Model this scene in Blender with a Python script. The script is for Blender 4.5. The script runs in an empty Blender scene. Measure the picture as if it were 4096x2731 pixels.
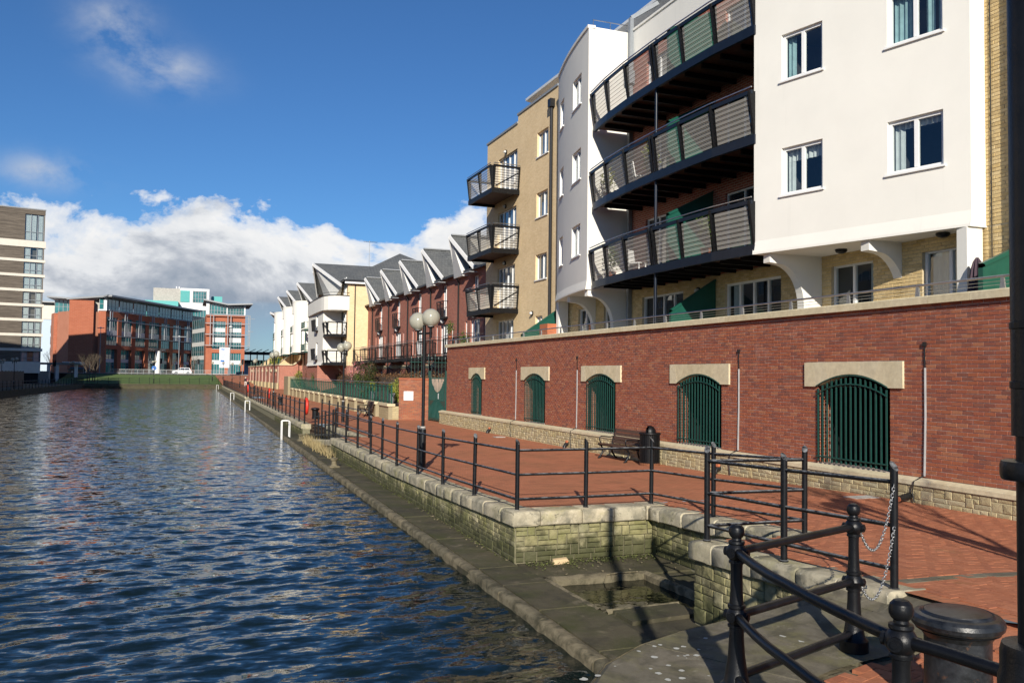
import bpy, bmesh, math, random
from mathutils import Vector, Matrix
random.seed(7)
R = math.radians
sc = bpy.context.scene
COL = sc.collection

# ------------------------------------------------------------------ camera
CAM_Z = 2.25
cd = bpy.data.cameras.new('camera')
cam = bpy.data.objects.new('camera', cd)
COL.objects.link(cam)
cd.sensor_width = 36.0
cd.lens = 36.0 * 3486 / 4096
cd.clip_start = 0.05
cd.clip_end = 6000
# right / up / back axes of the camera (yaw 21.1 deg right of the quay line, pitch 2.29 up, roll 0.69)
cam.matrix_world = Matrix(((0.93295, 0.0, 0, 0), (0, 1, 0, 0), (0, 0, 1, 0), (0, 0, 0, 1)))
YAW, PITCH, ROLL = R(21.103), R(2.2943), R(0.6875)
fwd = Vector((math.sin(YAW) * math.cos(PITCH), math.cos(YAW) * math.cos(PITCH), math.sin(PITCH)))
rt = fwd.cross(Vector((0, 0, 1))).normalized()
upv = rt.cross(fwd).normalized()
cr, sr = math.cos(ROLL), math.sin(ROLL)
rt2 = rt * cr + upv * sr
up2 = upv * cr - rt * sr
m = Matrix.Identity(4)
for i in range(3):
    m[i][0] = rt2[i]; m[i][1] = up2[i]; m[i][2] = -fwd[i]
m[2][3] = CAM_Z
cam.matrix_world = m
sc.camera = cam

# ------------------------------------------------------------------ sun, sky
SUN_AZ, SUN_EL = R(21.5), R(24.5)          # light travels towards azimuth 21.5 deg right of +y
ld = bpy.data.lights.new('sun', 'SUN')
ld.energy = 5.0
ld.angle = R(0.55)
ld.color = (1.0, 0.93, 0.81)
sun = bpy.data.objects.new('sun', ld)
COL.objects.link(sun)
sdir = Vector((math.sin(SUN_AZ) * math.cos(SUN_EL), math.cos(SUN_AZ) * math.cos(SUN_EL), -math.sin(SUN_EL)))
sun.rotation_euler = sdir.to_track_quat('-Z', 'Y').to_euler()
sun.location = (-20, -50, 40)

world = bpy.data.worlds.new('World')
sc.world = world
world.use_nodes = True
sc.view_settings.view_transform = 'Standard'
sc.view_settings.look = 'None'
sc.view_settings.exposure = 0.30
sc.view_settings.gamma = 1.0
sc.view_settings.use_curve_mapping = False
sc.cycles.max_bounces = 6
sc.cycles.diffuse_bounces = 3
sc.cycles.glossy_bounces = 3
sc.cycles.transparent_max_bounces = 12
sc.cycles.use_denoising = True
sc.cycles.caustics_reflective = False
sc.cycles.caustics_refractive = False
sc.cycles.sample_clamp_indirect = 4.0


class NT:
    """small node-tree writer"""
    def __init__(self, tree):
        self.t = tree; self.n = tree.nodes; self.l = tree.links
    def add(self, typ, ins=None, **props):
        nd = self.n.new(typ)
        for k, v in props.items():
            setattr(nd, k, v)
        for k, v in (ins or {}).items():
            self.put(nd.inputs[k], v)
        return nd
    def put(self, sock, v):
        if isinstance(v, bpy.types.NodeSocket):
            self.l.new(v, sock)
        elif isinstance(v, bpy.types.Node):
            self.l.new(v.outputs[0], sock)
        else:
            if sock.type == 'RGBA' and len(v) == 3:
                v = (*v, 1)
            sock.default_value = v
    def math(self, op, a, b=0.0, c=None, clamp=False):
        nd = self.n.new('ShaderNodeMath'); nd.operation = op; nd.use_clamp = clamp
        self.put(nd.inputs[0], a); self.put(nd.inputs[1], b)
        if c is not None: self.put(nd.inputs[2], c)
        return nd.outputs[0]
    def mix(self, f, a, b, blend='MIX'):
        nd = self.n.new('ShaderNodeMix'); nd.data_type = 'RGBA'; nd.blend_type = blend
        self.put(nd.inputs[0], f); self.put(nd.inputs[6], a); self.put(nd.inputs[7], b)
        return nd.outputs[2]
    def ramp(self, f, stops, interp='LINEAR'):
        nd = self.n.new('ShaderNodeValToRGB'); cr_ = nd.color_ramp; cr_.interpolation = interp
        while len(cr_.elements) < len(stops): cr_.elements.new(0.5)
        for e, (p, c) in zip(cr_.elements, stops):
            e.position = p
            e.color = (c, c, c, 1) if isinstance(c, (int, float)) else ((*c, 1) if len(c) == 3 else c)
        self.put(nd.inputs[0], f)
        return nd.outputs[0]
    def noise(self, vec, scale, detail=3, rough=0.5, dist=0.0):
        nd = self.add('ShaderNodeTexNoise', {'Scale': scale, 'Detail': detail, 'Roughness': rough, 'Distortion': dist})
        if vec is not None: self.put(nd.inputs['Vector'], vec)
        return nd.outputs[0]


def build_world():
    w = NT(world.node_tree)
    w.n.clear()
    out = w.add('ShaderNodeOutputWorld')
    sky = w.add('ShaderNodeTexSky', sky_type='NISHITA', sun_disc=False, sun_elevation=SUN_EL,
                sun_rotation=SUN_AZ + math.pi, altitude=0.0, air_density=1.0, dust_density=0.0, ozone_density=4.0)
    tc = w.add('ShaderNodeTexCoord')
    d = tc.outputs['Generated']
    sep = w.add('ShaderNodeSeparateXYZ', {0: d})
    x, y, z = sep.outputs
    # azimuth (degrees right of the camera axis) and elevation (degrees)
    az = w.math('SUBTRACT', w.math('MULTIPLY', w.math('ARCTAN2', x, y), 57.2958), 21.1)
    el = w.math('MULTIPLY', w.math('ARCSINE', z), 57.2958)
    v2 = w.add('ShaderNodeCombineXYZ', {0: w.math('MULTIPLY', az, 0.055), 1: w.math('MULTIPLY', el, 0.085), 2: 3.7})
    n1 = w.noise(v2, 1.5, 9, 0.6, 0.25)
    n2 = w.noise(v2, 4.0, 7, 0.62, 0.2)
    fl = w.noise(v2, 0.9, 2, 0.5)
    # height of the top of the bank of cumulus, in degrees, as it runs round the sky
    def bump(c, wd, h):
        q = w.math('DIVIDE', w.math('SUBTRACT', az, c), wd)
        return w.math('MULTIPLY', w.math('EXPONENT', w.math('MULTIPLY', w.math('MULTIPLY', q, q), -1.0)), h)
    top = w.math('ADD', bump(-17.5, 9.0, 4.1), bump(-21.5, 3.2, 1.6))
    top = w.math('ADD', top, bump(-3.0, 4.2, 3.6))
    top = w.math('ADD', top, bump(5.0, 7.0, 3.4))
    top = w.math('ADD', top, bump(-32.0, 7.0, 2.2))
    top = w.math('ADD', top, bump(60.0, 30.0, 5.0))
    top = w.math('ADD', top, bump(-90.0, 40.0, 5.0))
    top = w.math('ADD', top, 5.4)
    edge = w.math('SUBTRACT', top, el)                       # >0 below the top
    dens = w.math('ADD', w.math('MULTIPLY', edge, 0.42), w.math('MULTIPLY', w.math('SUBTRACT', n1, 0.5), 5.0))
    dens = w.math('ADD', dens, w.math('MULTIPLY', w.math('SUBTRACT', n2, 0.5), 2.4))
    # gap of blue beneath the bank
    low = w.ramp(w.math('DIVIDE', el, 10.0), [(0.30, 0.0), (0.46, 1.0)])
    lown = w.math('MULTIPLY', w.math('SUBTRACT', fl, 0.38), 4.0, clamp=True)
    cov = w.ramp(dens, [(0.06, 0.0), (0.30, 0.72), (0.62, 1.0)])
    cov = w.math('MULTIPLY', cov, w.math('MAXIMUM', low, lown))
    # thin wisps higher up
    v3 = w.add('ShaderNodeCombineXYZ', {0: w.math('MULTIPLY', az, 0.06), 1: w.math('MULTIPLY', el, 0.085), 2: 9.3})
    wn = w.noise(v3, 3.0, 9, 0.6, 0.15)
    def spot(ca, ce, ra, re):
        qa = w.math('DIVIDE', w.math('SUBTRACT', az, ca), ra); qe = w.math('DIVIDE', w.math('SUBTRACT', el, ce), re)
        s = w.math('ADD', w.math('MULTIPLY', qa, qa), w.math('MULTIPLY', qe, qe))
        return w.math('EXPONENT', w.math('MULTIPLY', s, -1.0))
    sp = w.math('ADD', spot(-25.0, 20.0, 2.0, 1.5), spot(-22.3, 18.0, 2.6, 1.2))
    sp = w.math('ADD', sp, w.math('MULTIPLY', spot(-28.3, 11.4, 2.2, 0.9), 1.1))
    sp = w.math('ADD', sp, w.math('MULTIPLY', spot(60.0, 30, 14, 6), 0.8))
    sp = w.math('ADD', sp, w.math('MULTIPLY', spot(-100.0, 26, 16, 5), 0.8))
    wis = w.math('MULTIPLY', w.math('MULTIPLY', sp, w.ramp(wn, [(0.40, 0.0), (0.62, 1.0)])), 0.70, clamp=True)
    # shading of the bank: sunlit heads, grey bases
    rel = w.math('DIVIDE', edge, 5.8)
    vup = w.add('ShaderNodeCombineXYZ', {0: w.math('ADD', w.math('MULTIPLY', az, 0.055), -0.03), 1: w.math('ADD', w.math('MULTIPLY', el, 0.085), 0.075), 2: 3.7})
    emb = w.math('SUBTRACT', w.noise(vup, 1.9, 8, 0.6, 0.25), w.noise(v2, 1.9, 8, 0.6, 0.25))
    shade = w.math('ADD', rel, w.math('MULTIPLY', emb, 2.6))
    shade = w.math('ADD', shade, w.math('MULTIPLY', w.math('SUBTRACT', w.noise(v2, 0.8, 3, 0.5), 0.5), 0.9))
    ccol = w.ramp(shade, [(0.0, (0.98, 0.98, 0.98)), (0.34, (0.84, 0.86, 0.89)), (0.62, (0.52, 0.56, 0.63)), (0.92, (0.32, 0.38, 0.47))])
    bg_sky = w.add('ShaderNodeBackground', {'Color': w.mix(1.0, sky.outputs[0], (0.56, 0.89, 1.22), 'MULTIPLY'), 'Strength': 0.064})
    bg_c = w.add('ShaderNodeBackground', {'Color': ccol, 'Strength': 0.76})
    bg_w = w.add('ShaderNodeBackground', {'Color': (0.80, 0.85, 0.93), 'Strength': 0.60})
    m1 = w.add('ShaderNodeMixShader', {0: wis, 1: bg_sky.outputs[0], 2: bg_w.outputs[0]})
    m2 = w.add('ShaderNodeMixShader', {0: cov, 1: m1.outputs[0], 2: bg_c.outputs[0]})
    w.l.new(m2.outputs[0], out.inputs[0])


build_world()

# ------------------------------------------------------------------ materials
MATS = {}


def newmat(name):
    mt = bpy.data.materials.new(name); mt.use_nodes = True
    t = NT(mt.node_tree); t.n.clear()
    out = t.add('ShaderNodeOutputMaterial')
    b = t.add('ShaderNodeBsdfPrincipled')
    t.l.new(b.outputs[0], out.inputs[0])
    MATS[name] = mt
    return mt, t, b, out


def pos(t):
    return t.add('ShaderNodeNewGeometry').outputs['Position']


def rnd(t):
    """a random number per piece, whether it is an object or an island of a joined mesh"""
    a = t.add('ShaderNodeObjectInfo').outputs['Random']
    b = t.add('ShaderNodeNewGeometry').outputs['Random Per Island']
    return t.math('FRACT', t.math('ADD', a, b))


def bump(t, b, h, strength=0.3, dist=0.02):
    nd = t.add('ShaderNodeBump', {'Strength': strength, 'Distance': dist, 'Height': h})
    t.l.new(nd.outputs[0], b.inputs['Normal'])
    return nd


def plain(name, col, rough=0.6, metal=0.0, var=0.12, nscale=6.0, bmp=0.0, bscale=60.0, spec=0.5):
    mt, t, b, o = newmat(name)
    p = pos(t)
    n = t.noise(p, nscale, 5, 0.6)
    dk = tuple(c * (1 - var) for c in col); lt = tuple(min(1, c * (1 + var)) for c in col)
    t.put(b.inputs['Base Color'], t.ramp(n, [(0.3, dk), (0.7, lt)]))
    b.inputs['Roughness'].default_value = rough
    b.inputs['Metallic'].default_value = metal
    b.inputs['Specular IOR Level'].default_value = spec
    if bmp:
        bump(t, b, t.noise(p, bscale, 4, 0.6), bmp, 0.01)
    return mt


def pieces(name, cols, mort=None, rough=0.85, nscale=14.0, stain=None, bmp=0.35, bscale=45.0, wear=None, algae=None):
    """material of bricks or stones: each piece takes its own tone from the ramp, with grain on top"""
    mt, t, b, o = newmat(name)
    p = pos(t)
    r = rnd(t)
    stops = [((i + 0.5) / len(cols), c) for i, c in enumerate(cols)]
    c = t.ramp(r, stops, 'LINEAR')
    n = t.noise(p, nscale, 6, 0.65)
    c = t.mix(t.ramp(n, [(0.25, 0.55), (0.75, 0.0)]), c, t.mix(1.0, c, (0.45, 0.42, 0.40), 'MULTIPLY'))
    if wear:                                    # pale bloom in patches
        c = t.mix(t.math('MULTIPLY', t.ramp(t.noise(p, wear[1], 5, 0.7), [(0.60, 0.0), (0.78, 1.0)]), wear[2]), c, wear[0])
    if stain:
        for (col, sc_, lo, hi, amt) in stain:
            c = t.mix(t.math('MULTIPLY', t.ramp(t.noise(p, sc_, 6, 0.7, 0.4), [(lo, 0.0), (hi, 1.0)]), amt), c, col)
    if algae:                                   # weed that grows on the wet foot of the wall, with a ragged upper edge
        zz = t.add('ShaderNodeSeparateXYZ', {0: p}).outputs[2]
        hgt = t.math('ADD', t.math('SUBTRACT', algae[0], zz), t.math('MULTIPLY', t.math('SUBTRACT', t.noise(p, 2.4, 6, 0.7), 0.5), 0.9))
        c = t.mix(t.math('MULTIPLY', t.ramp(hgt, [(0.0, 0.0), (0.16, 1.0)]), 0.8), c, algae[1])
    t.put(b.inputs['Base Color'], c)
    b.inputs['Roughness'].default_value = rough
    b.inputs['Specular IOR Level'].default_value = 0.25
    bump(t, b, t.noise(p, bscale, 6, 0.7), bmp, 0.012)
    return mt


def brick_tex(name, c1, c2, mortar, bw=0.225, bh=0.075, ms=0.010, rough=0.9, dark=None, bmp=0.4):
    """brickwork too far away to tell the bricks apart: colour and fine relief on the wall's own uv (metres)"""
    mt, t, b, o = newmat(name)
    uv = t.add('ShaderNodeUVMap').outputs[0]
    br = t.add('ShaderNodeTexBrick', {'Vector': uv, 'Color1': c1, 'Color2': c2, 'Mortar': mortar, 'Scale': 1.0, 'Mortar Size': ms,
                                      'Mortar Smooth': 0.2, 'Bias': 0.0, 'Brick Width': bw, 'Row Height': bh})
    c = br.outputs[0]
    p = pos(t)
    n = t.noise(p, 0.7, 5, 0.6)
    c = t.mix(t.ramp(n, [(0.35, 0.28), (0.65, 0.0)]), c, t.mix(1.0, c, (0.66, 0.62, 0.58), 'MULTIPLY'))
    n2 = t.noise(p, 9.0, 3, 0.6)
    c = t.mix(t.ramp(n2, [(0.3, 0.25), (0.7, 0.0)]), c, t.mix(1.0, c, (0.6, 0.55, 0.5), 'MULTIPLY'))
    t.put(b.inputs['Base Color'], c)
    b.inputs['Roughness'].default_value = rough
    b.inputs['Specular IOR Level'].default_value = 0.2
    bump(t, b, br.outputs['Fac'], -bmp, 0.006) if False else bump(t, b, t.math('SUBTRACT', 1.0, br.outputs['Fac']), bmp, 0.006)
    return mt


def make_materials():
    pieces('brick_red', [(0.38, 0.122, 0.062), (0.41, 0.134, 0.068), (0.34, 0.104, 0.062), (0.41, 0.142, 0.08), (0.25, 0.10, 0.07),
                         (0.385, 0.122, 0.068), (0.355, 0.112, 0.064), (0.45, 0.185, 0.098), (0.375, 0.12, 0.068), (0.28, 0.10, 0.068)],
           nscale=22, bmp=0.5, wear=((0.55, 0.42, 0.36), 1.3, 0.3))
    pieces('brick_yellow', [(0.76, 0.57, 0.28), (0.82, 0.63, 0.33), (0.70, 0.51, 0.23), (0.84, 0.66, 0.36), (0.66, 0.49, 0.24)], nscale=18, bmp=0.3)
    plain('mortar', (0.54, 0.47, 0.40), 0.95, var=0.2, nscale=20, bmp=0.3)
    plain('mortar_dock', (0.19, 0.175, 0.11), 0.95, var=0.3, nscale=12, bmp=0.4)
    plain('mortar_yellow', (0.52, 0.43, 0.28), 0.95, var=0.15, nscale=20, bmp=0.3)
    brick_tex('brick_red_far', (0.46, 0.135, 0.085), (0.34, 0.095, 0.065), (0.50, 0.36, 0.29))
    brick_tex('brick_yellow_far', (0.87, 0.67, 0.40), (0.79, 0.59, 0.33), (0.78, 0.62, 0.42))
    brick_tex('brick_office', (0.44, 0.145, 0.08), (0.40, 0.125, 0.07), (0.46, 0.20, 0.13), bw=1.0, bh=0.35, ms=0.03)
    pieces('plinth_stone', [(0.50, 0.42, 0.24), (0.56, 0.48, 0.29), (0.46, 0.39, 0.23), (0.60, 0.52, 0.33), (0.43, 0.38, 0.25), (0.53, 0.44, 0.24)],
           nscale=16, bmp=0.9, bscale=30, stain=[((0.16, 0.17, 0.07), 2.2, 0.58, 0.75, 0.5)])
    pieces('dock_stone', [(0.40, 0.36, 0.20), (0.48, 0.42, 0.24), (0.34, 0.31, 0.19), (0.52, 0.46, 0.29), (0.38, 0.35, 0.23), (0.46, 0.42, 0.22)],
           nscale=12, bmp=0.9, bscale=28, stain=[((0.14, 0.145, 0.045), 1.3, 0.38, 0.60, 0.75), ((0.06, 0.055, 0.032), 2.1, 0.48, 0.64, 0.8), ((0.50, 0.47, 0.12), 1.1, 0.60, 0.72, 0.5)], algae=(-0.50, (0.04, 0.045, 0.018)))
    pieces('coping_stone', [(0.56, 0.50, 0.36), (0.50, 0.45, 0.33), (0.62, 0.54, 0.38), (0.45, 0.41, 0.31), (0.54, 0.48, 0.33)],
           nscale=7, bmp=0.5, bscale=35, stain=[((0.17, 0.16, 0.12), 2.6, 0.44, 0.62, 0.8), ((0.30, 0.28, 0.11), 1.5, 0.52, 0.68, 0.55), ((0.07, 0.068, 0.055), 7.0, 0.56, 0.66, 0.7), ((0.66, 0.62, 0.50), 12.0, 0.62, 0.68, 0.6)])
    pieces('cream_stone', [(0.72, 0.63, 0.42), (0.76, 0.67, 0.46), (0.69, 0.60, 0.39), (0.74, 0.66, 0.46)],
           nscale=9, bmp=0.25, bscale=60, stain=[((0.46, 0.36, 0.20), 2.3, 0.54, 0.75, 0.55)])
    pieces('ledge_stone', [(0.085, 0.075, 0.048), (0.10, 0.088, 0.056), (0.075, 0.068, 0.046), (0.115, 0.10, 0.062)],
           nscale=5, bmp=0.8, bscale=26, stain=[((0.055, 0.06, 0.02), 1.2, 0.45, 0.66, 0.85), ((0.26, 0.22, 0.15), 2.9, 0.58, 0.72, 0.5), ((0.03, 0.028, 0.022), 1.7, 0.5, 0.7, 0.7)])
    pieces('edge_stone', [(0.23, 0.195, 0.125), (0.26, 0.22, 0.14), (0.20, 0.175, 0.115)],
           nscale=8, bmp=1.0, bscale=26, stain=[((0.05, 0.046, 0.028), 3.4, 0.44, 0.62, 0.9)])
    pieces('platform_stone', [(0.19, 0.17, 0.125), (0.215, 0.19, 0.14), (0.165, 0.15, 0.115)],
           nscale=6, bmp=0.5, bscale=60, stain=[((0.17, 0.16, 0.06), 1.9, 0.46, 0.66, 0.7), ((0.08, 0.072, 0.05), 2.6, 0.46, 0.64, 0.8), ((0.34, 0.31, 0.22), 5.0, 0.58, 0.70, 0.5),
                                                ((0.50, 0.50, 0.46), 42.0, 0.70, 0.74, 0.8)])
    pieces('paver', [(0.46, 0.172, 0.088), (0.49, 0.188, 0.098), (0.44, 0.16, 0.082), (0.51, 0.202, 0.11), (0.465, 0.175, 0.09), (0.42, 0.155, 0.084)],
           nscale=16, bmp=0.4, stain=[((0.17, 0.15, 0.06), 0.8, 0.60, 0.76, 0.5), ((0.13, 0.07, 0.05), 2.2, 0.56, 0.74, 0.45)])
    # promenade beyond the pieces
    mt, t, b, o = newmat('paving')
    p = pos(t)
    br = t.add('ShaderNodeTexBrick', {'Vector': p, 'Color1': (0.49, 0.185, 0.096), 'Color2': (0.44, 0.158, 0.080), 'Mortar': (0.26, 0.125, 0.07), 'Scale': 1.0,
                                      'Mortar Size': 0.006, 'Brick Width': 0.2, 'Row Height': 0.1})
    c = t.mix(t.ramp(t.noise(p, 0.55, 6, 0.65), [(0.42, 0.0), (0.72, 0.55)]), br.outputs[0], (0.25, 0.125, 0.06))
    c = t.mix(t.ramp(t.noise(p, 2.2, 6, 0.65), [(0.50, 0.0), (0.75, 0.5)]), c, (0.22, 0.085, 0.05))
    c = t.mix(t.ramp(t.noise(p, 30, 3, 0.7), [(0.68, 0.0), (0.74, 0.6)]), c, (0.5, 0.36, 0.3))
    t.put(b.inputs['Base Color'], c); b.inputs['Roughness'].default_value = 0.9; b.inputs['Specular IOR Level'].default_value = 0.2
    bump(t, b, t.math('SUBTRACT', t.noise(p, 18, 4, 0.6), br.outputs['Fac']), 0.5, 0.006)
    plain('paving_joint', (0.12, 0.085, 0.05), 0.95, var=0.35, nscale=9)
    # render, paint, metal
    for nm, col in (('render_white', (0.82, 0.80, 0.738)), ('render_cool', (0.74, 0.74, 0.73))):
        mt, t, b, o = newmat(nm)
        p = pos(t)
        c = t.ramp(t.noise(p, 0.6, 6, 0.6), [(0.3, tuple(v * 0.93 for v in col)), (0.7, col)])
        st = t.add('ShaderNodeMapping', {'Vector': p, 'Scale': (2.2, 2.2, 0.12)})
        c = t.mix(t.ramp(t.noise(st, 1.6, 5, 0.65), [(0.60, 0.0), (0.85, 0.22)]), c, (0.45, 0.44, 0.40))
        t.put(b.inputs['Base Color'], c); b.inputs['Roughness'].default_value = 0.92; b.inputs['Specular IOR Level'].default_value = 0.15
        bump(t, b, t.noise(p, 55, 3, 0.7), 0.35, 0.006)
    plain('white_paint', (0.80, 0.80, 0.79), 0.38, var=0.04)
    plain('soffit_white', (0.66, 0.66, 0.64), 0.6, var=0.06)
    # black railing paint, chalky on top of the rails
    mt, t, b, o = newmat('rail_black')
    p = pos(t)
    g = t.add('ShaderNodeNewGeometry')
    nz = t.add('ShaderNodeSeparateXYZ', {0: g.outputs['Normal']}).outputs[2]
    wear = t.math('MULTIPLY', t.ramp(nz, [(0.15, 0.0), (0.75, 1.0)]), t.ramp(t.noise(t.add('ShaderNodeMapping', {'Vector': p, 'Scale': (1, 1, 3)}), 9, 6, 0.75), [(0.40, 0.0), (0.60, 0.9)]))
    t.put(b.inputs['Base Color'], t.mix(wear, t.ramp(t.noise(p, 20, 4), [(0.3, (0.004, 0.0045, 0.006)), (0.7, (0.009, 0.010, 0.012))]), (0.24, 0.25, 0.26)))
    b.inputs['Roughness'].default_value = 0.42; b.inputs['Specular IOR Level'].default_value = 0.3
    bump(t, b, t.noise(p, 70, 4, 0.6), 0.15, 0.004)
    plain('black_metal', (0.006, 0.0065, 0.008), 0.42, var=0.3, nscale=12, bmp=0.08, spec=0.28)
    plain('cast_iron', (0.006, 0.0065, 0.008), 0.36, var=0.4, nscale=9, bmp=0.18, bscale=90, spec=0.32)
    mt, t, b, o = newmat('bollard_iron')
    p = pos(t)
    c = t.ramp(t.noise(p, 7, 6, 0.7), [(0.40, (0.006, 0.007, 0.009)), (0.64, (0.03, 0.033, 0.038)), (0.82, (0.13, 0.12, 0.10))])
    c = t.mix(t.ramp(t.noise(p, 11, 5, 0.7), [(0.62, 0.0), (0.72, 0.8)]), c, (0.13, 0.06, 0.03))
    t.put(b.inputs['Base Color'], c); b.inputs['Roughness'].default_value = 0.34
    bump(t, b, t.noise(p, 60, 5, 0.6), 0.25, 0.006)
    plain('blue_black', (0.006, 0.011, 0.022), 0.36, var=0.2, nscale=5, spec=0.35)
    plain('green_paint', (0.006, 0.075, 0.052), 0.42, var=0.12, nscale=5, bmp=0.06)
    plain('green_dark', (0.008, 0.055, 0.045), 0.45, var=0.15, nscale=8)
    plain('steel', (0.52, 0.53, 0.54), 0.32, metal=1.0, var=0.15)
    plain('galvanised', (0.42, 0.43, 0.43), 0.5, metal=0.85, var=0.3, nscale=40)
    plain('grey_metal', (0.26, 0.28, 0.30), 0.5, metal=0.1, var=0.1)
    plain('conduit_grey', (0.34, 0.34, 0.34), 0.55, var=0.12)
    plain('pipe_black', (0.013, 0.013, 0.014), 0.4)
    plain('terracotta', (0.45, 0.14, 0.06), 0.8)
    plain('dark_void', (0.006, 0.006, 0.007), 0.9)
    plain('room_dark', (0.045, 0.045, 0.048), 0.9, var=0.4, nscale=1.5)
    plain('curtain', (0.55, 0.57, 0.57), 0.9, var=0.1)
    plain('curtain_teal', (0.30, 0.44, 0.46), 0.9, var=0.15)
    plain('blind', (0.62, 0.63, 0.62), 0.8, var=0.05)
    plain('timber', (0.085, 0.045, 0.028), 0.6, var=0.3, nscale=14, bmp=0.2, bscale=40)
    mt, t, b, o = newmat('cladding')
    p = pos(t)
    st = t.add('ShaderNodeMapping', {'Vector': p, 'Scale': (0.25, 0.25, 6.0)})
    c = t.ramp(t.noise(st, 1.6, 6, 0.7), [(0.3, (0.045, 0.036, 0.029)), (0.55, (0.14, 0.115, 0.09)), (0.8, (0.26, 0.22, 0.175))])
    t.put(b.inputs['Base Color'], c); b.inputs['Roughness'].default_value = 0.85
    # slates with lichen
    mt, t, b, o = newmat('slate')
    uv = t.add('ShaderNodeUVMap').outputs[0]
    p = pos(t)
    br = t.add('ShaderNodeTexBrick', {'Vector': uv, 'Color1': (0.095, 0.10, 0.10), 'Color2': (0.14, 0.145, 0.14), 'Mortar': (0.035, 0.036, 0.04), 'Scale': 1.0,
                                      'Mortar Size': 0.012, 'Brick Width': 0.3, 'Row Height': 0.24})
    c = t.mix(t.ramp(t.noise(p, 0.8, 5, 0.6), [(0.4, 0.0), (0.7, 0.5)]), br.outputs[0], (0.15, 0.15, 0.14))
    c = t.mix(t.ramp(t.noise(p, 3.2, 5, 0.75), [(0.66, 0.0), (0.72, 0.75)]), c, (0.33, 0.24, 0.06))
    t.put(b.inputs['Base Color'], c); b.inputs['Roughness'].default_value = 0.62
    bump(t, b, t.math('SUBTRACT', 1.0, br.outputs['Fac']), 0.5, 0.01)
    plain('roof_pale', (0.60, 0.62, 0.64), 0.5, var=0.06)
    plain('roof_grey', (0.30, 0.31, 0.32), 0.5, metal=0.3, var=0.08)
    plain('concrete', (0.42, 0.40, 0.36), 0.9, var=0.15, nscale=2)
    plain('cream_band', (0.68, 0.63, 0.54), 0.85, var=0.06, nscale=1.5)
    plain('teal_panel', (0.10, 0.42, 0.40), 0.5, var=0.1)
    plain('blue_panel', (0.46, 0.56, 0.66), 0.6, var=0.05)
    plain('asphalt', (0.055, 0.055, 0.057), 0.9, var=0.15)
    plain('kerb_stone', (0.34, 0.33, 0.31), 0.9)
    plain('soil', (0.07, 0.045, 0.028), 0.95, var=0.4, nscale=5, bmp=0.6, bscale=14)
    plain('stair_stone', (0.60, 0.45, 0.26), 0.85)
    plain('red_plastic', (0.62, 0.035, 0.018), 0.45)
    plain('sign_white', (0.80, 0.80, 0.80), 0.5, var=0.02)
    plain('sign_blue', (0.03, 0.16, 0.50), 0.5)
    plain('car_white', (0.75, 0.76, 0.77), 0.25)
    plain('car_dark', (0.02, 0.022, 0.028), 0.2)
    plain('tyre', (0.015, 0.015, 0.015), 0.8)
    plain('rust', (0.16, 0.06, 0.025), 0.9, var=0.4, nscale=20)
    plain('cloth_purple', (0.07, 0.045, 0.06), 0.9)
    plain('pot_grey', (0.34, 0.35, 0.36), 0.8)
    # weathered wall top at the water line
    plain('moss', (0.075, 0.085, 0.022), 0.95, var=0.5, nscale=10)
    # glass
    def glass(nm, tint, rough, fac, dark):
        mt, t, b, o = newmat(nm)
        t.n.remove(b)
        tr = t.add('ShaderNodeBsdfTransparent', {'Color': tint})
        gl = t.add('ShaderNodeBsdfGlossy', {'Color': (0.9, 0.95, 1.0), 'Roughness': rough})
        ge = t.add('ShaderNodeNewGeometry')
        dt = t.add('ShaderNodeVectorMath', {0: ge.outputs['Normal'], 1: ge.outputs['Incoming']}, operation='DOT_PRODUCT').outputs['Value']
        sch = t.math('POWER', t.math('SUBTRACT', 1.0, t.math('ABSOLUTE', dt), clamp=True), 5.0)
        f = t.math('ADD', t.math('MULTIPLY', sch, 0.9), fac, clamp=True)
        mx = t.add('ShaderNodeMixShader', {0: f, 1: tr.outputs[0], 2: gl.outputs[0]})
        t.l.new(mx.outputs[0], o.inputs[0])
    glass('glass', (0.80, 0.86, 0.86), 0.0, 0.10, False)
    for nm, col, rg in (('glass_dark', (0.03, 0.04, 0.05), 0.06), ('glass_teal', (0.03, 0.15, 0.16), 0.06), ('glass_blue', (0.10, 0.15, 0.20), 0.05)):
        mt, t, b, o = newmat(nm)
        p = pos(t)
        t.put(b.inputs['Base Color'], t.ramp(t.noise(p, 0.5, 3, 0.6), [(0.35, tuple(v * 0.55 for v in col)), (0.7, tuple(min(1, v * 1.5) for v in col))]))
        b.inputs['Roughness'].default_value = rg
        b.inputs['Specular IOR Level'].default_value = 0.9
        b.inputs['Coat Weight'].default_value = 0.5
    # balcony infill: fine pale mesh, half see-through
    mt, t, b, o = newmat('mesh_panel')
    b.inputs['Base Color'].default_value = (0.55, 0.52, 0.46, 1); b.inputs['Roughness'].default_value = 0.7
    tr = t.add('ShaderNodeBsdfTransparent')
    mx = t.add('ShaderNodeMixShader', {0: 0.48, 1: tr.outputs[0], 2: b.outputs[0]})
    t.l.new(mx.outputs[0], o.inputs[0])
    # lamp globes: milky plastic
    mt, t, b, o = newmat('globe')
    b.inputs['Base Color'].default_value = (0.50, 0.49, 0.41, 1); b.inputs['Roughness'].default_value = 0.16
    tr = t.add('ShaderNodeBsdfTransparent', {'Color': (0.75, 0.74, 0.66)})
    mx = t.add('ShaderNodeMixShader', {0: 0.62, 1: tr.outputs[0], 2: b.outputs[0]})
    t.l.new(mx.outputs[0], o.inputs[0])
    # water: slopes of the ripples given straight to the normal, so they hold far away as well
    mt, t, b, o = newmat('water')
    p = pos(t)
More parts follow.
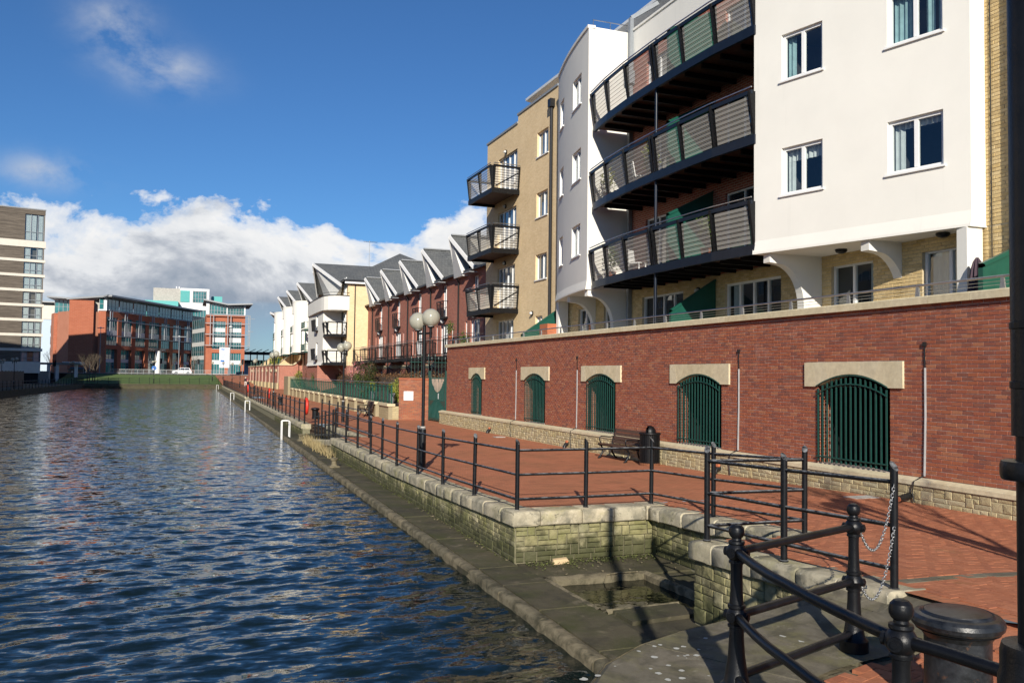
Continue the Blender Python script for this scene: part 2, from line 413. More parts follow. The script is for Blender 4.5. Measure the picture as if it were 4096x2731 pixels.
    mp = t.add('ShaderNodeMapping', {'Vector': p, 'Rotation': (0, 0, R(12)), 'Scale': (0.55, 1.3, 1.0)})
    nrm = t.add('ShaderNodeNewGeometry').outputs['Normal']
    for (sc_, det, kx, ky) in ((1.4, 2, 0.26, 0.44), (4.4, 3, 0.32, 0.54), (12.0, 3, 0.24, 0.36)):
        nz = t.add('ShaderNodeTexNoise', {'Vector': mp.outputs[0], 'Scale': sc_, 'Detail': det, 'Roughness': 0.5})
        d = t.add('ShaderNodeVectorMath', {0: nz.outputs['Color'], 1: (0.5, 0.5, 0.5)}, operation='SUBTRACT')
        d = t.add('ShaderNodeVectorMath', {0: d.outputs[0], 1: (kx, ky, 0.0)}, operation='MULTIPLY')
        nrm = t.add('ShaderNodeVectorMath', {0: nrm, 1: d.outputs[0]}, operation='ADD').outputs[0]
    nrm = t.add('ShaderNodeVectorMath', {0: nrm}, operation='NORMALIZE').outputs[0]
    b.inputs['Base Color'].default_value = (0.005, 0.011, 0.010, 1)
    b.inputs['Roughness'].default_value = 0.03
    b.inputs['IOR'].default_value = 1.333
    t.l.new(nrm, b.inputs['Normal'])
    mt, t, b, o = newmat('still_water')
    b.inputs['Base Color'].default_value = (0.008, 0.010, 0.006, 1); b.inputs['Roughness'].default_value = 0.03; b.inputs['IOR'].default_value = 1.333
    bump(t, b, t.noise(pos(t), 5.0, 2, 0.5), 0.25, 0.02)
    # grass
    mt, t, b, o = newmat('grass')
    p = pos(t)
    c = t.ramp(t.noise(p, 0.35, 6, 0.7), [(0.3, (0.065, 0.115, 0.02)), (0.7, (0.11, 0.165, 0.034))])
    t.put(b.inputs['Base Color'], c); b.inputs['Roughness'].default_value = 0.9
    bump(t, b, t.noise(p, 6, 4, 0.7), 0.8, 0.08)
    for nm, cs in (('leaf_green', [(0.035, 0.065, 0.012), (0.07, 0.11, 0.02), (0.10, 0.14, 0.03)]), ('leaf_brown', [(0.11, 0.055, 0.028), (0.16, 0.085, 0.04), (0.075, 0.05, 0.025)]),
                   ('leaf_yellow', [(0.22, 0.24, 0.04), (0.30, 0.30, 0.06), (0.12, 0.17, 0.03)]), ('leaf_dark', [(0.02, 0.038, 0.010), (0.04, 0.055, 0.014), (0.07, 0.05, 0.02)]),
                   ('petal', [(0.55, 0.16, 0.20), (0.65, 0.35, 0.38), (0.45, 0.10, 0.12)]), ('dry_grass', [(0.34, 0.26, 0.13), (0.44, 0.35, 0.19), (0.26, 0.21, 0.10)])):
        mt, t, b, o = newmat(nm)
        t.put(b.inputs['Base Color'], t.ramp(rnd(t), [((i + 0.5) / 3, c) for i, c in enumerate(cs)]))
        b.inputs['Roughness'].default_value = 0.75
        b.inputs['Specular IOR Level'].default_value = 0.2
    plain('bark', (0.11, 0.085, 0.06), 0.9, var=0.3, nscale=12, bmp=0.4)


make_materials()
# ------------------------------------------------------------------ mesh helpers
OFF = {}                                   # world translation of every object that parents others


class MB:
    def __init__(s):
        s.v = []; s.f = []; s.uv = []; s.mi = []; s.cur = 0
    def face(s, pts, uv=None):
        n = len(s.v); s.v.extend([tuple(p) for p in pts]); s.f.append(tuple(range(n, n + len(pts))))
        s.uv.append(uv if uv else [(0, 0)] * len(pts)); s.mi.append(s.cur)
    def mesh_part(s, vs, fs):
        n = len(s.v); s.v.extend([tuple(p) for p in vs])
        for f in fs:
            s.f.append(tuple(i + n for i in f)); s.uv.append([(0, 0)] * len(f)); s.mi.append(s.cur)
    def hexa(s, p):
        """8 corners: 0-3 bottom ring, 4-7 top ring"""
        s.mesh_part(p, [(3, 2, 1, 0), (4, 5, 6, 7), (0, 1, 5, 4), (1, 2, 6, 5), (2, 3, 7, 6), (3, 0, 4, 7)])
    def box(s, x0, x1, y0, y1, z0, z1):
        s.hexa([(x0, y0, z0), (x1, y0, z0), (x1, y1, z0), (x0, y1, z0), (x0, y0, z1), (x1, y0, z1), (x1, y1, z1), (x0, y1, z1)])
    def bbox(s, B, s0, s1, d0, d1, z0, z1, n=1):
        """box in wall coordinates (along, out, up), split n times along"""
        for k in range(n):
            a = s0 + (s1 - s0) * k / n; b = s0 + (s1 - s0) * (k + 1) / n
            P = B.P
            s.hexa([P(a, d0, z0), P(b, d0, z0), P(b, d1, z0), P(a, d1, z0), P(a, d0, z1), P(b, d0, z1), P(b, d1, z1), P(a, d1, z1)])
    def beam(s, a, b, w, h, up=(0, 0, 1)):
        a = Vector(a); b = Vector(b); d = (b - a).normalized(); u = Vector(up)
        if abs(d.dot(u)) > 0.98: u = Vector((1, 0, 0))
        sd = d.cross(u).normalized(); u = sd.cross(d).normalized()
        sd *= w / 2; u *= h / 2
        s.hexa([a - sd - u, a + sd - u, b + sd - u, b - sd - u, a - sd + u, a + sd + u, b + sd + u, b - sd + u])
    def tube(s, pts, r, n=8, caps=True, rads=None):
        pts = [Vector(p) for p in pts]; m_ = len(pts); ring = []
        prev = None
        for i, p in enumerate(pts):
            t = (pts[min(i + 1, m_ - 1)] - pts[max(i - 1, 0)]).normalized()
            if prev is None:
                u = Vector((0, 0, 1)) if abs(t.z) < 0.9 else Vector((1, 0, 0))
                u = (u - t * u.dot(t)).normalized()
            else:
                u = (prev - t * prev.dot(t)).normalized()
            prev = u; w = t.cross(u)
            rr = rads[i] if rads else r
            ring.append([p + (u * math.cos(2 * math.pi * k / n) + w * math.sin(2 * math.pi * k / n)) * rr for k in range(n)])
        vs = [q for rg in ring for q in rg]; fs = []
        for i in range(m_ - 1):
            for k in range(n):
                fs.append((i * n + k, i * n + (k + 1) % n, (i + 1) * n + (k + 1) % n, (i + 1) * n + k))
        if caps:
            fs.append(tuple(reversed(range(n)))); fs.append(tuple((m_ - 1) * n + k for k in range(n)))
        s.mesh_part(vs, fs)
    def lathe(s, prof, c=(0, 0, 0), n=20, cap=True):
        vs = []; fs = []
        for (r, z) in prof:
            for k in range(n):
                a = 2 * math.pi * k / n
                vs.append((c[0] + r * math.cos(a), c[1] + r * math.sin(a), c[2] + z))
        for i in range(len(prof) - 1):
            for k in range(n):
                fs.append((i * n + k, i * n + (k + 1) % n, (i + 1) * n + (k + 1) % n, (i + 1) * n + k))
        if cap:
            fs.append(tuple(reversed(range(n)))); fs.append(tuple((len(prof) - 1) * n + k for k in range(n)))
        s.mesh_part(vs, fs)
    def prism(s, poly, a, b):
        """poly: list of 3d points; extruded from offset a to offset b"""
        a = Vector(a); b = Vector(b); n = len(poly)
        vs = [Vector(p) + a for p in poly] + [Vector(p) + b for p in poly]
        fs = [tuple(reversed(range(n))), tuple(range(n, 2 * n))] + [(k, (k + 1) % n, n + (k + 1) % n, n + k) for k in range(n)]
        s.mesh_part(vs, fs)
    def slabpoly(s, poly, z0, z1):
        s.prism([(p[0], p[1], 0) for p in poly], (0, 0, z0), (0, 0, z1))
    def sweep(s, prof, pts, closed=False):
        """prof: list of (out, up) ; pts: plan polyline (x,y,z); out is to the left of travel"""
        pts = [Vector(p) for p in pts]; n = len(prof); m_ = len(pts); vs = []
        for i, p in enumerate(pts):
            if i == 0: t = pts[1] - p
            elif i == m_ - 1: t = p - pts[i - 1]
            else: t = (pts[i + 1] - p).normalized() + (p - pts[i - 1]).normalized()
            t.z = 0; t.normalize()
            L = Vector((-t.y, t.x, 0))
            sc_ = 1.0
            if 0 < i < m_ - 1:
                t0 = (p - pts[i - 1]); t0.z = 0; t0.normalize(); sc_ = 1.0 / max(0.5, t0.dot(t))
            for (o, u) in prof:
                vs.append(p + L * o * sc_ + Vector((0, 0, u)))
        fs = []
        for i in range(m_ - 1):
            for k in range(n):
                fs.append((i * n + k, i * n + (k + 1) % n, (i + 1) * n + (k + 1) % n, (i + 1) * n + k))
        fs.append(tuple(range(n))); fs.append(tuple(reversed(range((m_ - 1) * n, m_ * n))))
        s.mesh_part(vs, fs)
    def sphere(s, c, r, nu=16, nv=10, zs=1.0):
        prof = [(max(1e-4, r * math.sin(math.pi * i / nv)), -r * zs * math.cos(math.pi * i / nv)) for i in range(nv + 1)]
        s.lathe(prof, c, nu, cap=False)
    def make(s, name, mat, smooth=None):
        me = bpy.data.meshes.new(name)
        me.from_pydata(s.v, [], s.f)
        ul = me.uv_layers.new(name='UVMap')
        flat = [c for f in s.uv for q in f for c in q]
        ul.data.foreach_set('uv', flat)
        mats = mat if isinstance(mat, (list, tuple)) else [mat]
        for q in mats: me.materials.append(MATS[q])
        if len(mats) > 1: me.polygons.foreach_set('material_index', s.mi)
        me.update()
        if smooth:
            me.shade_smooth(); me.set_sharp_from_angle(angle=smooth)
        return me
    def build(s, name, mat, parent=None, smooth=None, kind=None, label=None, cat=None, group=None):
        return put(name, s.make(name, mat, smooth), parent, kind=kind, label=label, cat=cat, group=group)


def tag(o, label=None, cat=None, group=None, kind=None):
    for k, v in (('label', label), ('category', cat), ('group', group), ('kind', kind)):
        if v: o[k] = v
    return o


def put(name, data, parent=None, loc=None, rot=None, scale=None, **tags):
    """link an object; loc is in world space for children of un-rotated parents"""
    o = bpy.data.objects.new(name, data); COL.objects.link(o)
    off = OFF.get(parent.name, Vector()) if parent else Vector()
    w = Vector(loc) if loc is not None else Vector()
    if parent: o.parent = parent
    o.location = w - off
    OFF[o.name] = w
    if rot is not None: o.rotation_euler = rot
    if scale is not None: o.scale = scale
    return tag(o, tags.get('label'), tags.get('cat'), tags.get('group'), tags.get('kind'))


def thing(name, label, cat, loc=(0, 0, 0), group=None, kind=None):
    return put(name, None, None, loc, label=label, cat=cat, group=group, kind=kind)


def copy_tree(o, parent=None, loc=None, rz=None):
    c = o.copy(); COL.objects.link(c)
    if parent: c.parent = parent
    if loc is not None: c.location = loc; OFF[c.name] = Vector(loc)
    if rz is not None: c.rotation_euler = (0, 0, rz)
    for ch in list(o.children): copy_tree(ch, c)
    return c


class Wall:
    """straight wall: P(along, out, up)"""
    def __init__(s, a, b, flip=False):
        s.a = Vector((a[0], a[1], 0)); b = Vector((b[0], b[1], 0)); s.L = (b - s.a).length
        s.d = (b - s.a).normalized(); s.n = Vector((s.d.y, -s.d.x, 0)) * (-1 if flip else 1)
        s.seg = None
    def P(s, t, d, z): return s.a + s.d * t + s.n * d + Vector((0, 0, z))


class Arc:
    """curved wall about centre c; along measured on radius r from angle a0 in direction sgn; out = away from the centre"""
    def __init__(s, c, r, a0, a1, seg=0.35):
        s.c = Vector((c[0], c[1], 0)); s.r = r; s.a0 = a0; s.sgn = 1 if a1 > a0 else -1; s.L = abs(a1 - a0) * r; s.seg = seg
    def P(s, t, d, z):
        a = s.a0 + s.sgn * t / s.r
        return s.c + Vector((math.cos(a), math.sin(a), 0)) * (s.r + d) + Vector((0, 0, z))


def arc_through(p0, pm, p1, seg=0.35):
    (x1, y1), (x2, y2), (x3, y3) = p0, pm, p1
    D = 2 * (x1 * (y2 - y3) + x2 * (y3 - y1) + x3 * (y1 - y2))
    ux = ((x1**2 + y1**2) * (y2 - y3) + (x2**2 + y2**2) * (y3 - y1) + (x3**2 + y3**2) * (y1 - y2)) / D
    uy = ((x1**2 + y1**2) * (x3 - x2) + (x2**2 + y2**2) * (x1 - x3) + (x3**2 + y3**2) * (x2 - x1)) / D
    r = math.hypot(x1 - ux, y1 - uy)
    a0 = math.atan2(y1 - uy, x1 - ux); a1 = math.atan2(y3 - uy, x3 - ux)
    while a1 - a0 > math.pi: a1 -= 2 * math.pi
    while a1 - a0 < -math.pi: a1 += 2 * math.pi
    return Arc((ux, uy), r, a0, a1, seg)


def wall_faces(mb, B, s0, s1, z0, z1, holes=(), depth=0.12, d=0.0, uvo=(0, 0)):
    ss = {s0, s1}; zs = {z0, z1}
    for h in holes:
        ss |= {max(s0, h[0]), min(s1, h[1])}; zs |= {max(z0, h[2]), min(z1, h[3])}
    if B.seg:
        n = max(1, int((s1 - s0) / B.seg))
        ss |= {s0 + (s1 - s0) * k / n for k in range(n + 1)}
    ss = sorted(ss); zs = sorted(zs)
    P = B.P
    for i in range(len(ss) - 1):
        a, b = ss[i], ss[i + 1]
        if b - a < 1e-5: continue
        run = None
        for j in range(len(zs) - 1):
            p, q = zs[j], zs[j + 1]
            cm, cz = (a + b) / 2, (p + q) / 2
            if any(h[0] < cm < h[1] and h[2] < cz < h[3] for h in holes): continue
            mb.face([P(a, d, p), P(b, d, p), P(b, d, q), P(a, d, q)], [(a + uvo[0], p), (b + uvo[0], p), (b + uvo[0], q), (a + uvo[0], q)])
    for h in holes:
        a, b, p, q = h[:4]
        D = h[4] if len(h) > 4 else depth
        mb.face([P(a, d, p), P(a, d, q), P(a, d - D, q), P(a, d - D, p)], [(0, p), (0, q), (D, q), (D, p)])
        mb.face([P(b, d, p), P(b, d - D, p), P(b, d - D, q), P(b, d, q)], [(0, p), (D, p), (D, q), (0, q)])
        mb.face([P(a, d, p), P(a, d - D, p), P(b, d - D, p), P(b, d, p)], [(a, 0), (a, D), (b, D), (b, 0)])
        mb.face([P(a, d, q), P(b, d, q), P(b, d - D, q), P(a, d - D, q)], [(a, 0), (b, 0), (b, D), (a, D)])


def window(parent, B, s0, s1, z0, z1, cols=(1, 1), rows=(1,), fw=0.055, d=-0.10, mat='white_paint', glass='glass_dark', sill=True,
           room=None, curtain=None, name='window', sub=True, sillmat='white_paint'):
    """frame with mullions (part) > pane, sill, curtain (sub-parts)"""
    f = MB()
    W = s1 - s0; H = z1 - z0
    f.bbox(B, s0, s0 + fw, d - 0.06, d + 0.02, z0, z1); f.bbox(B, s1 - fw, s1, d - 0.06, d + 0.02, z0, z1)
    f.bbox(B, s0 + fw, s1 - fw, d - 0.06, d + 0.018, z0, z0 + fw); f.bbox(B, s0 + fw, s1 - fw, d - 0.06, d + 0.018, z1 - fw, z1)
    cs = [s0]; tot = sum(cols)
    for c in cols: cs.append(cs[-1] + W * c / tot)
    rs = [z0]; tr_ = sum(rows)
    for r_ in rows: rs.append(rs[-1] + H * r_ / tr_)
    for c in cs[1:-1]: f.bbox(B, c - fw * 0.6, c + fw * 0.6, d - 0.05, d + 0.025, z0 + fw, z1 - fw)
    for r_ in rs[1:-1]: f.bbox(B, s0 + fw, s1 - fw, d - 0.05, d + 0.012, r_ - fw * 0.45, r_ + fw * 0.45)
    o = f.build(name, mat, parent)
    if sub:
        for i in range(len(cols)):
            g = MB(); g.face([B.P(cs[i] + 0.02, d - 0.02, z0 + 0.02), B.P(cs[i + 1] - 0.02, d - 0.02, z0 + 0.02), B.P(cs[i + 1] - 0.02, d - 0.02, z1 - 0.02), B.P(cs[i] + 0.02, d - 0.02, z1 - 0.02)])
            g.build('pane', glass, o)
    else:
        g = MB(); g.face([B.P(s0 + 0.02, d - 0.02, z0 + 0.02), B.P(s1 - 0.02, d - 0.02, z0 + 0.02), B.P(s1 - 0.02, d - 0.02, z1 - 0.02), B.P(s0 + 0.02, d - 0.02, z1 - 0.02)])
        g.build('pane', glass, o)
    if sill:
        g = MB(); g.bbox(B, s0 - 0.05, s1 + 0.05, d + 0.02, 0.05, z0 - 0.045, z0 - 0.002); g.build('sill', sillmat, o)
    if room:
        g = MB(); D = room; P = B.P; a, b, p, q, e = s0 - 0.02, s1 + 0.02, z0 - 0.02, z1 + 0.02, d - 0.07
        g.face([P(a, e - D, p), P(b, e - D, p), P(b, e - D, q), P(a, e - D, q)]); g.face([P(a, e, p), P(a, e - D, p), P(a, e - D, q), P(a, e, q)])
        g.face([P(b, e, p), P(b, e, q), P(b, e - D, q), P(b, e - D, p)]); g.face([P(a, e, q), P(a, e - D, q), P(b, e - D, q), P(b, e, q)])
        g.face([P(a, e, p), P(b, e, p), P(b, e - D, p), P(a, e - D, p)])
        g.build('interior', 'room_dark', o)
    if curtain:
        for (c0, c1, q0, q1, cm) in curtain:                       # fractions of the window, folds
            g = MB(); n = max(6, int((c1 - c0) * W / 0.035)); prev = None
            for k in range(n + 1):
                t = s0 + W * (c0 + (c1 - c0) * k / n); dd = d - 0.14 + 0.025 * math.sin(k * 1.9 + c0 * 7) + 0.01 * math.sin(k * 0.8)
                cur = (B.P(t, dd, z0 + H * q0), B.P(t, dd, z0 + H * q1))
                if prev: g.face([prev[0], cur[0], cur[1], prev[1]])
                prev = cur
            g.build('curtain' if cm != 'blind' else 'window_blind', cm, o, smooth=1.2)
    return o


def pieces_of(parent, name, plural, items, mat, unit, keep=300, near=(0, 0, CAM_Z)):
    """items: list of (centre, ex, ey, ez) with axis vectors holding the size; the largest-looking ones become objects sharing `unit`, the rest one part"""
    c0 = Vector(near)
    items = sorted(items, key=lambda it: (Vector(it[0]) - c0).length - 6.0 * it[1].length)
    uv, uf = unit
    me = bpy.data.meshes.new(name); me.from_pydata(uv, [], uf); me.materials.append(MATS[mat]); me.update()
    off = OFF.get(parent.name, Vector())
    for it in items[:keep]:
        o = bpy.data.objects.new(name, me); COL.objects.link(o); o.parent = parent
        M = Matrix.Identity(4)
        for i in range(3):
            M[i][0] = it[1][i]; M[i][1] = it[2][i]; M[i][2] = it[3][i]; M[i][3] = it[0][i] - off[i]
        o.matrix_local = M
    rest = items[keep:]
    if rest:
        mb = MB()
        for (c, ex, ey, ez) in rest:
            n = len(mb.v)
            mb.v.extend([tuple(Vector(c) + ex * q[0] + ey * q[1] + ez * q[2]) for q in uv])
            for f in uf:
                mb.f.append(tuple(i + n for i in f)); mb.uv.append([(0, 0)] * len(f)); mb.mi.append(0)
        o = mb.build(plural, mat, parent, kind='stuff')
    return


# unit pieces: x along (-.5...5), y out (0 = wall face, 1 = proud face), z up
UNIT_BRICK = ([(-.5, 0, -.5), (.5, 0, -.5), (.5, 0, .5), (-.5, 0, .5), (-.485, 1, -.45), (.485, 1, -.45), (.485, 1, .45), (-.485, 1, .45)],
              [(4, 5, 6, 7), (0, 1, 5, 4), (1, 2, 6, 5), (2, 3, 7, 6), (3, 0, 4, 7)])
UNIT_PAVER = ([(-.5, 0, -.5), (.5, 0, -.5), (.5, 0, .5), (-.5, 0, .5), (-.494, 1, -.488), (.494, 1, -.488), (.494, 1, .488), (-.494, 1, .488)], UNIT_BRICK[1])
UNIT_STONE = ([(-.5, 0, -.5), (.5, 0, -.5), (.5, 0, .5), (-.5, 0, .5), (-.47, .7, -.42), (.46, .65, -.43), (.47, .75, .41), (-.46, .62, .43),
               (-.22, 1, -.2), (.2, .92, -.16), (.24, 1.05, .2), (-.18, .9, .17)],
              [(0, 1, 5, 4), (1, 2, 6, 5), (2, 3, 7, 6), (3, 0, 4, 7), (4, 5, 9, 8), (5, 6, 10, 9), (6, 7, 11, 10), (7, 4, 8, 11), (8, 9, 10, 11)])


def brick_items(B, s0, s1, z0, z1, holes=(), bl=0.215, bh=0.065, j=0.010, d=0.0, proud=0.006, inarch=None):
    items = []
    n = int(round((z1 - z0) / (bh + j)))
    for r in range(n):
        zc = z0 + (r + 0.5) * (bh + j)
        x = s0 - (0 if r % 2 else (bl + j) / 2)
        while x < s1:
            a = max(x, s0) ; b = min(x + bl, s1)
            segs = [(a, b)]
            for h in holes:
                if h[2] < zc < h[3]:
                    ns = []
                    for (p, q) in segs:
                        if q <= h[0] or p >= h[1]: ns.append((p, q))
                        else:
                            if p < h[0]: ns.append((p, h[0]))
                            if q > h[1]: ns.append((h[1], q))
                    segs = ns
            for (p, q) in segs:
                if q - p < 0.03: continue
                c = B.P((p + q) / 2, d, zc)
                ax = (B.P(q, d, zc) - B.P(p, d, zc))
                nrm = (B.P((p + q) / 2, d + 1, zc) - c)
                items.append((c, ax, nrm * (proud + random.uniform(-0.0015, 0.003)), Vector((random.uniform(-.001, .001), 0, bh))))
            x += bl + j
    return items


def rubble_items(B, s0, s1, z0f, z1f, unit=0.085, lens=(0.16, 0.42), d=0.0, proud=0.014, gap=0.007, rows=None, big=0.22):
    """coursed rubble between z0f(s) and z1f(s)"""
    items = []
    zt = z1f(s0) if callable(z1f) else z1f
    z1 = (lambda s: z1f) if not callable(z1f) else z1f
    z0 = (lambda s: z0f) if not callable(z0f) else z0f
    zb = min(z0(s0), z0(s1), z0((s0 + s1) / 2)); ztop = max(z1(s0), z1(s1))
    nr = max(1, int(round((ztop - zb) / unit))); uh = (ztop - zb) / nr
    busy = [[] for _ in range(nr + 1)]
    for r in range(nr):
        x = s0
        bz = sorted(busy[r]); bi = 0
        while x < s1 - 0.02:
            blk = [q for q in bz if q[0] <= x + 1e-6 < q[1]]
            if blk: x = blk[0][1]; continue
            nxt = min([q[0] for q in bz if q[0] > x + 1e-6] + [s1])
            L = random.uniform(*lens)
            hgt = 1
            if r < nr - 1 and random.random() < big: hgt = 2; L = random.uniform(lens[0], lens[0] * 1.9)
            L = min(L, nxt - x)
            if nxt - (x + L) < lens[0] * 0.6: L = nxt - x
            e = x + L
            za = zb + r * uh; zc1 = za + hgt * uh
            if hgt == 2: busy[r + 1].append((x, e))
            m_ = (x + e) / 2
            lo = max(za, z0(m_)); hi = min(zc1, z1(m_))
            if hi - lo > 0.02 and L > 0.03:
                c = B.P(m_, d, (lo + hi) / 2); ax = B.P(e - gap, d, 0) - B.P(x + gap, d, 0)
                nrm = B.P(m_, d + 1, 0) - B.P(m_, d, 0)
                fl = random.choice((-1, 1)); fz = random.choice((-1, 1))
                items.append((c, ax * fl, nrm * (proud * random.uniform(0.6, 1.4)), Vector((0, 0, (hi - lo - gap) * fz))))
            x = e
    return items
# ------------------------------------------------------------------ ground levels
def lerp_tab(tab, y):
    if y <= tab[0][0]: return tab[0][1]
    for (a, p), (b, q) in zip(tab, tab[1:]):
        if y <= b: return p + (q - p) * (y - a) / (b - a)
    return tab[-1][1]


GTAB = [(0, 0.42), (4, 0.34), (6.4, 0.29), (9.6, 0.18), (12.0, 0.04), (13.8, -0.01), (18.6, -0.13), (23, -0.20), (40, -0.22), (150, -0.22), (176, -0.2)]


def gz(x, y):
    z = lerp_tab(GTAB, y)
    if z > 0: z *= min(1.0, max(0.0, (13.0 - x) / 5.5))
    return z


def xq(y): return 5.2 + 0.0195 * y          # line of the quay railing
def xl(y): return 4.22 + 0.0185 * y         # outer edge of the low ledge
LEDGE, WATER = -0.86, -0.985

# far land, one sheet to the horizon (below everything else)
g = MB()
g.face([(-3000, 196, -0.35), (3000, 196, -0.35), (3000, 5000, -0.35), (-3000, 5000, -0.35)])
g.face([(18, -400, -0.35), (3000, -400, -0.35), (3000, 196, -0.35), (18, 196, -0.35)])
g.face([(-3000, -400, -0.35), (-24, -400, -0.35), (-24, 196, -0.35), (-3000, 196, -0.35)])
g.build('ground', 'asphalt', kind='structure')

# water: real swell near the camera, finer ripples in the material
def make_water():
    rs = random.Random(3)
    waves = []
    for k in range(30):
        lam = 0.22 * (1.05 ** k) * rs.uniform(0.9, 1.1)
        a = R(100 + rs.gauss(0, 30))
        waves.append((2 * math.pi / lam * math.cos(a), 2 * math.pi / lam * math.sin(a), rs.uniform(0, 6.28), 0.0045 * lam ** 0.8, lam))
    ys = []; y = -12.0
    while y < 200:
        ys.append(y)
        y += 1.2 if y < 5 else max(0.06, (y - 2) * 0.0048)
    nx = 250
    mb = MB(); vs = []; fs = []
    for y in ys:
        x1 = xl(max(y, 0)) + 3.4
        x0 = -24.5
        for i in range(nx + 1):
            t = i / nx
            x = x1 + (x0 - x1) * (t ** 1.6)
            z = WATER
            stepy = 1.2 if y < 5 else max(0.06, (y - 2) * 0.0048)
            for (kx, ky, ph, am, lam) in waves:
                q = lam / stepy
                if q > 3: z += am * min(1.0, (q - 3) / 5) * math.sin(kx * x + ky * y + ph)
            vs.append((x, y, z))
    w = nx + 1
    for j in range(len(ys) - 1):
        for i in range(nx):
            fs.append((j * w + i, j * w + i + 1, (j + 1) * w + i + 1, (j + 1) * w + i))
    mb.mesh_part(vs, fs)
    mb.build('water', 'water', smooth=3.0, kind='structure')


make_water()

# ------------------------------------------------------------------ promenade
WELL = (7.95, 9.85, 13.55)                   # right face x, near face y, far face y of the inlet


def promenade():
    mb = MB()
    ys = [-6 + 0.5 * k for k in range(40)] + [14 + k for k in range(0, 183)]
    def xr(y): return 13.1 if y < 43.5 else (16.5)
    def xleft(y):
        if y < 6.62: return 6.42
        if y < 9.5: return 6.55
        if y < 13.9: return 8.2
        if 34.4 < y < 44: return 7.25
        if 90 < y < 96: return xq(y) + 1.5
        return xq(y) + 0.28
    cuts = sorted(set(ys + [6.62, 9.5, 13.9, 34.4, 44.0, 90.0, 96.0]))
    for a, b in zip(cuts, cuts[1:]):
        m_ = (a + b) / 2; x0a = xleft(m_); n = 10
        l0 = xleft(a) if xleft(a) == x0a or m_ > 14.5 and not (34 < m_ < 44.5 or 89.5 < m_ < 96.5) else x0a
        l1 = xleft(b) if xleft(b) == x0a or m_ > 14.5 and not (34 < m_ < 44.5 or 89.5 < m_ < 96.5) else x0a
        dz = -0.009 if b < 14.3 else 0.0
        for k in range(n):
            f0, f1 = k / n, (k + 1) / n
            pa, pb = l0 + (xr(m_) - l0) * f0, l0 + (xr(m_) - l0) * f1
            qa, qb = l1 + (xr(m_) - l1) * f0, l1 + (xr(m_) - l1) * f1
            mb.face([(pa, a, gz(pa, a) + dz), (pb, a, gz(pb, a) + dz), (qb, b, gz(qb, b) + dz), (qa, b, gz(qa, b) + dz)])
    o = mb.build('promenade', ['paving'], kind='structure')
    # brick pavers near enough to tell apart: herringbone laid square to the wall
    items = []
    L, Wd = 0.2, 0.1
    x0, x1, y0, y1 = 5.0, 12.9, 3.2, 14.0
    def ok(x, y):
        if not (x0 < x < x1 and y0 < y < y1): return False
        if y < 6.62: return x > 6.6
        if y < 9.55: return x > 6.62
        return x > 8.28 and y < 13.98
    for i in range(-10, 130):
        for j in range(-10, 130):
            k = (i - j) % 4
            cx, cy = x0 + i * Wd, y0 + j * Wd
            if k == 0: c = (cx + Wd, cy + Wd / 2); ex, ey = Vector((L - 0.005, 0, 0)), Vector((0, Wd - 0.005, 0))
            elif k == 3: c = (cx + Wd / 2, cy + Wd); ex, ey = Vector((0, L - 0.005, 0)), Vector((-(Wd - 0.005), 0, 0))
            else: continue
            if not ok(*c): continue
            if 6.60 < c[1] < 6.80 and c[0] < 8.6: continue
            z = gz(*c) + random.uniform(-0.0025, 0.0025)
            dzx = gz(c[0] + 0.1, c[1]) - gz(c[0] - 0.1, c[1]); dzy = gz(c[0], c[1] + 0.1) - gz(c[0], c[1] - 0.1)
            ex.z = ex.x * dzx * 5 + ex.y * dzy * 5; ey.z = ey.x * dzx * 5 + ey.y * dzy * 5
            items.append((Vector((c[0], c[1], z - 0.03)), ex, Vector((0, 0, 0.03)), ey))
    pieces_of(o, 'paver', 'pavers', items, 'paver', UNIT_PAVER, 300)
    # joint bed under the pavers
    # stone strip that crosses the paving at the top of the ramp
    st = MB()
    pts = [(6.6, 6.69), (7.2, 6.68), (7.9, 6.71), (8.6, 6.74)]
    for a, b in zip(pts, pts[1:]):
        st.hexa([(a[0], a[1] - 0.07, gz(*a) - 0.05), (b[0] - 0.01, b[1] - 0.07, gz(*b) - 0.05), (b[0] - 0.01, b[1] + 0.07, gz(*b) - 0.05), (a[0], a[1] + 0.07, gz(*a) - 0.05),
                 (a[0], a[1] - 0.07, gz(*a) + 0.004), (b[0] - 0.01, b[1] - 0.07, gz(*b) + 0.004), (b[0] - 0.01, b[1] + 0.07, gz(*b) + 0.004), (a[0], a[1] + 0.07, gz(*a) + 0.004)])
    st.build('channel_strip', 'platform_stone', o)
    # pale cover plate by the wall
    pl = MB(); pl.box(12.15, 12.75, 13.2, 13.55, gz(12.4, 13.4) - 0.01, gz(12.4, 13.4) + 0.006); pl.build('cover_plate', 'concrete', o)
    pl = MB(); pl.box(12.1, 12.5, 33.0, 33.4, -0.21, -0.19); pl.build('cover_plate', 'concrete', o)


promenade()


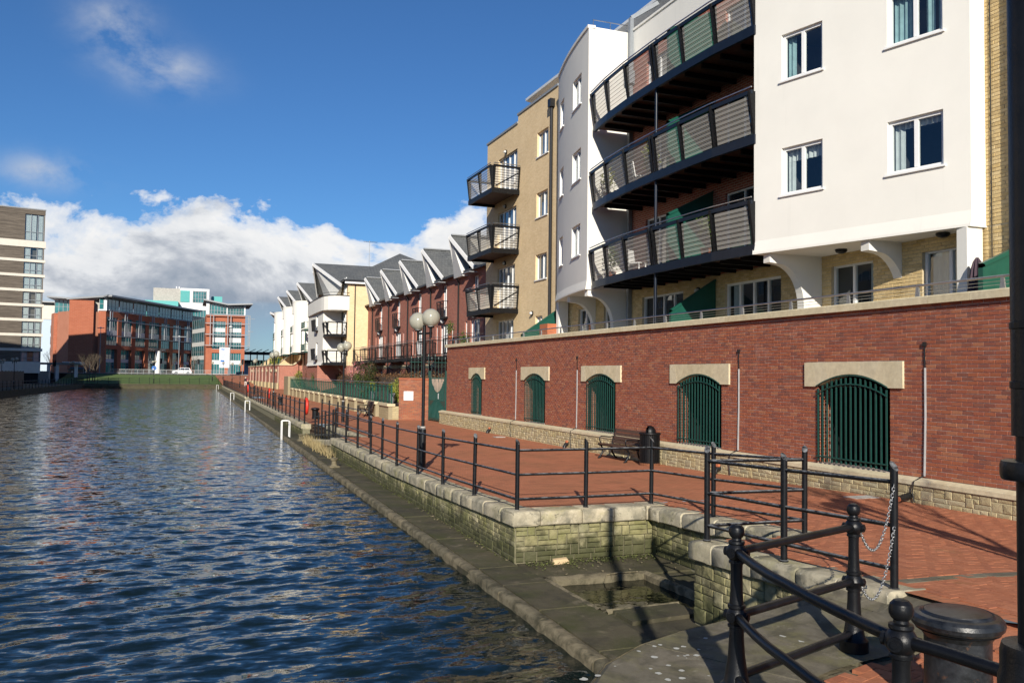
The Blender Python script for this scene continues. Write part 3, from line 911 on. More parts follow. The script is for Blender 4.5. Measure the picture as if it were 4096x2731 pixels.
def coping_mesh(L, W=0.47, H=0.245, round_=0.07, name='coping_stone', mat='coping_stone', jit=0.0):
    """bull-nosed stone: x = across (front at 0 towards -x), y = along, z = up, top at 0"""
    prof = [(W, -H), (W, -0.004)]
    for k in range(5):
        a = math.pi / 2 * k / 4
        prof.append((round_ - round_ * math.sin(a), -round_ + round_ * math.cos(a)))
    prof += [(0.0, -H + 0.02), (0.02, -H)]
    mb = MB()
    n = len(prof); ysn = [0.006, 0.02, L * 0.33, L * 0.66, L - 0.02, L - 0.006]
    vs = []
    for k, y in enumerate(ysn):
        e = 0.012 if k in (0, 5) else random.uniform(-jit, jit)
        for (x, z) in prof:
            vs.append((x + e * (1 if x < W * 0.6 else 0), y, z - (e if z > -0.05 else 0)))
    fs = []
    for i in range(5):
        for k in range(n):
            fs.append((i * n + k, (i + 1) * n + k, (i + 1) * n + (k + 1) % n, i * n + (k + 1) % n))
    fs.append(tuple(range(n))); fs.append(tuple(reversed(range(5 * n, 6 * n))))
    mb.mesh_part(vs, fs)
    return mb.make(name, mat, 0.7)


COPE = [coping_mesh(L, jit=0.006) for L in (0.62, 0.78, 0.95, 0.70)]
COPEL = (0.62, 0.78, 0.95, 0.70)


def lay_coping(parent, pts, zf, meshes=COPE, lens=COPEL, name='coping_stone', maxn=300, dz=0.0):
    """stones along a polyline (front edge); the stone body lies to the right of travel"""
    count = 0
    for (a, b) in zip(pts, pts[1:]):
        a = Vector((*a, 0)); b = Vector((*b, 0)); d = (b - a); T = d.length; d.normalize(); s = 0.0
        rz = math.atan2(d.y, d.x) - math.pi / 2
        while s < T - 0.15:
            k = random.randrange(len(lens)); L = lens[k]
            if s + L > T - 0.25: f = (T - s) / L
            else: f = 1.0
            p = a + d * s
            q = a + d * min(T, s + L * f)
            za, zb = zf(p.x, p.y), zf(q.x, q.y)
            o = put(name, meshes[k], parent, (p.x, p.y, za + dz + random.uniform(-0.004, 0.004)))
            o.rotation_euler = (math.atan2(zb - za, L * f), 0, rz)
            o.scale = (1, f, 1)
            s += L * f; count += 1
    return count


def quay():
    q = thing('quay_wall', 'weathered sandstone quay wall carrying the promenade railing above the low ledge', 'quay wall', (5.4, 14, LEDGE))
    zf = lambda x, y: gz(x, y)
    F = lambda y: (xq(y) - 0.17, y)
    # coping: long quay edge, then the inlet
    lay_coping(q, [F(13.62), F(34.4)], zf)
    lay_coping(q, [F(44.0), F(90.0)], zf)
    lay_coping(q, [F(96.0), F(176.0)], zf)
    # inlet: far edge (front faces the camera), right edge
    lay_coping(q, [(7.83, 13.6), (F(13.6)[0] + 0.01, 13.6)], zf)
    lay_coping(q, [(7.86, 9.55), (7.86, 13.6)], zf)
    # near pier of the inlet, in front of the chained post
    lay_coping(q, [(6.22, 6.35), (6.22, 9.75)], lambda x, y: gz(6.3, y))
    m_ = MB(); m_.box(7.84, 8.32, 13.605, 14.07, -0.245, -0.006); m_.build('coping_stone', 'coping_stone', q)
    # cores
    c = MB()
    def strip(y0, y1, xo=0.1):
        n = max(1, int((y1 - y0) / 3))
        for k in range(n):
            a, b = y0 + (y1 - y0) * k / n, y0 + (y1 - y0) * (k + 1) / n
            c.hexa([(xq(a) - xo, a, -1.5), (xq(a) + 0.25, a, -1.5), (xq(b) + 0.25, b, -1.5), (xq(b) - xo, b, -1.5),
                    (xq(a) - xo, a, gz(6, a) - 0.243), (xq(a) + 0.25, a, gz(6, a) - 0.243), (xq(b) + 0.25, b, gz(6, b) - 0.243), (xq(b) - xo, b, gz(6, b) - 0.243)])
    strip(13.7, 34.4); strip(44, 90); strip(96, 176)
    c.box(5.62, 8.3, 13.72, 14.1, -1.5, -0.25)
    c.box(8.0, 8.3, 9.5, 13.7, -1.5, -0.25)
    c.hexa([(6.31, 6.3, -1.5), (6.6, 6.3, -1.5), (6.6, 9.7, -1.5), (6.31, 9.7, -1.5), (6.31, 6.3, gz(6.3, 6.3) - 0.25), (6.6, 6.3, gz(6.3, 6.3) - 0.25), (6.6, 9.7, gz(6.3, 9.7) - 0.25), (6.31, 9.7, gz(6.3, 9.7) - 0.25)])
    c.box(6.62, 8.0, 9.4, 9.66, -1.5, -0.1)
    c.build('wall_core', 'mortar_dock', q)
    # rubble faces
    W1 = Wall((xq(13.66) - 0.1, 13.66), (xq(60) - 0.1, 60), flip=True)
    it = rubble_items(W1, 0, 20.7, LEDGE, lambda s: gz(6, 13.66 + s) - 0.245, lens=(0.2, 0.5))
    it += rubble_items(W1, 30.4, 46.3, LEDGE, -0.465, lens=(0.2, 0.55))
    W2 = Wall((xq(13.66) - 0.1, 13.68), (8.0, 13.68))
    it += rubble_items(W2, 0.02, W2.L, LEDGE, lambda s: -0.25, lens=(0.14, 0.38), big=0.36)
    W3 = Wall((7.985, 9.6), (7.985, 13.66), flip=True)
    it += rubble_items(W3, 0.0, W3.L - 0.02, LEDGE, lambda s: gz(8, 9.6 + s) - 0.25, lens=(0.14, 0.4), big=0.36)
    W4 = Wall((6.30, 6.3), (6.30, 9.7), flip=True)
    it += rubble_items(W4, 0.0, W4.L, LEDGE, lambda s: gz(6.3, 6.3 + s) - 0.25, unit=0.10, lens=(0.14, 0.36), proud=0.02, big=0.36)
    W5 = Wall((6.30, 9.705), (8.0, 9.705), flip=True)
    it += rubble_items(W5, 0.0, W5.L, LEDGE, -0.12, lens=(0.14, 0.4))
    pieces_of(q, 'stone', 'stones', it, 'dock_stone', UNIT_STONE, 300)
    # stair that goes down behind the second gap
    s = MB()
    n = 12
    for k in range(n):
        a, b = 34.4 + 9.6 * k / n, 34.4 + 9.6 * (k + 1) / n
        z = -0.24 - 0.5 * k / n
        s.box(xq(38) + 0.1, 7.3, a, b, -1.5, z)
    s.build('ramp_steps', 'ledge_stone', q)
    lay_coping(q, [F(34.4), F(40.2)], lambda x, y: -0.30 - 0.40 * (y - 34.4) / 5.8)
    lay_coping(q, [(7.02, 34.4), (7.02, 44.0)], zf)
    c = MB(); c.box(7.1, 7.4, 34.4, 44.0, -1.5, -0.46)
    c.hexa([(xq(34) - 0.1, 34.4, -1.5), (xq(34) + 0.28, 34.4, -1.5), (xq(40) + 0.28, 40.2, -1.5), (xq(40) - 0.1, 40.2, -1.5), (xq(34) - 0.1, 34.4, -0.54), (xq(34) + 0.28, 34.4, -0.54), (xq(40) + 0.28, 40.2, -0.94), (xq(40) - 0.1, 40.2, -0.94)])
    c.build('wall_core', 'mortar_dock', q)


quay()


def ledge():
    mb = MB()
    for k in range(60):
        a, b = -2 + k * 3.0, 1 + k * 3.0
        if b > 178: break
        xr = 8.1 if a < 13.6 else xq(a) + 0.05
        mb.hexa([(xl(a) + 0.1, a, -2.0), (xq(a) + 0.1, a, -2.0), (xq(b) + 0.1, b, -2.0), (xl(b) + 0.1, b, -2.0),
                 (xl(a) + 0.1, a, LEDGE - 0.04), (xq(a) + 0.1, a, LEDGE - 0.04), (xq(b) + 0.1, b, LEDGE - 0.04), (xl(b) + 0.1, b, LEDGE - 0.04)]) if a > 12.5 else None
    # floor round the pool inside the inlet
    mb.box(4.47, 5.42, -2, 14.0, -2.0, LEDGE - 0.04)
    mb.box(5.42, 8.0, 12.42, 13.75, -2.0, LEDGE - 0.02)
    mb.box(7.12, 8.0, 9.7, 12.42, -2.0, LEDGE - 0.05)
    mb.box(5.42, 6.62, 8.2, 10.56, -2.0, LEDGE - 0.03)
    o = mb.build('ledge', 'ledge_stone', kind='structure')
    rs = random.Random(11)
    # slabs
    y = 7.6
    while y < 176:
        L = rs.uniform(1.0, 1.9)
        b = y + L
        x0a, x0b = xl(y) + 0.20, xl(b) + 0.20
        x1a = 5.40 if b < 13.6 else xq(y) - 0.06; x1b = 5.40 if b < 13.6 else xq(b) - 0.06
        if y < 13.6 < b: x1b = x1a = 5.36
        z = LEDGE + rs.uniform(-0.006, 0.006)
        m_ = MB(); e = 0.008
        m_.hexa([(x0a, y + e, LEDGE - 0.045), (x1a, y + e, LEDGE - 0.045), (x1b, b - e, LEDGE - 0.045), (x0b, b - e, LEDGE - 0.045),
                 (x0a + 0.01, y + e * 2, z), (x1a - 0.01, y + e * 2, z), (x1b - 0.01, b - 2 * e, z), (x0b + 0.01, b - 2 * e, z)])
        m_.build('slab', 'ledge_stone', o)
        y = b
    # rounded, broken outer edge
    y = 7.6
    while y < 176:
        L = rs.uniform(0.9, 1.7) if y < 60 else rs.uniform(3, 5)
        prof = [(0.21, -0.9), (0.21, -0.03), (0.165, 0.008), (0.06, 0.012), (0.015, -0.008), (0.0, -0.04), (-0.005, -0.3), (0.0, -0.9)]
        m_ = MB(); n = len(prof); vs = []; ny = 7
        for k in range(ny):
            yy = y + 0.006 + (L - 0.012) * k / (ny - 1)
            for (a, u) in prof:
                w = 0.006 if u > -0.2 else 0.004
                vs.append((xl(yy) + a + rs.uniform(-w, w) * (a < 0.2), yy, LEDGE + u + (rs.uniform(-0.008, 0.003) if u > -0.2 else 0)))
        fs = [(i * n + k, (i + 1) * n + k, (i + 1) * n + (k + 1) % n, i * n + (k + 1) % n) for i in range(ny - 1) for k in range(n)]
        fs += [tuple(range(n)), tuple(reversed(range((ny - 1) * n, ny * n)))]
        m_.mesh_part(vs, fs)
        m_.build('edge_stone', 'edge_stone', o, smooth=0.9)
        y += L
    # pool water in the inlet and its broken rim
    w = MB(); w.face([(5.3, 9.9, -0.955), (7.2, 9.9, -0.955), (7.2, 12.6, -0.955), (5.3, 12.6, -0.955)])
    w.build('pool_water', 'still_water', kind='structure')
    rim = [((5.44, 12.44), (7.1, 12.40), 0.22, 0.10), ((5.40, 10.6), (5.42, 12.44), 0.07, 0.03), ((7.12, 12.4), (7.14, 10.4), 0.12, 0.12), ((5.44, 10.50), (6.6, 10.56), 0.10, 0.04)]
    for (a, b, w_, hh) in rim:
        m_ = MB(); n = 14; d = Vector((b[0] - a[0], b[1] - a[1], 0)); T = d.length; d.normalize(); nn = Vector((-d.y, d.x, 0))
        vs = []
        for k in range(n):
            p = Vector((*a, 0)) + d * T * k / (n - 1); j = rs.uniform(0.5, 1.2)
            vs += [p - nn * w_ * 0.5 * j + Vector((0, 0, -1.2)), p - nn * w_ * 0.5 * j + Vector((0, 0, LEDGE - 0.01)), p + Vector((0, 0, LEDGE + 0.018 + hh * 0.2 * rs.random())), p + nn * w_ * j + Vector((0, 0, LEDGE - 0.012))]
        fs = [(k * 4 + i, k * 4 + 4 + i, k * 4 + 5 + i, k * 4 + 1 + i) for k in range(n - 1) for i in range(3)]
        m_.mesh_part(vs, fs); m_.build('pool_rim', 'edge_stone', o, smooth=0.9)
    # step slab at the camera side of the pool
    m_ = MB(); m_.hexa([(5.48, 9.86, -1.0), (6.6, 9.95, -1.0), (6.56, 10.52, -1.0), (5.50, 10.46, -1.0), (5.50, 9.88, LEDGE + 0.02), (6.58, 9.97, LEDGE + 0.02), (6.54, 10.50, LEDGE + 0.02), (5.52, 10.44, LEDGE + 0.02)])
    m_.build('slab', 'ledge_stone', o)
    # iron ring and small iron mooring posts on the ledge
    return o


LEDGE_OBJ = ledge()


def platform():
    """curved stone apron the camera looks over"""
    arc = [(1.9, 1.0), (2.05, 2.6), (2.25, 3.9), (2.52, 5.0), (2.91, 5.87), (3.25, 6.27), (3.76, 6.62), (4.27, 6.84), (4.75, 6.98), (5.38, 7.17), (5.98, 7.27), (6.32, 7.30)]
    inn = [(3.2, 0.9), (3.3, 2.4), (3.45, 3.4), (3.66, 4.2), (3.95, 4.82), (4.2, 5.14), (4.45, 5.36), (4.80, 5.50), (5.15, 5.58), (5.6, 5.62), (6.1, 5.6), (6.5, 5.58)]
    def pz(x, y): return max(0.0, min(0.26, (x - 5.55) * 0.27)) + 0.0
    base = MB()
    for (a, b, c, d) in zip(arc, arc[1:], inn[1:], inn):
        base.face([(*a, -1.6), (*b, -1.6), (*b, -0.02 + pz(*b)), (*a, -0.02 + pz(*a))])
        base.face([(*a, -0.03 + pz(*a)), (*b, -0.03 + pz(*b)), (*c, -0.03 + pz(*c)), (*d, -0.03 + pz(*d))])
    # bed of the brick paving behind the stones
    pts = inn
    for (c, d) in zip(inn, inn[1:]):
        base.face([(*c, -0.034 + pz(*c)), (*d, -0.034 + pz(*d)), (d[0] + 3.0, d[1] - 3.2, -0.034 + pz(d[0] + 3, 0)), (c[0] + 3.0, c[1] - 3.2, -0.034 + pz(c[0] + 3, 0))])
    o = base.build('stone_apron', 'edge_stone', kind='structure')
    # wedge stones, rounded outer lip
    i = 0
    spans = [(0, 2), (2, 4), (4, 6), (6, 8), (8, 10), (10, 11)]
    rs = random.Random(5)
    for (p, q) in spans:
        m_ = MB()
        for k in range(p, q):
            a, b, c, d = [Vector((*v, 0)) for v in (arc[k], arc[k + 1], inn[k + 1], inn[k])]
            if k == p:
                dd = (b - a).normalized() * 0.008; a = a + dd; d = d + dd
            if k == q - 1:
                dd = (b - a).normalized() * 0.008; b = b - dd; c = c - dd
            la, lb = a + (d - a).normalized() * 0.05, b + (c - b).normalized() * 0.05
            za = lambda v, z: Vector((v.x, v.y, z + pz(v.x, v.y)))
            oa, ob = a - (d - a).normalized() * 0.03, b - (c - b).normalized() * 0.03
            m_.face([za(la, 0), za(lb, 0), za(c, 0), za(d, 0)])
            m_.face([za(oa, -0.05), za(ob, -0.05), za(lb, 0), za(la, 0)])
            m_.face([za(oa, -0.34), za(ob, -0.34), za(ob, -0.05), za(oa, -0.05)])
            if k == p: m_.face([za(la, 0), za(d, 0), za(d, -0.3), za(la, -0.3)])
            if k == q - 1: m_.face([za(lb, 0), za(lb, -0.3), za(c, -0.3), za(c, 0)])
        m_.build('apron_stone', 'platform_stone', o)
    # second row of slabs between the apron and the pier, behind the post
    m_ = MB(); m_.hexa([(5.62, 5.64, -0.2), (6.52, 5.6, -0.2), (6.52, 6.6, -0.2), (6.2, 6.62, -0.2), (5.62, 5.64, 0.03), (6.52, 5.6, 0.262), (6.52, 6.6, 0.262), (6.2, 6.62, 0.17)])
    m_.build('apron_stone', 'platform_stone', o)
    # brick pavers on the apron
    items = []
    L, Wd = 0.2, 0.1
    def inside(x, y):
        for (c, d) in zip(inn, inn[1:]):
            pass
        # right of / below the inner line
        for (c, d) in zip(inn, inn[1:]):
            if c[0] - 0.001 <= x <= d[0]:
                t = (x - c[0]) / max(1e-6, d[0] - c[0]); yy = c[1] + (d[1] - c[1]) * t
                return y < yy - 0.10
        return False
    ca, sa = math.cos(R(18)), math.sin(R(18))
    for i in range(0, 60):
        for j in range(0, 60):
            k = (i - j) % 4
            cx, cy = i * Wd, j * Wd
            if k == 0: c = (cx + Wd, cy + Wd / 2); ex, ey = Vector((L - 0.005, 0, 0)), Vector((0, Wd - 0.005, 0))
            elif k == 3: c = (cx + Wd / 2, cy + Wd); ex, ey = Vector((0, L - 0.005, 0)), Vector((-(Wd - 0.005), 0, 0))
            else: continue
            rx, ry = 3.6 + c[0] * ca + c[1] * sa * 0 - c[1] * sa, 2.6 + c[0] * sa + c[1] * ca
            if not inside(rx, ry): continue
            ex = Vector((ex.x * ca - ex.y * sa, ex.x * sa + ex.y * ca, 0)); ey = Vector((ey.x * ca - ey.y * sa, ey.x * sa + ey.y * ca, 0))
            sl = 0.27 if 5.55 < rx < 6.5 else 0.0
            ex.z = ex.x * sl; ey.z = ey.x * sl
            items.append((Vector((rx, ry, pz(rx, ry) - 0.03 + random.uniform(-0.002, 0.002))), ex, Vector((0, 0, 0.03)), ey))
    pieces_of(o, 'paver', 'pavers', items, 'paver', UNIT_PAVER, 300)
    return pz


PZ = platform()

# far bank, left bank
def banks():
    b = MB(); b.box(-21, 9.0, 186, 190, -2, -0.35); b.box(-21, 9.5, 189.2, 190.2, -2, -0.12)
    b.build('far_quay', 'ledge_stone', kind='structure')
    gr = MB(); nx, ny = 30, 12
    f = lambda x, y: -0.15 + 1.9 * min(1, max(0, (y - 190) / 26)) + 0.05 * math.sin(x * 0.6) * math.sin(y * 0.4)
    for i in range(nx):
        for j in range(ny):
            xa, xb = -22 + 31 * i / nx, -22 + 31 * (i + 1) / nx; ya, yb = 189.8 + 26 * j / ny, 189.8 + 26 * (j + 1) / ny
            gr.face([(xa, ya, f(xa, ya)), (xb, ya, f(xb, ya)), (xb, yb, f(xb, yb)), (xa, yb, f(xa, yb))])
    gr.build('grass_bank', 'grass', kind='structure')
    rd = MB(); rd.face([(-90, 215.5, 1.72), (60, 215.5, 1.72), (60, 246, 1.76), (-90, 246, 1.76)]); rd.face([(-90, 246, 1.76), (60, 246, 1.76), (90, 420, 1.8), (-120, 420, 1.8)])
    rd.box(-90, 60, 215.0, 215.4, -0.3, 1.85)
    rd.build('road', 'asphalt', kind='structure')
    pv = MB(); pv.box(-80, 50, 246, 249.4, 1.4, 1.88); pv.build('pavement', 'kerb_stone', kind='structure')
    lf = MB()
    pts = [(-19.6, 10), (-19.2, 117), (-18.3, 144), (-17.0, 176), (-16.2, 190)]
    for a, b_ in zip(pts, pts[1:]):
        lf.hexa([(a[0] - 30, a[1], -2), (a[0], a[1], -2), (b_[0], b_[1], -2), (b_[0] - 30, b_[1], -2), (a[0] - 30, a[1], -0.2), (a[0], a[1], -0.2), (b_[0], b_[1], -0.2), (b_[0] - 30, b_[1], -0.2)])
    lf.build('left_quay', 'ledge_stone', kind='structure')
    # ramp of paving at the far right, up to the road
    pv = MB()
    pv.face([(8.7, 176, -0.2), (17, 176, -0.2), (17, 215, 1.7), (8.7, 215, 1.7)])
    pv.build('path', 'paving', kind='structure')


banks()
# ------------------------------------------------------------------ the brick retaining wall with its grilles
WX = 13.0
ARCHES = [(14.23, 1.03, 1.39), (19.84, 1.03, 1.40), (25.56, 1.02, 1.41), (31.15, 1.0, 1.40), (38.1, 0.70, 1.12)]   # centre y, half opening, half lintel
Z_PL, Z_SPR, Z_APX, Z_LIN, Z_COPB, Z_COPT = 0.46, 2.11, 2.38, 2.63, 3.68, 3.83


def terrace_wall():
    w = thing('retaining_wall', 'long red brick retaining wall with arched green grilles and a pale stone coping', 'wall', (WX, 25, 0))
    B = Wall((WX, 4.0), (WX, 42.9), flip=True)            # out = -x
    S = lambda y: y - 4.0
    holes = []; lint = []
    for (c, ho, hl) in ARCHES:
        holes.append((S(c - ho), S(c + ho), Z_PL + 0.02, Z_SPR + 0.01, 0.34))
        lint.append((S(c - hl), S(c + hl), Z_SPR, Z_LIN))
    core = MB()
    wall_faces(core, B, 0, B.L, -0.4, Z_COPB, holes + [(S(c - ho), S(c + ho), Z_SPR, Z_APX + 0.02, 0.3) for (c, ho, hl) in ARCHES], d=-0.004)
    core.face([B.P(B.L, -0.004, -0.4), B.P(B.L, -3, -0.4), B.P(B.L, -3, Z_COPB), B.P(B.L, -0.004, Z_COPB)])
    core.build('wall_core', 'mortar', w)
    it = brick_items(B, 0, B.L, Z_PL + 0.005, Z_COPB, [h[:4] for h in holes] + lint, d=-0.004, proud=0.009)
    # bricks of the return at the far end and in the jambs
    E_ = Wall((WX, 42.9), (WX + 2.0, 42.9), flip=True)
    pieces_of(w, 'brick', 'bricks', it, 'brick_red', UNIT_BRICK, 300)
    jm = MB()
    for (c, ho, hl) in ARCHES:
        J = Wall((WX, c + ho - 0.002), (WX + 0.34, c + ho - 0.002))
        ji = brick_items(J, 0, 0.34, Z_PL + 0.02, Z_SPR, d=0.0, proud=0.008)
        for (cc, ex, ey, ez) in ji:
            n = len(jm.v); jm.v.extend([tuple(Vector(cc) + ex * q[0] + ey * q[1] + ez * q[2]) for q in UNIT_BRICK[0]])
            for f in UNIT_BRICK[1]:
                jm.f.append(tuple(i + n for i in f)); jm.uv.append([(0, 0)] * 4); jm.mi.append(0)
    jm.build('jamb_bricks', 'brick_red', w, kind='stuff')
    # dark car park behind the openings
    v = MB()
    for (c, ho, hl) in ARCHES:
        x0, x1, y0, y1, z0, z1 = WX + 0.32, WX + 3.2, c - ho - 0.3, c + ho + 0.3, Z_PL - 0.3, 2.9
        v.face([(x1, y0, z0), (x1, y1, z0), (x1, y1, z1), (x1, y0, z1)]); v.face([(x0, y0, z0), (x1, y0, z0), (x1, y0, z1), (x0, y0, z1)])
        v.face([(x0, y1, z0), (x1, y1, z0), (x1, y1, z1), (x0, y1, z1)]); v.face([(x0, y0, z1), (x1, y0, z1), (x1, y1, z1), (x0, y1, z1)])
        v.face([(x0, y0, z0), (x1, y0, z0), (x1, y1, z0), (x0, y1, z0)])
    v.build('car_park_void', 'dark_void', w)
    # coping stones
    y = 4.0
    while y < 42.95:
        L = 0.91 if y + 0.91 < 42.5 else 42.98 - y
        m_ = MB(); z0 = Z_COPB + random.uniform(-.002, .002)
        m_.prism([(WX - 0.10, 0, z0), (WX + 0.36, 0, z0), (WX + 0.36, 0, Z_COPT - 0.01), (WX - 0.08, 0, Z_COPT), (WX - 0.10, 0, Z_COPT - 0.02)], (0, y + 0.004, 0), (0, y + L - 0.004, 0))
        m_.build('coping_stone', 'cream_stone', w)
        y += L
    # plinth: rubble and a sloping cap
    PB = Wall((WX - 0.16, 4.0), (WX - 0.16, 43.6), flip=True)
    g0 = lambda s: gz(12.8, 4.0 + s) - 0.05
    it = rubble_items(PB, 0, PB.L, g0, 0.335, unit=0.092, lens=(0.15, 0.42), proud=0.017, gap=0.006)
    pieces_of(w, 'plinth_stone', 'plinth_stones', it, 'plinth_stone', UNIT_STONE, 300)
    c = MB(); c.box(WX - 0.158, WX + 0.0, 4.0, 43.6, -0.6, 0.335); c.box(WX - 0.158, WX + 0.3, 42.98, 43.6, -0.6, 0.335); c.build('plinth_core', 'mortar_yellow', w)
    y = 4.0
    while y < 43.6:
        L = min(1.15, 43.62 - y)
        m_ = MB(); m_.prism([(WX - 0.20, 0, 0.337), (WX - 0.006, 0, 0.337), (WX - 0.006, 0, Z_PL + 0.003), (WX - 0.03, 0, Z_PL), (WX - 0.20, 0, 0.415)], (0, y + 0.003, 0), (0, y + L - 0.003, 0))
        m_.build('plinth_cap', 'cream_stone', w)
        y += L
    # lintels: seven voussoirs with a segmental soffit
    for (c, ho, hl) in ARCHES:
        rise = Z_APX - Z_SPR; r = (ho * ho + rise * rise) / (2 * rise); zc = Z_APX - r
        cuts_b = [-hl, -ho, -ho * 0.62, -ho * 0.22, ho * 0.22, ho * 0.62, ho, hl]
        cuts_t = [-hl, -hl * 0.80, -ho * 0.78, -ho * 0.28, ho * 0.28, ho * 0.78, hl * 0.80, hl]
        def zb(t): return Z_SPR if abs(t) >= ho else zc + math.sqrt(max(0, r * r - t * t))
        for k in range(7):
            b0, b1, t0, t1 = cuts_b[k], cuts_b[k + 1], cuts_t[k], cuts_t[k + 1]
            poly = [(t0, Z_LIN), (t1, Z_LIN)]
            n = 5
            poly += [(b1 + (b0 - b1) * q / n, zb(b1 + (b0 - b1) * q / n)) for q in range(n + 1)]
            m_ = MB()
            cx = sum(p[0] for p in poly) / len(poly); cz = sum(p[1] for p in poly) / len(poly)
            poly = [(cx + (p[0] - cx) * 0.996, cz + (p[1] - cz) * 0.996) for p in poly]
            m_.prism([(0, c + p[0], p[1]) for p in poly], (WX - 0.05 + random.uniform(-.002, .002), 0, 0), (WX + 0.3, 0, 0))
            m_.build('voussoir', 'cream_stone', w)
        # grille: bars on arched rails, standing in front of the opening
        G = MB()
        gx = WX - 0.035
        for (zz, ar) in ((Z_PL + 0.16, False), (Z_SPR - 0.10, True), (Z_SPR - 0.02 + 0.10, True)):
            pts = []
            for q in range(15):
                t = -ho * 0.98 + 2 * ho * 0.98 * q / 14
                pts.append((gx - 0.02, c + t, zz + ((math.sqrt(max(0, r * r - t * t)) - (r - rise)) * 0.9 - 0.08 if ar else 0)))
            G.tube(pts, 0.016, 6)
        go = G.build('grille', 'green_dark', w, smooth=0.8)
        nb = int(round(2 * ho / 0.142))
        for q in range(nb):
            t = -ho + 0.06 + (2 * ho - 0.12) * q / (nb - 1)
            m_ = MB(); zt = zb(t) - 0.07
            m_.beam((gx, c + t, Z_PL + 0.055), (gx, c + t, zt), 0.036, 0.022, (1, 0, 0))
            m_.build('bar', 'green_dark', go)
    # cable conduits
    for (y, g1) in ((12.33, 2.5), (18.06, 2.5), (27.33, 2.45), (33.1, 2.45)):
        m_ = MB(); m_.tube([(WX - 0.02, y + 0.03, 0.5), (WX - 0.02, y, 1.6), (WX - 0.02, y, 2.5)], 0.021, 6); o = m_.build('cable_conduit', 'conduit_grey', w, smooth=0.8)
        m_ = MB(); m_.tube([(WX - 0.018, y, 2.5), (WX - 0.02, y + 0.01, 2.75), (WX - 0.018, y, 2.96)], 0.014, 6); m_.box(WX - 0.05, WX - 0.005, y - 0.03, y + 0.03, 2.90, 2.98); m_.build('cable', 'pipe_black', o)
        m_ = MB(); m_.tube([(WX - 0.02, y + 0.03, 0.52), (WX - 0.10, y + 0.06, 0.47), (WX - 0.21, y + 0.10, 0.40), (WX - 0.215, y + 0.13, 0.2), (WX - 0.20, y + 0.10, gz(12.8, y) + 0.02)], 0.012, 6); m_.build('cable', 'pipe_black', o)
    # stub drain pipes at the foot
    for y in (12.55, 18.63, 27.69, 35.7):
        z = gz(12.7, y)
        m_ = MB(); m_.tube([(WX - 0.16, y, z + 0.14), (WX - 0.27, y, z + 0.13), (WX - 0.33, y - 0.03, z + 0.05), (WX - 0.34, y - 0.04, z)] if y > 13 else [(WX - 0.15, y, z + 0.12), (WX - 0.32, y - 0.02, z + 0.11), (WX - 0.5, y - 0.05, z + 0.075)], 0.06, 10)
        o = m_.build('drain_pipe', 'pipe_black', w, smooth=0.8)
        m_ = MB(); m_.tube([(WX - 0.50, y - 0.05, z + 0.075), (WX - 0.515, y - 0.053, z + 0.073)] if y < 13 else [(WX - 0.20, y, z + 0.20), (WX - 0.26, y, z + 0.225)], 0.05, 10); m_.build('pipe_socket', 'terracotta', o)
    return w


RW = terrace_wall()


def terrace_rail():
    t = thing('terrace_handrail', 'stainless steel handrail and wires along the coping of the brick wall', 'handrail', (WX + 0.05, 25, Z_COPT))
    m_ = MB(); m_.tube([(WX - 0.03, 4, 4.04), (WX - 0.03, 42.7, 4.04)], 0.022, 8); m_.build('rail', 'steel', t, smooth=0.8)
    for k, z in enumerate((3.90, 3.96)):
        m_ = MB(); m_.tube([(WX - 0.03, 4, z), (WX - 0.03, 42.7, z)], 0.005, 4); m_.build('wire', 'steel', t)
    y = 5.26
    while y < 42.8:
        m_ = MB()
        m_.prism([(WX - 0.045, y - 0.055, Z_COPT - 0.012), (WX - 0.045, y + 0.055, Z_COPT - 0.012), (WX - 0.045, y + 0.028, 4.03), (WX - 0.045, y, 4.055), (WX - 0.045, y - 0.028, 4.03)], (0, 0, 0), (0.03, 0, 0))
        m_.build('post', 'galvanised', t)
        y += 1.805


terrace_rail()


# ------------------------------------------------------------------ railings of the quay
def rail_post_mesh(h=1.2, r=0.038, cut=0.09):
    m_ = MB(); n = 12
    vs = [(r * math.cos(2 * math.pi * k / n), r * math.sin(2 * math.pi * k / n), -0.02) for k in range(n)]
    vs += [(r * math.cos(2 * math.pi * k / n), r * math.sin(2 * math.pi * k / n), h - cut / 2 + cut / 2 * (-math.cos(2 * math.pi * k / n))) for k in range(n)]
    fs = [(k, (k + 1) % n, n + (k + 1) % n, n + k) for k in range(n)] + [tuple(range(n, 2 * n))]
    m_.mesh_part(vs, fs)
    m_.lathe([(0.05, -0.02), (0.05, 0.008), (r, 0.012)], (0, 0, 0), 12, cap=False)
    return m_.make('post', 'rail_black', 0.7)


POST = rail_post_mesh()


def railing(name, label, pts, closed=False, heights=(0.185, 0.595, 1.005), skip=(), lean=0.008, turn=None):
    """pts: list of (x, y, z) post feet"""
    t = thing(name, label, 'railing', pts[0], group=None)
    tops = []
    for i, p in enumerate(pts):
        q = pts[min(i + 1, len(pts) - 1)]; q0 = pts[max(i - 1, 0)]
        rz = (math.atan2(q[1] - q0[1], q[0] - q0[0]) + (math.pi if turn else 0))
        o = put('post', POST, t, p); o.rotation_euler = (random.uniform(-lean, lean), random.uniform(0, lean * 2), rz)
    for h in heights:
        for i, (a, b) in enumerate(zip(pts, pts[1:])):
            if i in skip: continue
            m_ = MB(); m_.tube([(a[0], a[1], a[2] + h), (b[0], b[1], b[2] + h)], 0.0215, 8); m_.build('rail', 'rail_black', t, smooth=0.8)
    return t


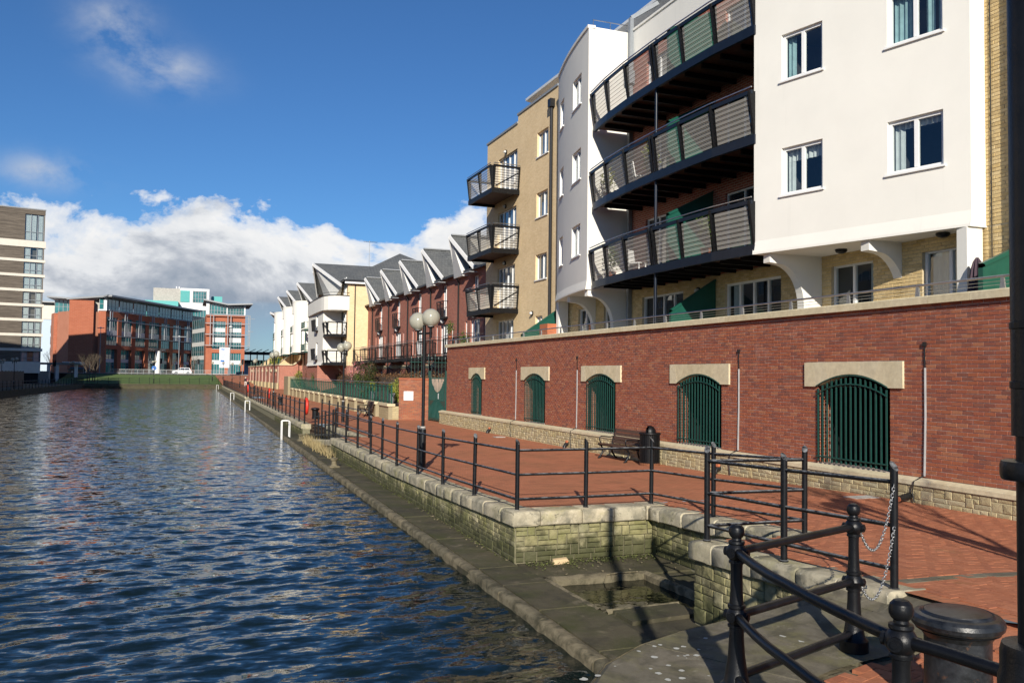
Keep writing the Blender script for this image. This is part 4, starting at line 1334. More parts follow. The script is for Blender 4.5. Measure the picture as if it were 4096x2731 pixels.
def quay_railings():
    G = lambda y: (xq(y), y, gz(xq(y), y))
    ys = [34.1, 31.6, 29.2, 26.9, 25.15, 23.2, 20.85, 18.55, 16.25, 13.84]
    main = [G(y) for y in ys] + [(6.74, 13.80, gz(6.7, 13.8)), (8.06, 13.83, gz(8, 13.8)), (8.14, 12.0, gz(8.1, 12)), (8.05, 9.71, gz(8.05, 9.7)), (6.39, 9.56, gz(6.4, 9.5) + 0.01), (6.39, 8.05, gz(6.4, 8)), (6.40, 6.46, gz(6.4, 6.46))]
    railing('quay_railing', 'black three-rail railing along the near quay and round the stone inlet', main)
    st = []
    for k in range(6):
        y = 34.1 + 6.4 * (k + 0.6) / 6.0
        st.append((xq(y), y, -0.30 - 0.40 * (y - 34.4) / 5.8))
    railing('stair_railing', 'short black railing dipping down beside the steps in the second gap', [G(34.1)[:2] + (-0.24,)] + st[:])
    inner = [(7.14, y, gz(7, y)) for y in (33.9, 36.2, 38.4, 41.0, 43.4, 45.7)]
    railing('landing_railing', 'black railing on the inner side of the sunken steps, near the second lamp', inner)
    fy = [44.2 + 2.35 * k for k in range(20)]
    railing('far_railing', 'black pointed-post railing on the middle stretch of quay beyond the steps', [G(y) for y in fy])
    fy = [95.8 + 2.6 * k for k in range(31)]
    railing('distant_railing', 'black railing on the farthest stretch of quay towards the grass bank', [G(y) for y in fy])
    railing('cross_railing', 'short black railing turning across the gap before the farthest quay', [(xq(90.5) + 1.2 * k / 3, 90.4 + 0.2 * k, -0.22) for k in range(4)])


quay_railings()


# ------------------------------------------------------------------ ornate near railing, chain, bollard, pole
def ornate_post_mesh():
    prof = [(0.115, 0.0), (0.115, 0.10), (0.10, 0.115), (0.088, 0.13), (0.075, 0.20), (0.060, 0.30), (0.052, 0.42), (0.050, 0.50), (0.062, 0.505), (0.062, 0.52), (0.054, 0.525), (0.06, 0.545),
            (0.072, 0.56), (0.078, 0.58), (0.072, 0.60), (0.06, 0.62), (0.054, 0.63), (0.062, 0.64), (0.062, 0.66), (0.05, 0.665), (0.044, 0.75), (0.041, 0.90), (0.044, 0.945), (0.055, 0.95),
            (0.055, 0.965), (0.05, 0.972), (0.06, 0.985), (0.072, 1.0), (0.078, 1.025), (0.072, 1.05), (0.06, 1.07), (0.052, 1.08), (0.058, 1.09), (0.056, 1.105), (0.036, 1.112), (0.034, 1.125),
            (0.045, 1.135), (0.055, 1.155), (0.056, 1.175), (0.050, 1.20), (0.034, 1.217), (0.012, 1.224)]
    m_ = MB(); m_.lathe(prof, n=20)
    return m_.make('post', 'cast_iron', 0.5)


def near_railing():
    t = thing('dock_railing', 'dark cast-iron railing with ball-topped posts curving round the stone apron', 'railing', (5.33, 5.82, 0))
    me = ornate_post_mesh()
    P3, P2, P1 = (5.33, 5.82, 0.0), (3.75, 5.24, 0.0), (3.23, 3.22, 0.0)
    for p in (P3, P2, P1):
        o = put('post', me, t, p)
        for a in range(8):
            if a % 2: continue
            for h in (0.58, 1.025):
                ang = a * math.pi / 4 + 0.45
                m_ = MB(); cx, cy = p[0] + 0.078 * math.cos(ang), p[1] + 0.078 * math.sin(ang)
                m_.tube([(p[0] + 0.06 * math.cos(ang), p[1] + 0.06 * math.sin(ang), p[2] + h), (p[0] + 0.088 * math.cos(ang), p[1] + 0.088 * math.sin(ang), p[2] + h)], 0.034, 10)
                m_.tube([(p[0] + 0.085 * math.cos(ang), p[1] + 0.085 * math.sin(ang), p[2] + h), (p[0] + 0.096 * math.cos(ang), p[1] + 0.096 * math.sin(ang), p[2] + h)], 0.019, 8)
                m_.build('boss', 'cast_iron', o, smooth=0.6)
    for h in (0.155, 0.58, 1.03):
        m_ = MB(); m_.tube([(P3[0], P3[1], h), (P2[0], P2[1], h)], 0.031, 10); m_.build('rail', 'cast_iron', t, smooth=0.8)
        path = [(3.75, 5.24), (3.655, 5.0), (3.58, 4.8), (3.50, 4.55), (3.44, 4.30), (3.36, 4.0), (3.30, 3.70), (3.25, 3.42), (3.23, 3.22)]
        m_ = MB(); m_.tube([(x, y, h) for x, y in path], 0.031, 10); m_.build('rail', 'cast_iron', t, smooth=0.8)
        m_ = MB(); m_.tube([(3.23, 3.22, h), (3.27, 3.0, h), (3.30, 2.7, h), (3.30, 2.0, h), (3.28, 1.2, h)], 0.031, 10); m_.build('rail', 'cast_iron', t, smooth=0.8)
    # last post is out of frame
    put('post', me, t, (3.27, 1.25, 0.0))


near_railing()


def link_mesh():
    m_ = MB(); pts = []
    for k in range(13):
        a = 2 * math.pi * k / 12
        x, z = 0.011 * math.cos(a), 0.011 * math.sin(a)
        z += 0.010 if math.sin(a) >= 0 else -0.010
        pts.append((x, 0, z))
    m_.tube(pts, 0.0042, 6, caps=False)
    return m_.make('link', 'galvanised', 1.2)


def chain(label, a, b, sag, extra=None):
    t = thing('chain', label, 'chain', a, group='chains between the ball-topped post and the tall end post')
    a = Vector(a); b = Vector(b)
    # hang: sample a sagging curve
    n = 60; pts = []
    for k in range(n + 1):
        s = k / n
        p = a.lerp(b, s); p.z -= sag * 4 * s * (1 - s)
        pts.append(p)
    L = [0]
    for p, q in zip(pts, pts[1:]): L.append(L[-1] + (q - p).length)
    nl = int(L[-1] / 0.0335); me = LINK
    for i in range(nl + 1):
        s = i * L[-1] / nl; k = max(j for j in range(len(L)) if L[j] <= s + 1e-9); k = min(k, n - 1)
        f = (s - L[k]) / max(1e-6, L[k + 1] - L[k]); p = pts[k].lerp(pts[k + 1], f); d = (pts[k + 1] - pts[k]).normalized()
        o = put('link', me, t, p)
        q = d.to_track_quat('Z', 'X'); o.rotation_mode = 'QUATERNION'
        from mathutils import Quaternion
        o.rotation_quaternion = q @ Quaternion((0, 0, 1), (math.pi / 2 if i % 2 else 0) + random.uniform(-.3, .3))


LINK = link_mesh()
chain('upper grey steel chain looping from the ball-topped post to the end post', (5.43, 5.86, 1.0), (6.36, 6.42, 1.26), 0.36)
chain('lower grey steel chain looping from the ball-topped post to the end post', (5.43, 5.86, 0.56), (6.36, 6.42, 0.86), 0.36)


def bollard_proto(r=0.215, h=0.70, name='mooring_bollard', label='', loc=(0, 0, 0), mat='bollard_iron'):
    t = thing(name, label, 'bollard', loc)
    m_ = MB(); x, y, z = loc
    m_.lathe([(r * 1.12, 0), (r * 1.12, 0.03), (r * 1.02, 0.06), (r, 0.12), (r * 0.97, h * 0.5), (r * 0.98, h * 0.75), (r * 1.03, h - 0.16), (r * 1.1, h - 0.135)], loc, 36)
    m_.build('body', mat, t, smooth=0.5)
    m_ = MB(); R2 = r * 1.37
    prof = [(r * 1.05, h - 0.14), (R2 * 0.9, h - 0.125)]
    for k in range(7):
        a = -math.pi / 2 + math.pi * k / 6
        prof.append((R2 - 0.05 + 0.05 * math.cos(a), h - 0.07 + 0.052 * math.sin(a)))
    prof += [(R2 * 0.80, h - 0.018), (R2 * 0.76, h - 0.006), (R2 * 0.72, h - 0.014), (R2 * 0.70, h - 0.004), (R2 * 0.3, h + 0.01), (0.005, h + 0.012)]
    m_.lathe(prof, loc, 36); m_.build('cap', mat, t, smooth=0.5)
    return t


bollard_proto(label='large black iron mooring bollard beside the near pole', loc=(5.0, 4.49, 0.0))
bollard_proto(r=0.17, h=0.62, label='black iron bollard on the promenade beside the second twin lamp', loc=(7.25, 48.7, -0.22), mat='black_metal')
bollard_proto(r=0.17, h=0.62, label='small far black bollard behind the middle railing, nearer the white buildings', loc=(7.8, 70.8, -0.22), mat='black_metal')


def near_pole():
    az = R(52.25); d = 3.24
    x, y = d * math.sin(az), d * math.cos(az)
    t = thing('lamp_column', 'thick black column at the right edge with a clamp ring', 'pole', (x, y, 0.2))
    m_ = MB(); m_.lathe([(0.125, 0.0), (0.125, 1.12), (0.118, 1.14), (0.118, 1.20), (0.112, 1.225), (0.085, 1.23)], (x, y, 0.2), 28); m_.build('base_sleeve', 'cast_iron', t, smooth=0.5)
    m_ = MB(); m_.lathe([(0.066, 1.2), (0.066, 2.0)], (x, y, 0.1), 24); m_.build('shaft', 'rail_black', t, smooth=0.5)
    m_ = MB(); m_.lathe([(0.078, 1.98), (0.078, 5.6)], (x, y, 0.1), 24); m_.build('upper_shaft', 'cast_iron', t, smooth=0.5)
    m_ = MB(); m_.lathe([(0.07, 1.84), (0.108, 1.842), (0.112, 1.855), (0.112, 1.885), (0.108, 1.9), (0.07, 1.902)], (x, y, 0.1), 28); m_.build('clamp_ring', 'cast_iron', t, smooth=0.5)
    for z in (2.13, 2.32):
        m_ = MB(); m_.lathe([(0.0785, z), (0.0815, z + 0.002), (0.0815, z + 0.022), (0.0785, z + 0.024)], (x, y, 0.1), 24, cap=False); m_.build('band', 'black_metal', t)
    return x, y


near_pole()


# ------------------------------------------------------------------ twin globe lamps
def lamp_proto(label, loc, rz=0.0, h=3.70, twin=True):
    t = thing('street_lamp', label, 'street lamp', loc, group='globe lamps along the promenade')
    t.rotation_euler = (0, 0, rz)
    def P(nm, m_, mat, par, sm=0.6):
        o = put(nm, m_.make(nm, mat, sm), None); o.parent = par; o.location = (0, 0, 0); return o
    m_ = MB(); m_.lathe([(0.10, 0), (0.10, 0.02), (0.088, 0.03), (0.085, 1.02), (0.08, 1.06), (0.05, 1.09)], n=16); P('pole_base', m_, 'rail_black', t)
    m_ = MB(); m_.lathe([(0.043, 1.05), (0.043, h + 0.05)], n=14); P('pole', m_, 'rail_black', t)
    m_ = MB(); m_.lathe([(0.055, 1.085), (0.07, 1.09), (0.07, 1.12), (0.055, 1.13)], n=14); P('collar', m_, 'concrete', t)
    arms = ((-0.24, 0.0), (0.24, 0.0)) if twin else ((0, 0),)
    if twin:
        m_ = MB(); m_.beam((-0.27, 0, h - 0.16), (0.27, 0, h - 0.16), 0.045, 0.05); P('cross_arm', m_, 'black_metal', t)
    for k, (ax, ay) in enumerate(arms):
        dz = -0.06 if (k == 0 and twin) else 0.02
        m_ = MB(); m_.lathe([(0.03, h - 0.3 + dz), (0.035, h - 0.05 + dz), (0.09, h - 0.03 + dz), (0.09, h + 0.0 + dz)], (ax, ay, 0), 14); hold = P('holder', m_, 'black_metal', t)
        m_ = MB(); m_.sphere((ax, ay, h + 0.225 + dz), 0.235, 28, 18); P('globe', m_, 'globe', t, 3.0)
        m_ = MB(); m_.lathe([(0.085, h + dz), (0.08, h + 0.07 + dz), (0.05, h + 0.09 + dz), (0.045, h + 0.26 + dz)], (ax, ay, 0), 14); P('lamp_core', m_, 'soffit_white', t)
    return t


def lamps():
    lamp_proto('nearest twin globe lamp standing behind the quay railing', (6.04, 22.0, -0.2), R(-62))
    lamp_proto('second twin globe lamp, in front of the green garden railing', (8.16, 45.3, -0.22), R(-62))
    lamp_proto('third twin globe lamp along the promenade, beside the far white buildings', (7.0, 68.1, -0.22), R(-62))
    lamp_proto('fourth globe lamp along the promenade, seen edge-on', (8.62, 104.6, -0.22), R(75))
    lamp_proto('distant globe lamp in front of the white notice board, rightmost of three', (10.3, 154.4, -0.22), R(80))
    lamp_proto('distant globe lamp left of the walking person with white trousers', (10.8, 185.0, 0.2), R(80))
    lamp_proto('small globe lamp by the white notice board, second from left', (9.6, 196.0, 0.5), R(80))
    lamp_proto('small globe lamp by the white notice board, leftmost', (7.5, 198.0, 0.5), R(80))
    lamp_proto('twin globe lamp on the shaded left bank by the bare tree', (-17.6, 178.0, -0.1), R(20))
    lamp_proto('twin globe lamp on the left bank in front of the timber-clad tower', (-19.8, 131.0, -0.2), R(20))
    lamp_proto('twin globe lamp on the left bank nearest the frame edge', (-24.0, 148.0, -0.2), R(20))
    lamp_proto('globe lamp standing on the grass bank before the brick office', (-4.0, 192.5, 0.0), R(20), h=4.2)
    # just out of frame on the right; its shadow falls across the paving
    lamp_proto('twin globe lamp out of frame to the right of the near column', (7.95, 4.1, 0.3), R(20))


lamps()


# ------------------------------------------------------------------ bench, bin, lifebuoys, ladders
def bench(label, loc, rz, L=1.75):
    t = thing('bench', label, 'bench', loc)
    t.rotation_euler = (0, 0, rz)
    def P(nm, m_, mat, par, sm=None):
        o = put(nm, m_.make(nm, mat, sm), None); o.parent = par; o.location = (0, 0, 0); return o
    # local: x along the bench, y towards the front
    for k, (y, z) in enumerate(((0.50, 0.44), (0.385, 0.43), (0.27, 0.415), (0.16, 0.405))):
        m_ = MB(); m_.beam((-L / 2, y, z), (L / 2, y, z), 0.095, 0.03, (0, 0.08, 1)); P('seat_slat', m_, 'timber', t)
    for k, (y, z) in enumerate(((0.055, 0.50), (0.025, 0.615), (-0.01, 0.73), (-0.045, 0.845))):
        m_ = MB(); m_.beam((-L / 2, y, z), (L / 2, y, z), 0.028, 0.095, (0, -0.28, 1)); P('back_slat', m_, 'timber', t)
    for sx in (-L / 2 + 0.06, L / 2 - 0.06):
        m_ = MB()
        m_.tube([(sx, 0.56, 0.0), (sx, 0.50, 0.04), (sx, 0.42, 0.15), (sx, 0.40, 0.27), (sx, 0.46, 0.38), (sx, 0.55, 0.42)], 0.03, 8)
        m_.tube([(sx, -0.08, 0.0), (sx, -0.02, 0.04), (sx, 0.07, 0.15), (sx, 0.11, 0.28), (sx, 0.08, 0.40), (sx, 0.05, 0.5), (sx, -0.06, 0.88)], 0.028, 8)
        m_.tube([(sx, 0.10, 0.36), (sx, 0.28, 0.385), (sx, 0.46, 0.40), (sx, 0.56, 0.425)], 0.024, 8)
        lg = P('bench_end', m_, 'cast_iron', t, 0.9)
        m_ = MB(); m_.tube([(sx, 0.0, 0.66), (sx, 0.15, 0.63), (sx, 0.34, 0.65), (sx, 0.46, 0.66), (sx, 0.52, 0.62), (sx, 0.51, 0.53), (sx, 0.47, 0.46)], 0.018, 8); P('armrest', m_, 'cast_iron', lg, 0.9)
    return t


bench('brown slatted bench with iron ends against the brick wall, beside the bin', (12.62, 23.05, -0.19), math.pi / 2)
bench('dark slatted bench seen from its end by the stone garden wall', (11.0, 52.0, -0.22), math.pi / 2, 1.6)


def litter_bin():
    loc = (12.42, 21.4, -0.18)
    t = thing('litter_bin', 'black slatted litter bin with a domed hood beside the bench', 'litter bin', loc)
    x, y, z = loc
    m_ = MB(); m_.lathe([(0.225, 0.05), (0.225, 0.86)], loc, 20); m_.build('liner', 'dark_void', t, smooth=0.6)
    m_ = MB(); m_.lathe([(0.29, 0.0), (0.29, 0.07), (0.27, 0.08)], loc, 28); m_.build('base', 'rust', t, smooth=0.6)
    m_ = MB(); m_.lathe([(0.25, 0.855), (0.295, 0.86), (0.305, 0.875), (0.305, 0.895), (0.295, 0.91), (0.25, 0.91)], loc, 28); m_.build('rim', 'black_metal', t, smooth=0.6)
    for h in (0.30, 0.62):
        m_ = MB(); m_.lathe([(0.262, h), (0.268, h), (0.268, h + 0.025), (0.262, h + 0.025)], loc, 24, cap=False); m_.build('hoop', 'black_metal', t)
    n = 32
    for k in range(n):
        a = 2 * math.pi * k / n
        p = (x + 0.277 * math.cos(a), y + 0.277 * math.sin(a))
        m_ = MB(); m_.beam((*p, z + 0.06), (*p, z + 0.87), 0.034, 0.008, (math.cos(a), math.sin(a), 0)); m_.build('slat', 'black_metal', t)
    # hood: dome with a mouth towards the bench side
    m_ = MB(); N, M_ = 24, 9; vs = []; fs = []
    for j in range(M_ + 1):
        b = math.pi / 2 * j / M_
        for k in range(N):
            a = 2 * math.pi * k / N
            vs.append((x + 0.17 * math.cos(b) * math.cos(a), y + 0.17 * math.cos(b) * math.sin(a), z + 0.91 + 0.20 * math.sin(b)))
    for j in range(M_):
        for k in range(N):
            a = 2 * math.pi * (k + 0.5) / N; b = math.pi / 2 * (j + 0.5) / M_
            if abs(((a - R(165)) + math.pi) % (2 * math.pi) - math.pi) < R(62) and b < R(58): continue
            fs.append((j * N + k, j * N + (k + 1) % N, (j + 1) * N + (k + 1) % N, (j + 1) * N + k))
    m_.mesh_part(vs, fs); m_.build('hood', 'black_metal', t, smooth=1.0)


litter_bin()


def lifebuoy(label, loc):
    t = thing('lifebuoy', label, 'lifebuoy', loc, group='red lifebuoys on posts along the quay')
    x, y, z = loc
    m_ = MB(); m_.tube([(x, y, z), (x, y, z + 1.32)], 0.03, 8); m_.build('post', 'rail_black', t, smooth=0.8)
    m_ = MB(); pts = []
    for k in range(25):
        a = 2 * math.pi * k / 24
        pts.append((x + 0.06 + 0.0 * math.cos(a), y - 0.05 + 0.29 * math.cos(a), z + 0.86 + 0.36 * math.sin(a)))
    m_.tube(pts, 0.075, 10, caps=False); m_.build('ring', 'red_plastic', t, smooth=1.2)
    m_ = MB(); m_.box(x + 0.02, x + 0.09, y - 0.10, y + 0.02, z + 0.55, z + 1.15); m_.build('bracket', 'black_metal', t)


lifebuoy('red lifebuoy on the quay post beyond the sunken steps, nearest the camera', (xq(44.3) + 0.05, 44.5, -0.22))
lifebuoy('red lifebuoy on the middle railing beside the third lamp', (xq(72.0) + 0.4, 72.0, -0.22))
lifebuoy('red lifebuoy at the end of the middle quay near the walking people', (xq(96.0) + 0.1, 96.2, -0.22))
lifebuoy('red lifebuoy at the far end of the promenade beside the grass', (xq(172) + 0.1, 172.0, -0.2))


def ladder(label, y):
    t = thing('ladder', label, 'ladder', (xl(y), y, LEDGE), group='white metal ladders down to the water')
    x = xl(y)
    for dy in (-0.22, 0.22):
        m_ = MB(); m_.tube([(x - 0.07, y + dy, -1.4), (x - 0.07, y + dy, -0.10), (x - 0.04, y + dy, -0.06), (x + 0.26, y + dy, -0.06), (x + 0.30, y + dy, -0.10), (x + 0.30, y + dy, LEDGE)], 0.022, 8); m_.build('side_rail', 'white_paint', t, smooth=0.8)
    for z in (-0.75, -0.95):
        m_ = MB(); m_.tube([(x - 0.07, y - 0.22, z), (x - 0.07, y + 0.22, z)], 0.016, 6); m_.build('rung', 'white_paint', t, smooth=0.8)


ladder('white metal ladder nearest the camera, beside the sunken steps', 44.2)
ladder('second white metal ladder along the ledge', 76.5)
ladder('third white metal ladder along the ledge', 107.0)
ladder('farthest white metal ladder, at the end of the ledge', 174.0)


def small_things():
    for (lab, x, y) in (('small iron mooring post on the wet ledge below the railing', 5.05, 29.5), ('small iron mooring post on the ledge beside the nearest ladder', xl(42) + 0.55, 41.6)):
        t = thing('mooring_post', lab, 'mooring post', (x, y, LEDGE))
        m_ = MB(); m_.box(x - 0.17, x + 0.17, y - 0.17, y + 0.17, LEDGE - 0.01, LEDGE + 0.05); m_.build('foot', 'edge_stone', t)
        m_ = MB(); m_.lathe([(0.13, 0.05), (0.09, 0.10), (0.085, 0.20), (0.13, 0.26), (0.135, 0.30), (0.10, 0.315)], (x, y, LEDGE), 16); m_.build('stem', 'edge_stone', t, smooth=0.6)
    t = thing('timber_block', 'pale broken block lying at the foot of the inlet wall', 'block', (6.1, 13.5, LEDGE))
    m_ = MB(); m_.hexa([(5.98, 13.44, LEDGE - .02), (6.30, 13.46, LEDGE - .02), (6.31, 13.56, LEDGE - .02), (5.99, 13.55, LEDGE - .02), (5.98, 13.45, LEDGE + 0.055), (6.24, 13.46, LEDGE + 0.06), (6.26, 13.55, LEDGE + 0.07), (6.0, 13.54, LEDGE + 0.06)])
    m_.build('block', 'stair_stone', t)
    t = thing('driftwood', 'thin pale branch lying across the rim of the dark pool', 'branch', (6.5, 12.4, LEDGE))
    m_ = MB(); m_.tube([(6.28, 12.18, LEDGE - 0.05), (6.40, 12.34, LEDGE + 0.02), (6.6, 12.37, LEDGE + 0.03), (6.95, 12.33, LEDGE + 0.035)], 0.02, 7, rads=[0.006, 0.01, 0.013, 0.012]); m_.build('stick', 'edge_stone', t, smooth=0.9)


small_things()
# ------------------------------------------------------------------ the white-bayed apartment block
FX = 15.0
TER = 3.30
FL = (5.35, 8.10, 10.85)
WROWS = ((6.66, 7.80), (9.43, 10.56), (12.18, 13.30))


def quadface(mb, a, b, z0, z1):
    L = math.hypot(b[0] - a[0], b[1] - a[1])
    mb.face([(*a, z0), (*b, z0), (*b, z1), (*a, z1)], [(0, z0), (L, z0), (L, z1), (0, z1)])


def balustrade(parent, pts, z, posts, h=1.10, lean=0.13, out=None, panel=True, wires=7, railmat='black_metal', postmat='blue_black', wide=0.15, handrail=True, name_panel='infill_panel'):
    """pts: plan polyline along the balcony edge; posts: list of fractions of its length; out: function(point)->unit outward vector"""
    P = [Vector((p[0], p[1], 0)) for p in pts]
    L = [0]
    for a, b in zip(P, P[1:]): L.append(L[-1] + (b - a).length)
    T = L[-1]
    def at(f):
        s = f * T
        for i in range(len(P) - 1):
            if s <= L[i + 1] + 1e-6:
                u = (s - L[i]) / max(1e-6, L[i + 1] - L[i]); return P[i].lerp(P[i + 1], u), (P[i + 1] - P[i]).normalized()
        return P[-1], (P[-1] - P[-2]).normalized()
    def pt(f, hz, fl=1.0):
        p, d = at(f); o = out(p, d)
        return p + o * (lean * hz / h) * fl + Vector((0, 0, z + hz))
    n = max(len(P) * 1, 2)
    fr = sorted(set([k / 24 for k in range(25)] + [l / T for l in L]))
    # top rail
    m_ = MB()
    for a, b in zip(fr, fr[1:]):
        m_.beam(pt(a, h - 0.03), pt(b, h - 0.03), 0.06, 0.10)
    m_.build('top_rail', postmat, parent)
    if handrail:
        m_ = MB(); m_.tube([pt(f, h + 0.09) for f in fr], 0.02, 6); m_.build('handrail', 'steel' if railmat != 'green_paint' else railmat, parent, smooth=0.8)
    for f in posts:
        p, d = at(f); o = out(p, d); w = wide
        m_ = MB()
        b0, t0 = pt(f, -0.08), pt(f, h)
        e = d * 0.035
        poly = [b0 - o * 0.05, b0 + o * 0.02, t0 + o * (w * 0.4), t0 - o * (w * 0.9)]
        m_.prism(poly, -e, e)
        m_.build('post', railmat, parent)
    for f, g in zip(posts, posts[1:]):
        m_ = MB(); k = 4 if len(P) > 5 else 1
        df = 0.012
        if panel:
            for i in range(k):
                a, b = f + df + (g - f - 2 * df) * i / k, f + df + (g - f - 2 * df) * (i + 1) / k
                m_.face([pt(a, 0.06), pt(b, 0.06), pt(b, h - 0.12), pt(a, h - 0.12)])
            m_.build(name_panel, 'mesh_panel', parent)
    if wires:
        m_ = MB()
        for q in range(wires):
            hz = 0.1 + (h - 0.25) * (q + 0.5) / wires
            m_.tube([pt(f, hz, 1.0) + out(*at(f)) * 0.02 for f in fr], 0.008, 4)
        m_.build('wires', railmat, parent)


def bulkhead(parent, p, n):
    m_ = MB(); p = Vector(p); n = Vector(n)
    m_.tube([p, p + n * 0.05], 0.11, 12); m_.build('wall_light', 'black_metal', parent, smooth=0.7)
    m_ = MB(); m_.sphere(p + n * 0.06, 0.09, 12, 8, 0.8); m_.build('light_cover', 'soffit_white', parent, smooth=3)


def green_screen(label, y, z, x0=13.62, x1=14.97, zl=1.05, zh=1.78, t=0.05, rev=False):
    o = thing('privacy_screen', label, 'screen', (x0, y, z), group='green privacy screens')
    m_ = MB(); m_.prism([(x0, y, z), (x1, y, z), (x1, y, z + zh), (x0, y, z + zl)], (0, -t / 2, 0), (0, t / 2, 0)); m_.build('panel', 'green_paint', o)
    m_ = MB()
    m_.prism([(x0 - 0.03, y, z), (x0 + 0.03, y, z), (x0 + 0.03, y, z + zl - 0.02), (x0 - 0.03, y, z + zl)], (0, -t, 0), (0, t, 0))
    m_.prism([(x0 - 0.03, y, z + zl), (x0 - 0.03, y, z + zl - 0.08), (x1, y, z + zh - 0.06), (x1, y, z + zh + 0.03)], (0, -t, 0), (0, t, 0))
    m_.build('frame', 'green_paint', o)
    return o


def apartment():
    A = thing('apartment_block', 'white rendered apartment block with projecting bays and curved black balconies', 'building', (FX, 20, TER))
    B = Wall((FX, 4.0), (FX, 33.7), flip=True); S = lambda y: y - 4.0
    doors = [(12.95, 14.30, 3.34, 5.06, (1, 1)), (15.72, 17.10, 3.34, 5.06, (1, 1)), (19.0, 21.55, 3.34, 5.03, (1, 1, 1, 1)), (23.8, 26.4, 3.34, 5.04, (1, 1, 1, 1)), (28.2, 29.3, 3.34, 4.95, (1, 1)), (30.4, 31.5, 3.34, 4.95, (1, 1))]
    dh = [(S(a), S(b), c, d, 0.14) for (a, b, c, d, k) in doors]
    # terrace storey and right-hand strip in yellow brick
    core = MB(); wall_faces(core, B, 0, B.L, TER - 0.3, FL[0], dh); wall_faces(core, B, 0, S(12.72), FL[0], 14.4)
    core.build('wall_core', 'mortar_yellow', A)
    it = brick_items(B, 0, B.L, TER, FL[0], [h[:4] for h in dh], proud=0.008)
    it = [i for i in it if not (17.9 < i[0].y < 27.3 and False)]
    it += brick_items(B, S(9.0), S(12.72), FL[0], 14.4, proud=0.008)
    pieces_of(A, 'brick', 'bricks', it, 'brick_yellow', UNIT_BRICK, 300)
    for (a, b, c, d, k) in doors:
        far = a > 22
        cur = None if far else ([(0.03, 0.97, 0.02, 0.98, 'blind')] if a < 15 else ([(0.02, 0.22, 0.02, 0.98, 'curtain')] if a < 17 else [(0.78, 0.97, 0.02, 0.98, 'curtain')]))
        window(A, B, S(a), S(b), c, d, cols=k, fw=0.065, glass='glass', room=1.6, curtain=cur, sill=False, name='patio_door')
    # recessed wall behind the balconies, red brick
    rd = []
    for z in FL:
        rd += [(S(19.0), S(21.55), z + 0.22, z + 2.35, 0.14), (S(24.6), S(26.2), z + 0.22, z + 2.35, 0.14)]
    rr = MB(); wall_faces(rr, B, S(17.86), S(27.4), FL[0], 13.62, rd, d=0.0); rr.build('recess_wall', 'brick_red_far', A)
    for (a, b, c, d, k) in rd:
        window(A, B, a, b, c, d, cols=(1, 1, 1) if b - a > 2 else (1, 1), glass='glass_dark', sill=False, name='patio_door')
    wp = MB(); wall_faces(wp, B, S(17.86), S(27.45), 13.62, 14.62, d=0.02); wp.bbox(B, S(17.86), S(27.4), -0.3, 0.06, 14.62, 14.70); wp.build('white_parapet', 'render_white', A)
    m_ = MB()
    for y in (26.9, 25.0):
        m_.bbox(B, S(y), S(y) + 0.02, 0, 0.01, 13, 13.01)
    # bays
    f1 = Wall((13.27, 17.85), (14.60, 12.70))
    def bay(name, F, side, rows, cols_, flare, nearside, mat='render_white', curt=None):
        hol = [(c0, c1, z0, z1, 0.12) for (z0, z1) in rows for (c0, c1) in cols_]
        m_ = MB(); wall_faces(m_, F, 0, F.L, FL[0] + 0.30, 14.66, hol)
        # flared foot
        n = 12
        for k in range(n):
            a, b = F.L * k / n, F.L * (k + 1) / n
            m_.face([F.P(a, 0, FL[0] + 0.30), F.P(b, 0, FL[0] + 0.30), F.P(b, flare, FL[0] + 0.02), F.P(a, flare, FL[0] + 0.02)])
            m_.face([F.P(a, flare, FL[0] + 0.02), F.P(b, flare, FL[0] + 0.02), F.P(b, flare, FL[0] - 0.03), F.P(a, flare, FL[0] - 0.03)])
            pa, pb = F.P(a, flare, FL[0] - 0.03), F.P(b, flare, FL[0] - 0.03)
            m_.face([pa, pb, (FX, pb.y, FL[0] - 0.03), (FX, pa.y, FL[0] - 0.03)])
            pa, pb = F.P(a, 0, 14.66), F.P(b, 0, 14.66)
            m_.face([pa, pb, (FX + 1, pb.y, 14.66), (FX + 1, pa.y, 14.66)])
            ca, cb = F.P(a, 0.04, 14.66), F.P(b, 0.04, 14.66); da, db = F.P(a, -0.25, 14.66), F.P(b, -0.25, 14.66)
            m_.hexa([ca - Vector((0, 0, .06)), cb - Vector((0, 0, .06)), db - Vector((0, 0, .06)), da - Vector((0, 0, .06)), ca + Vector((0, 0, .05)), cb + Vector((0, 0, .05)), db + Vector((0, 0, .05)), da + Vector((0, 0, .05))])
        for e, s in ((0, -1), (F.L, 1)):
            p = F.P(e, 0, 0); q = F.P(e, flare, 0)
            m_.face([(p.x, p.y, FL[0] + 0.3), (FX + 0.3, p.y, FL[0] + 0.3), (FX + 0.3, p.y, 14.66), (p.x, p.y, 14.66)])
            m_.face([(p.x, p.y, FL[0] + 0.3), (FX + 0.3, p.y, FL[0] + 0.3), (FX + 0.3, p.y, FL[0] - 0.03), (q.x, q.y, FL[0] - 0.03)])
            m_.box(p.x - 0.03, FX + 0.3, p.y - 0.12 if s * (1 if F is f1 else 1) > 0 and F is f1 else p.y - 0.02, p.y + 0.02 if F is f1 else p.y + 0.12, 14.58, 14.715) if False else None
        o = m_.build('bay_wall', mat, A)
        for (z0, z1) in rows:
            for i, (c0, c1) in enumerate(cols_):
                cur = (curt or {}).get((z0, i))
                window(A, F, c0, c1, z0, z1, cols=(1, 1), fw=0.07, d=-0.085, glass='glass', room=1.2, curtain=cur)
        return o
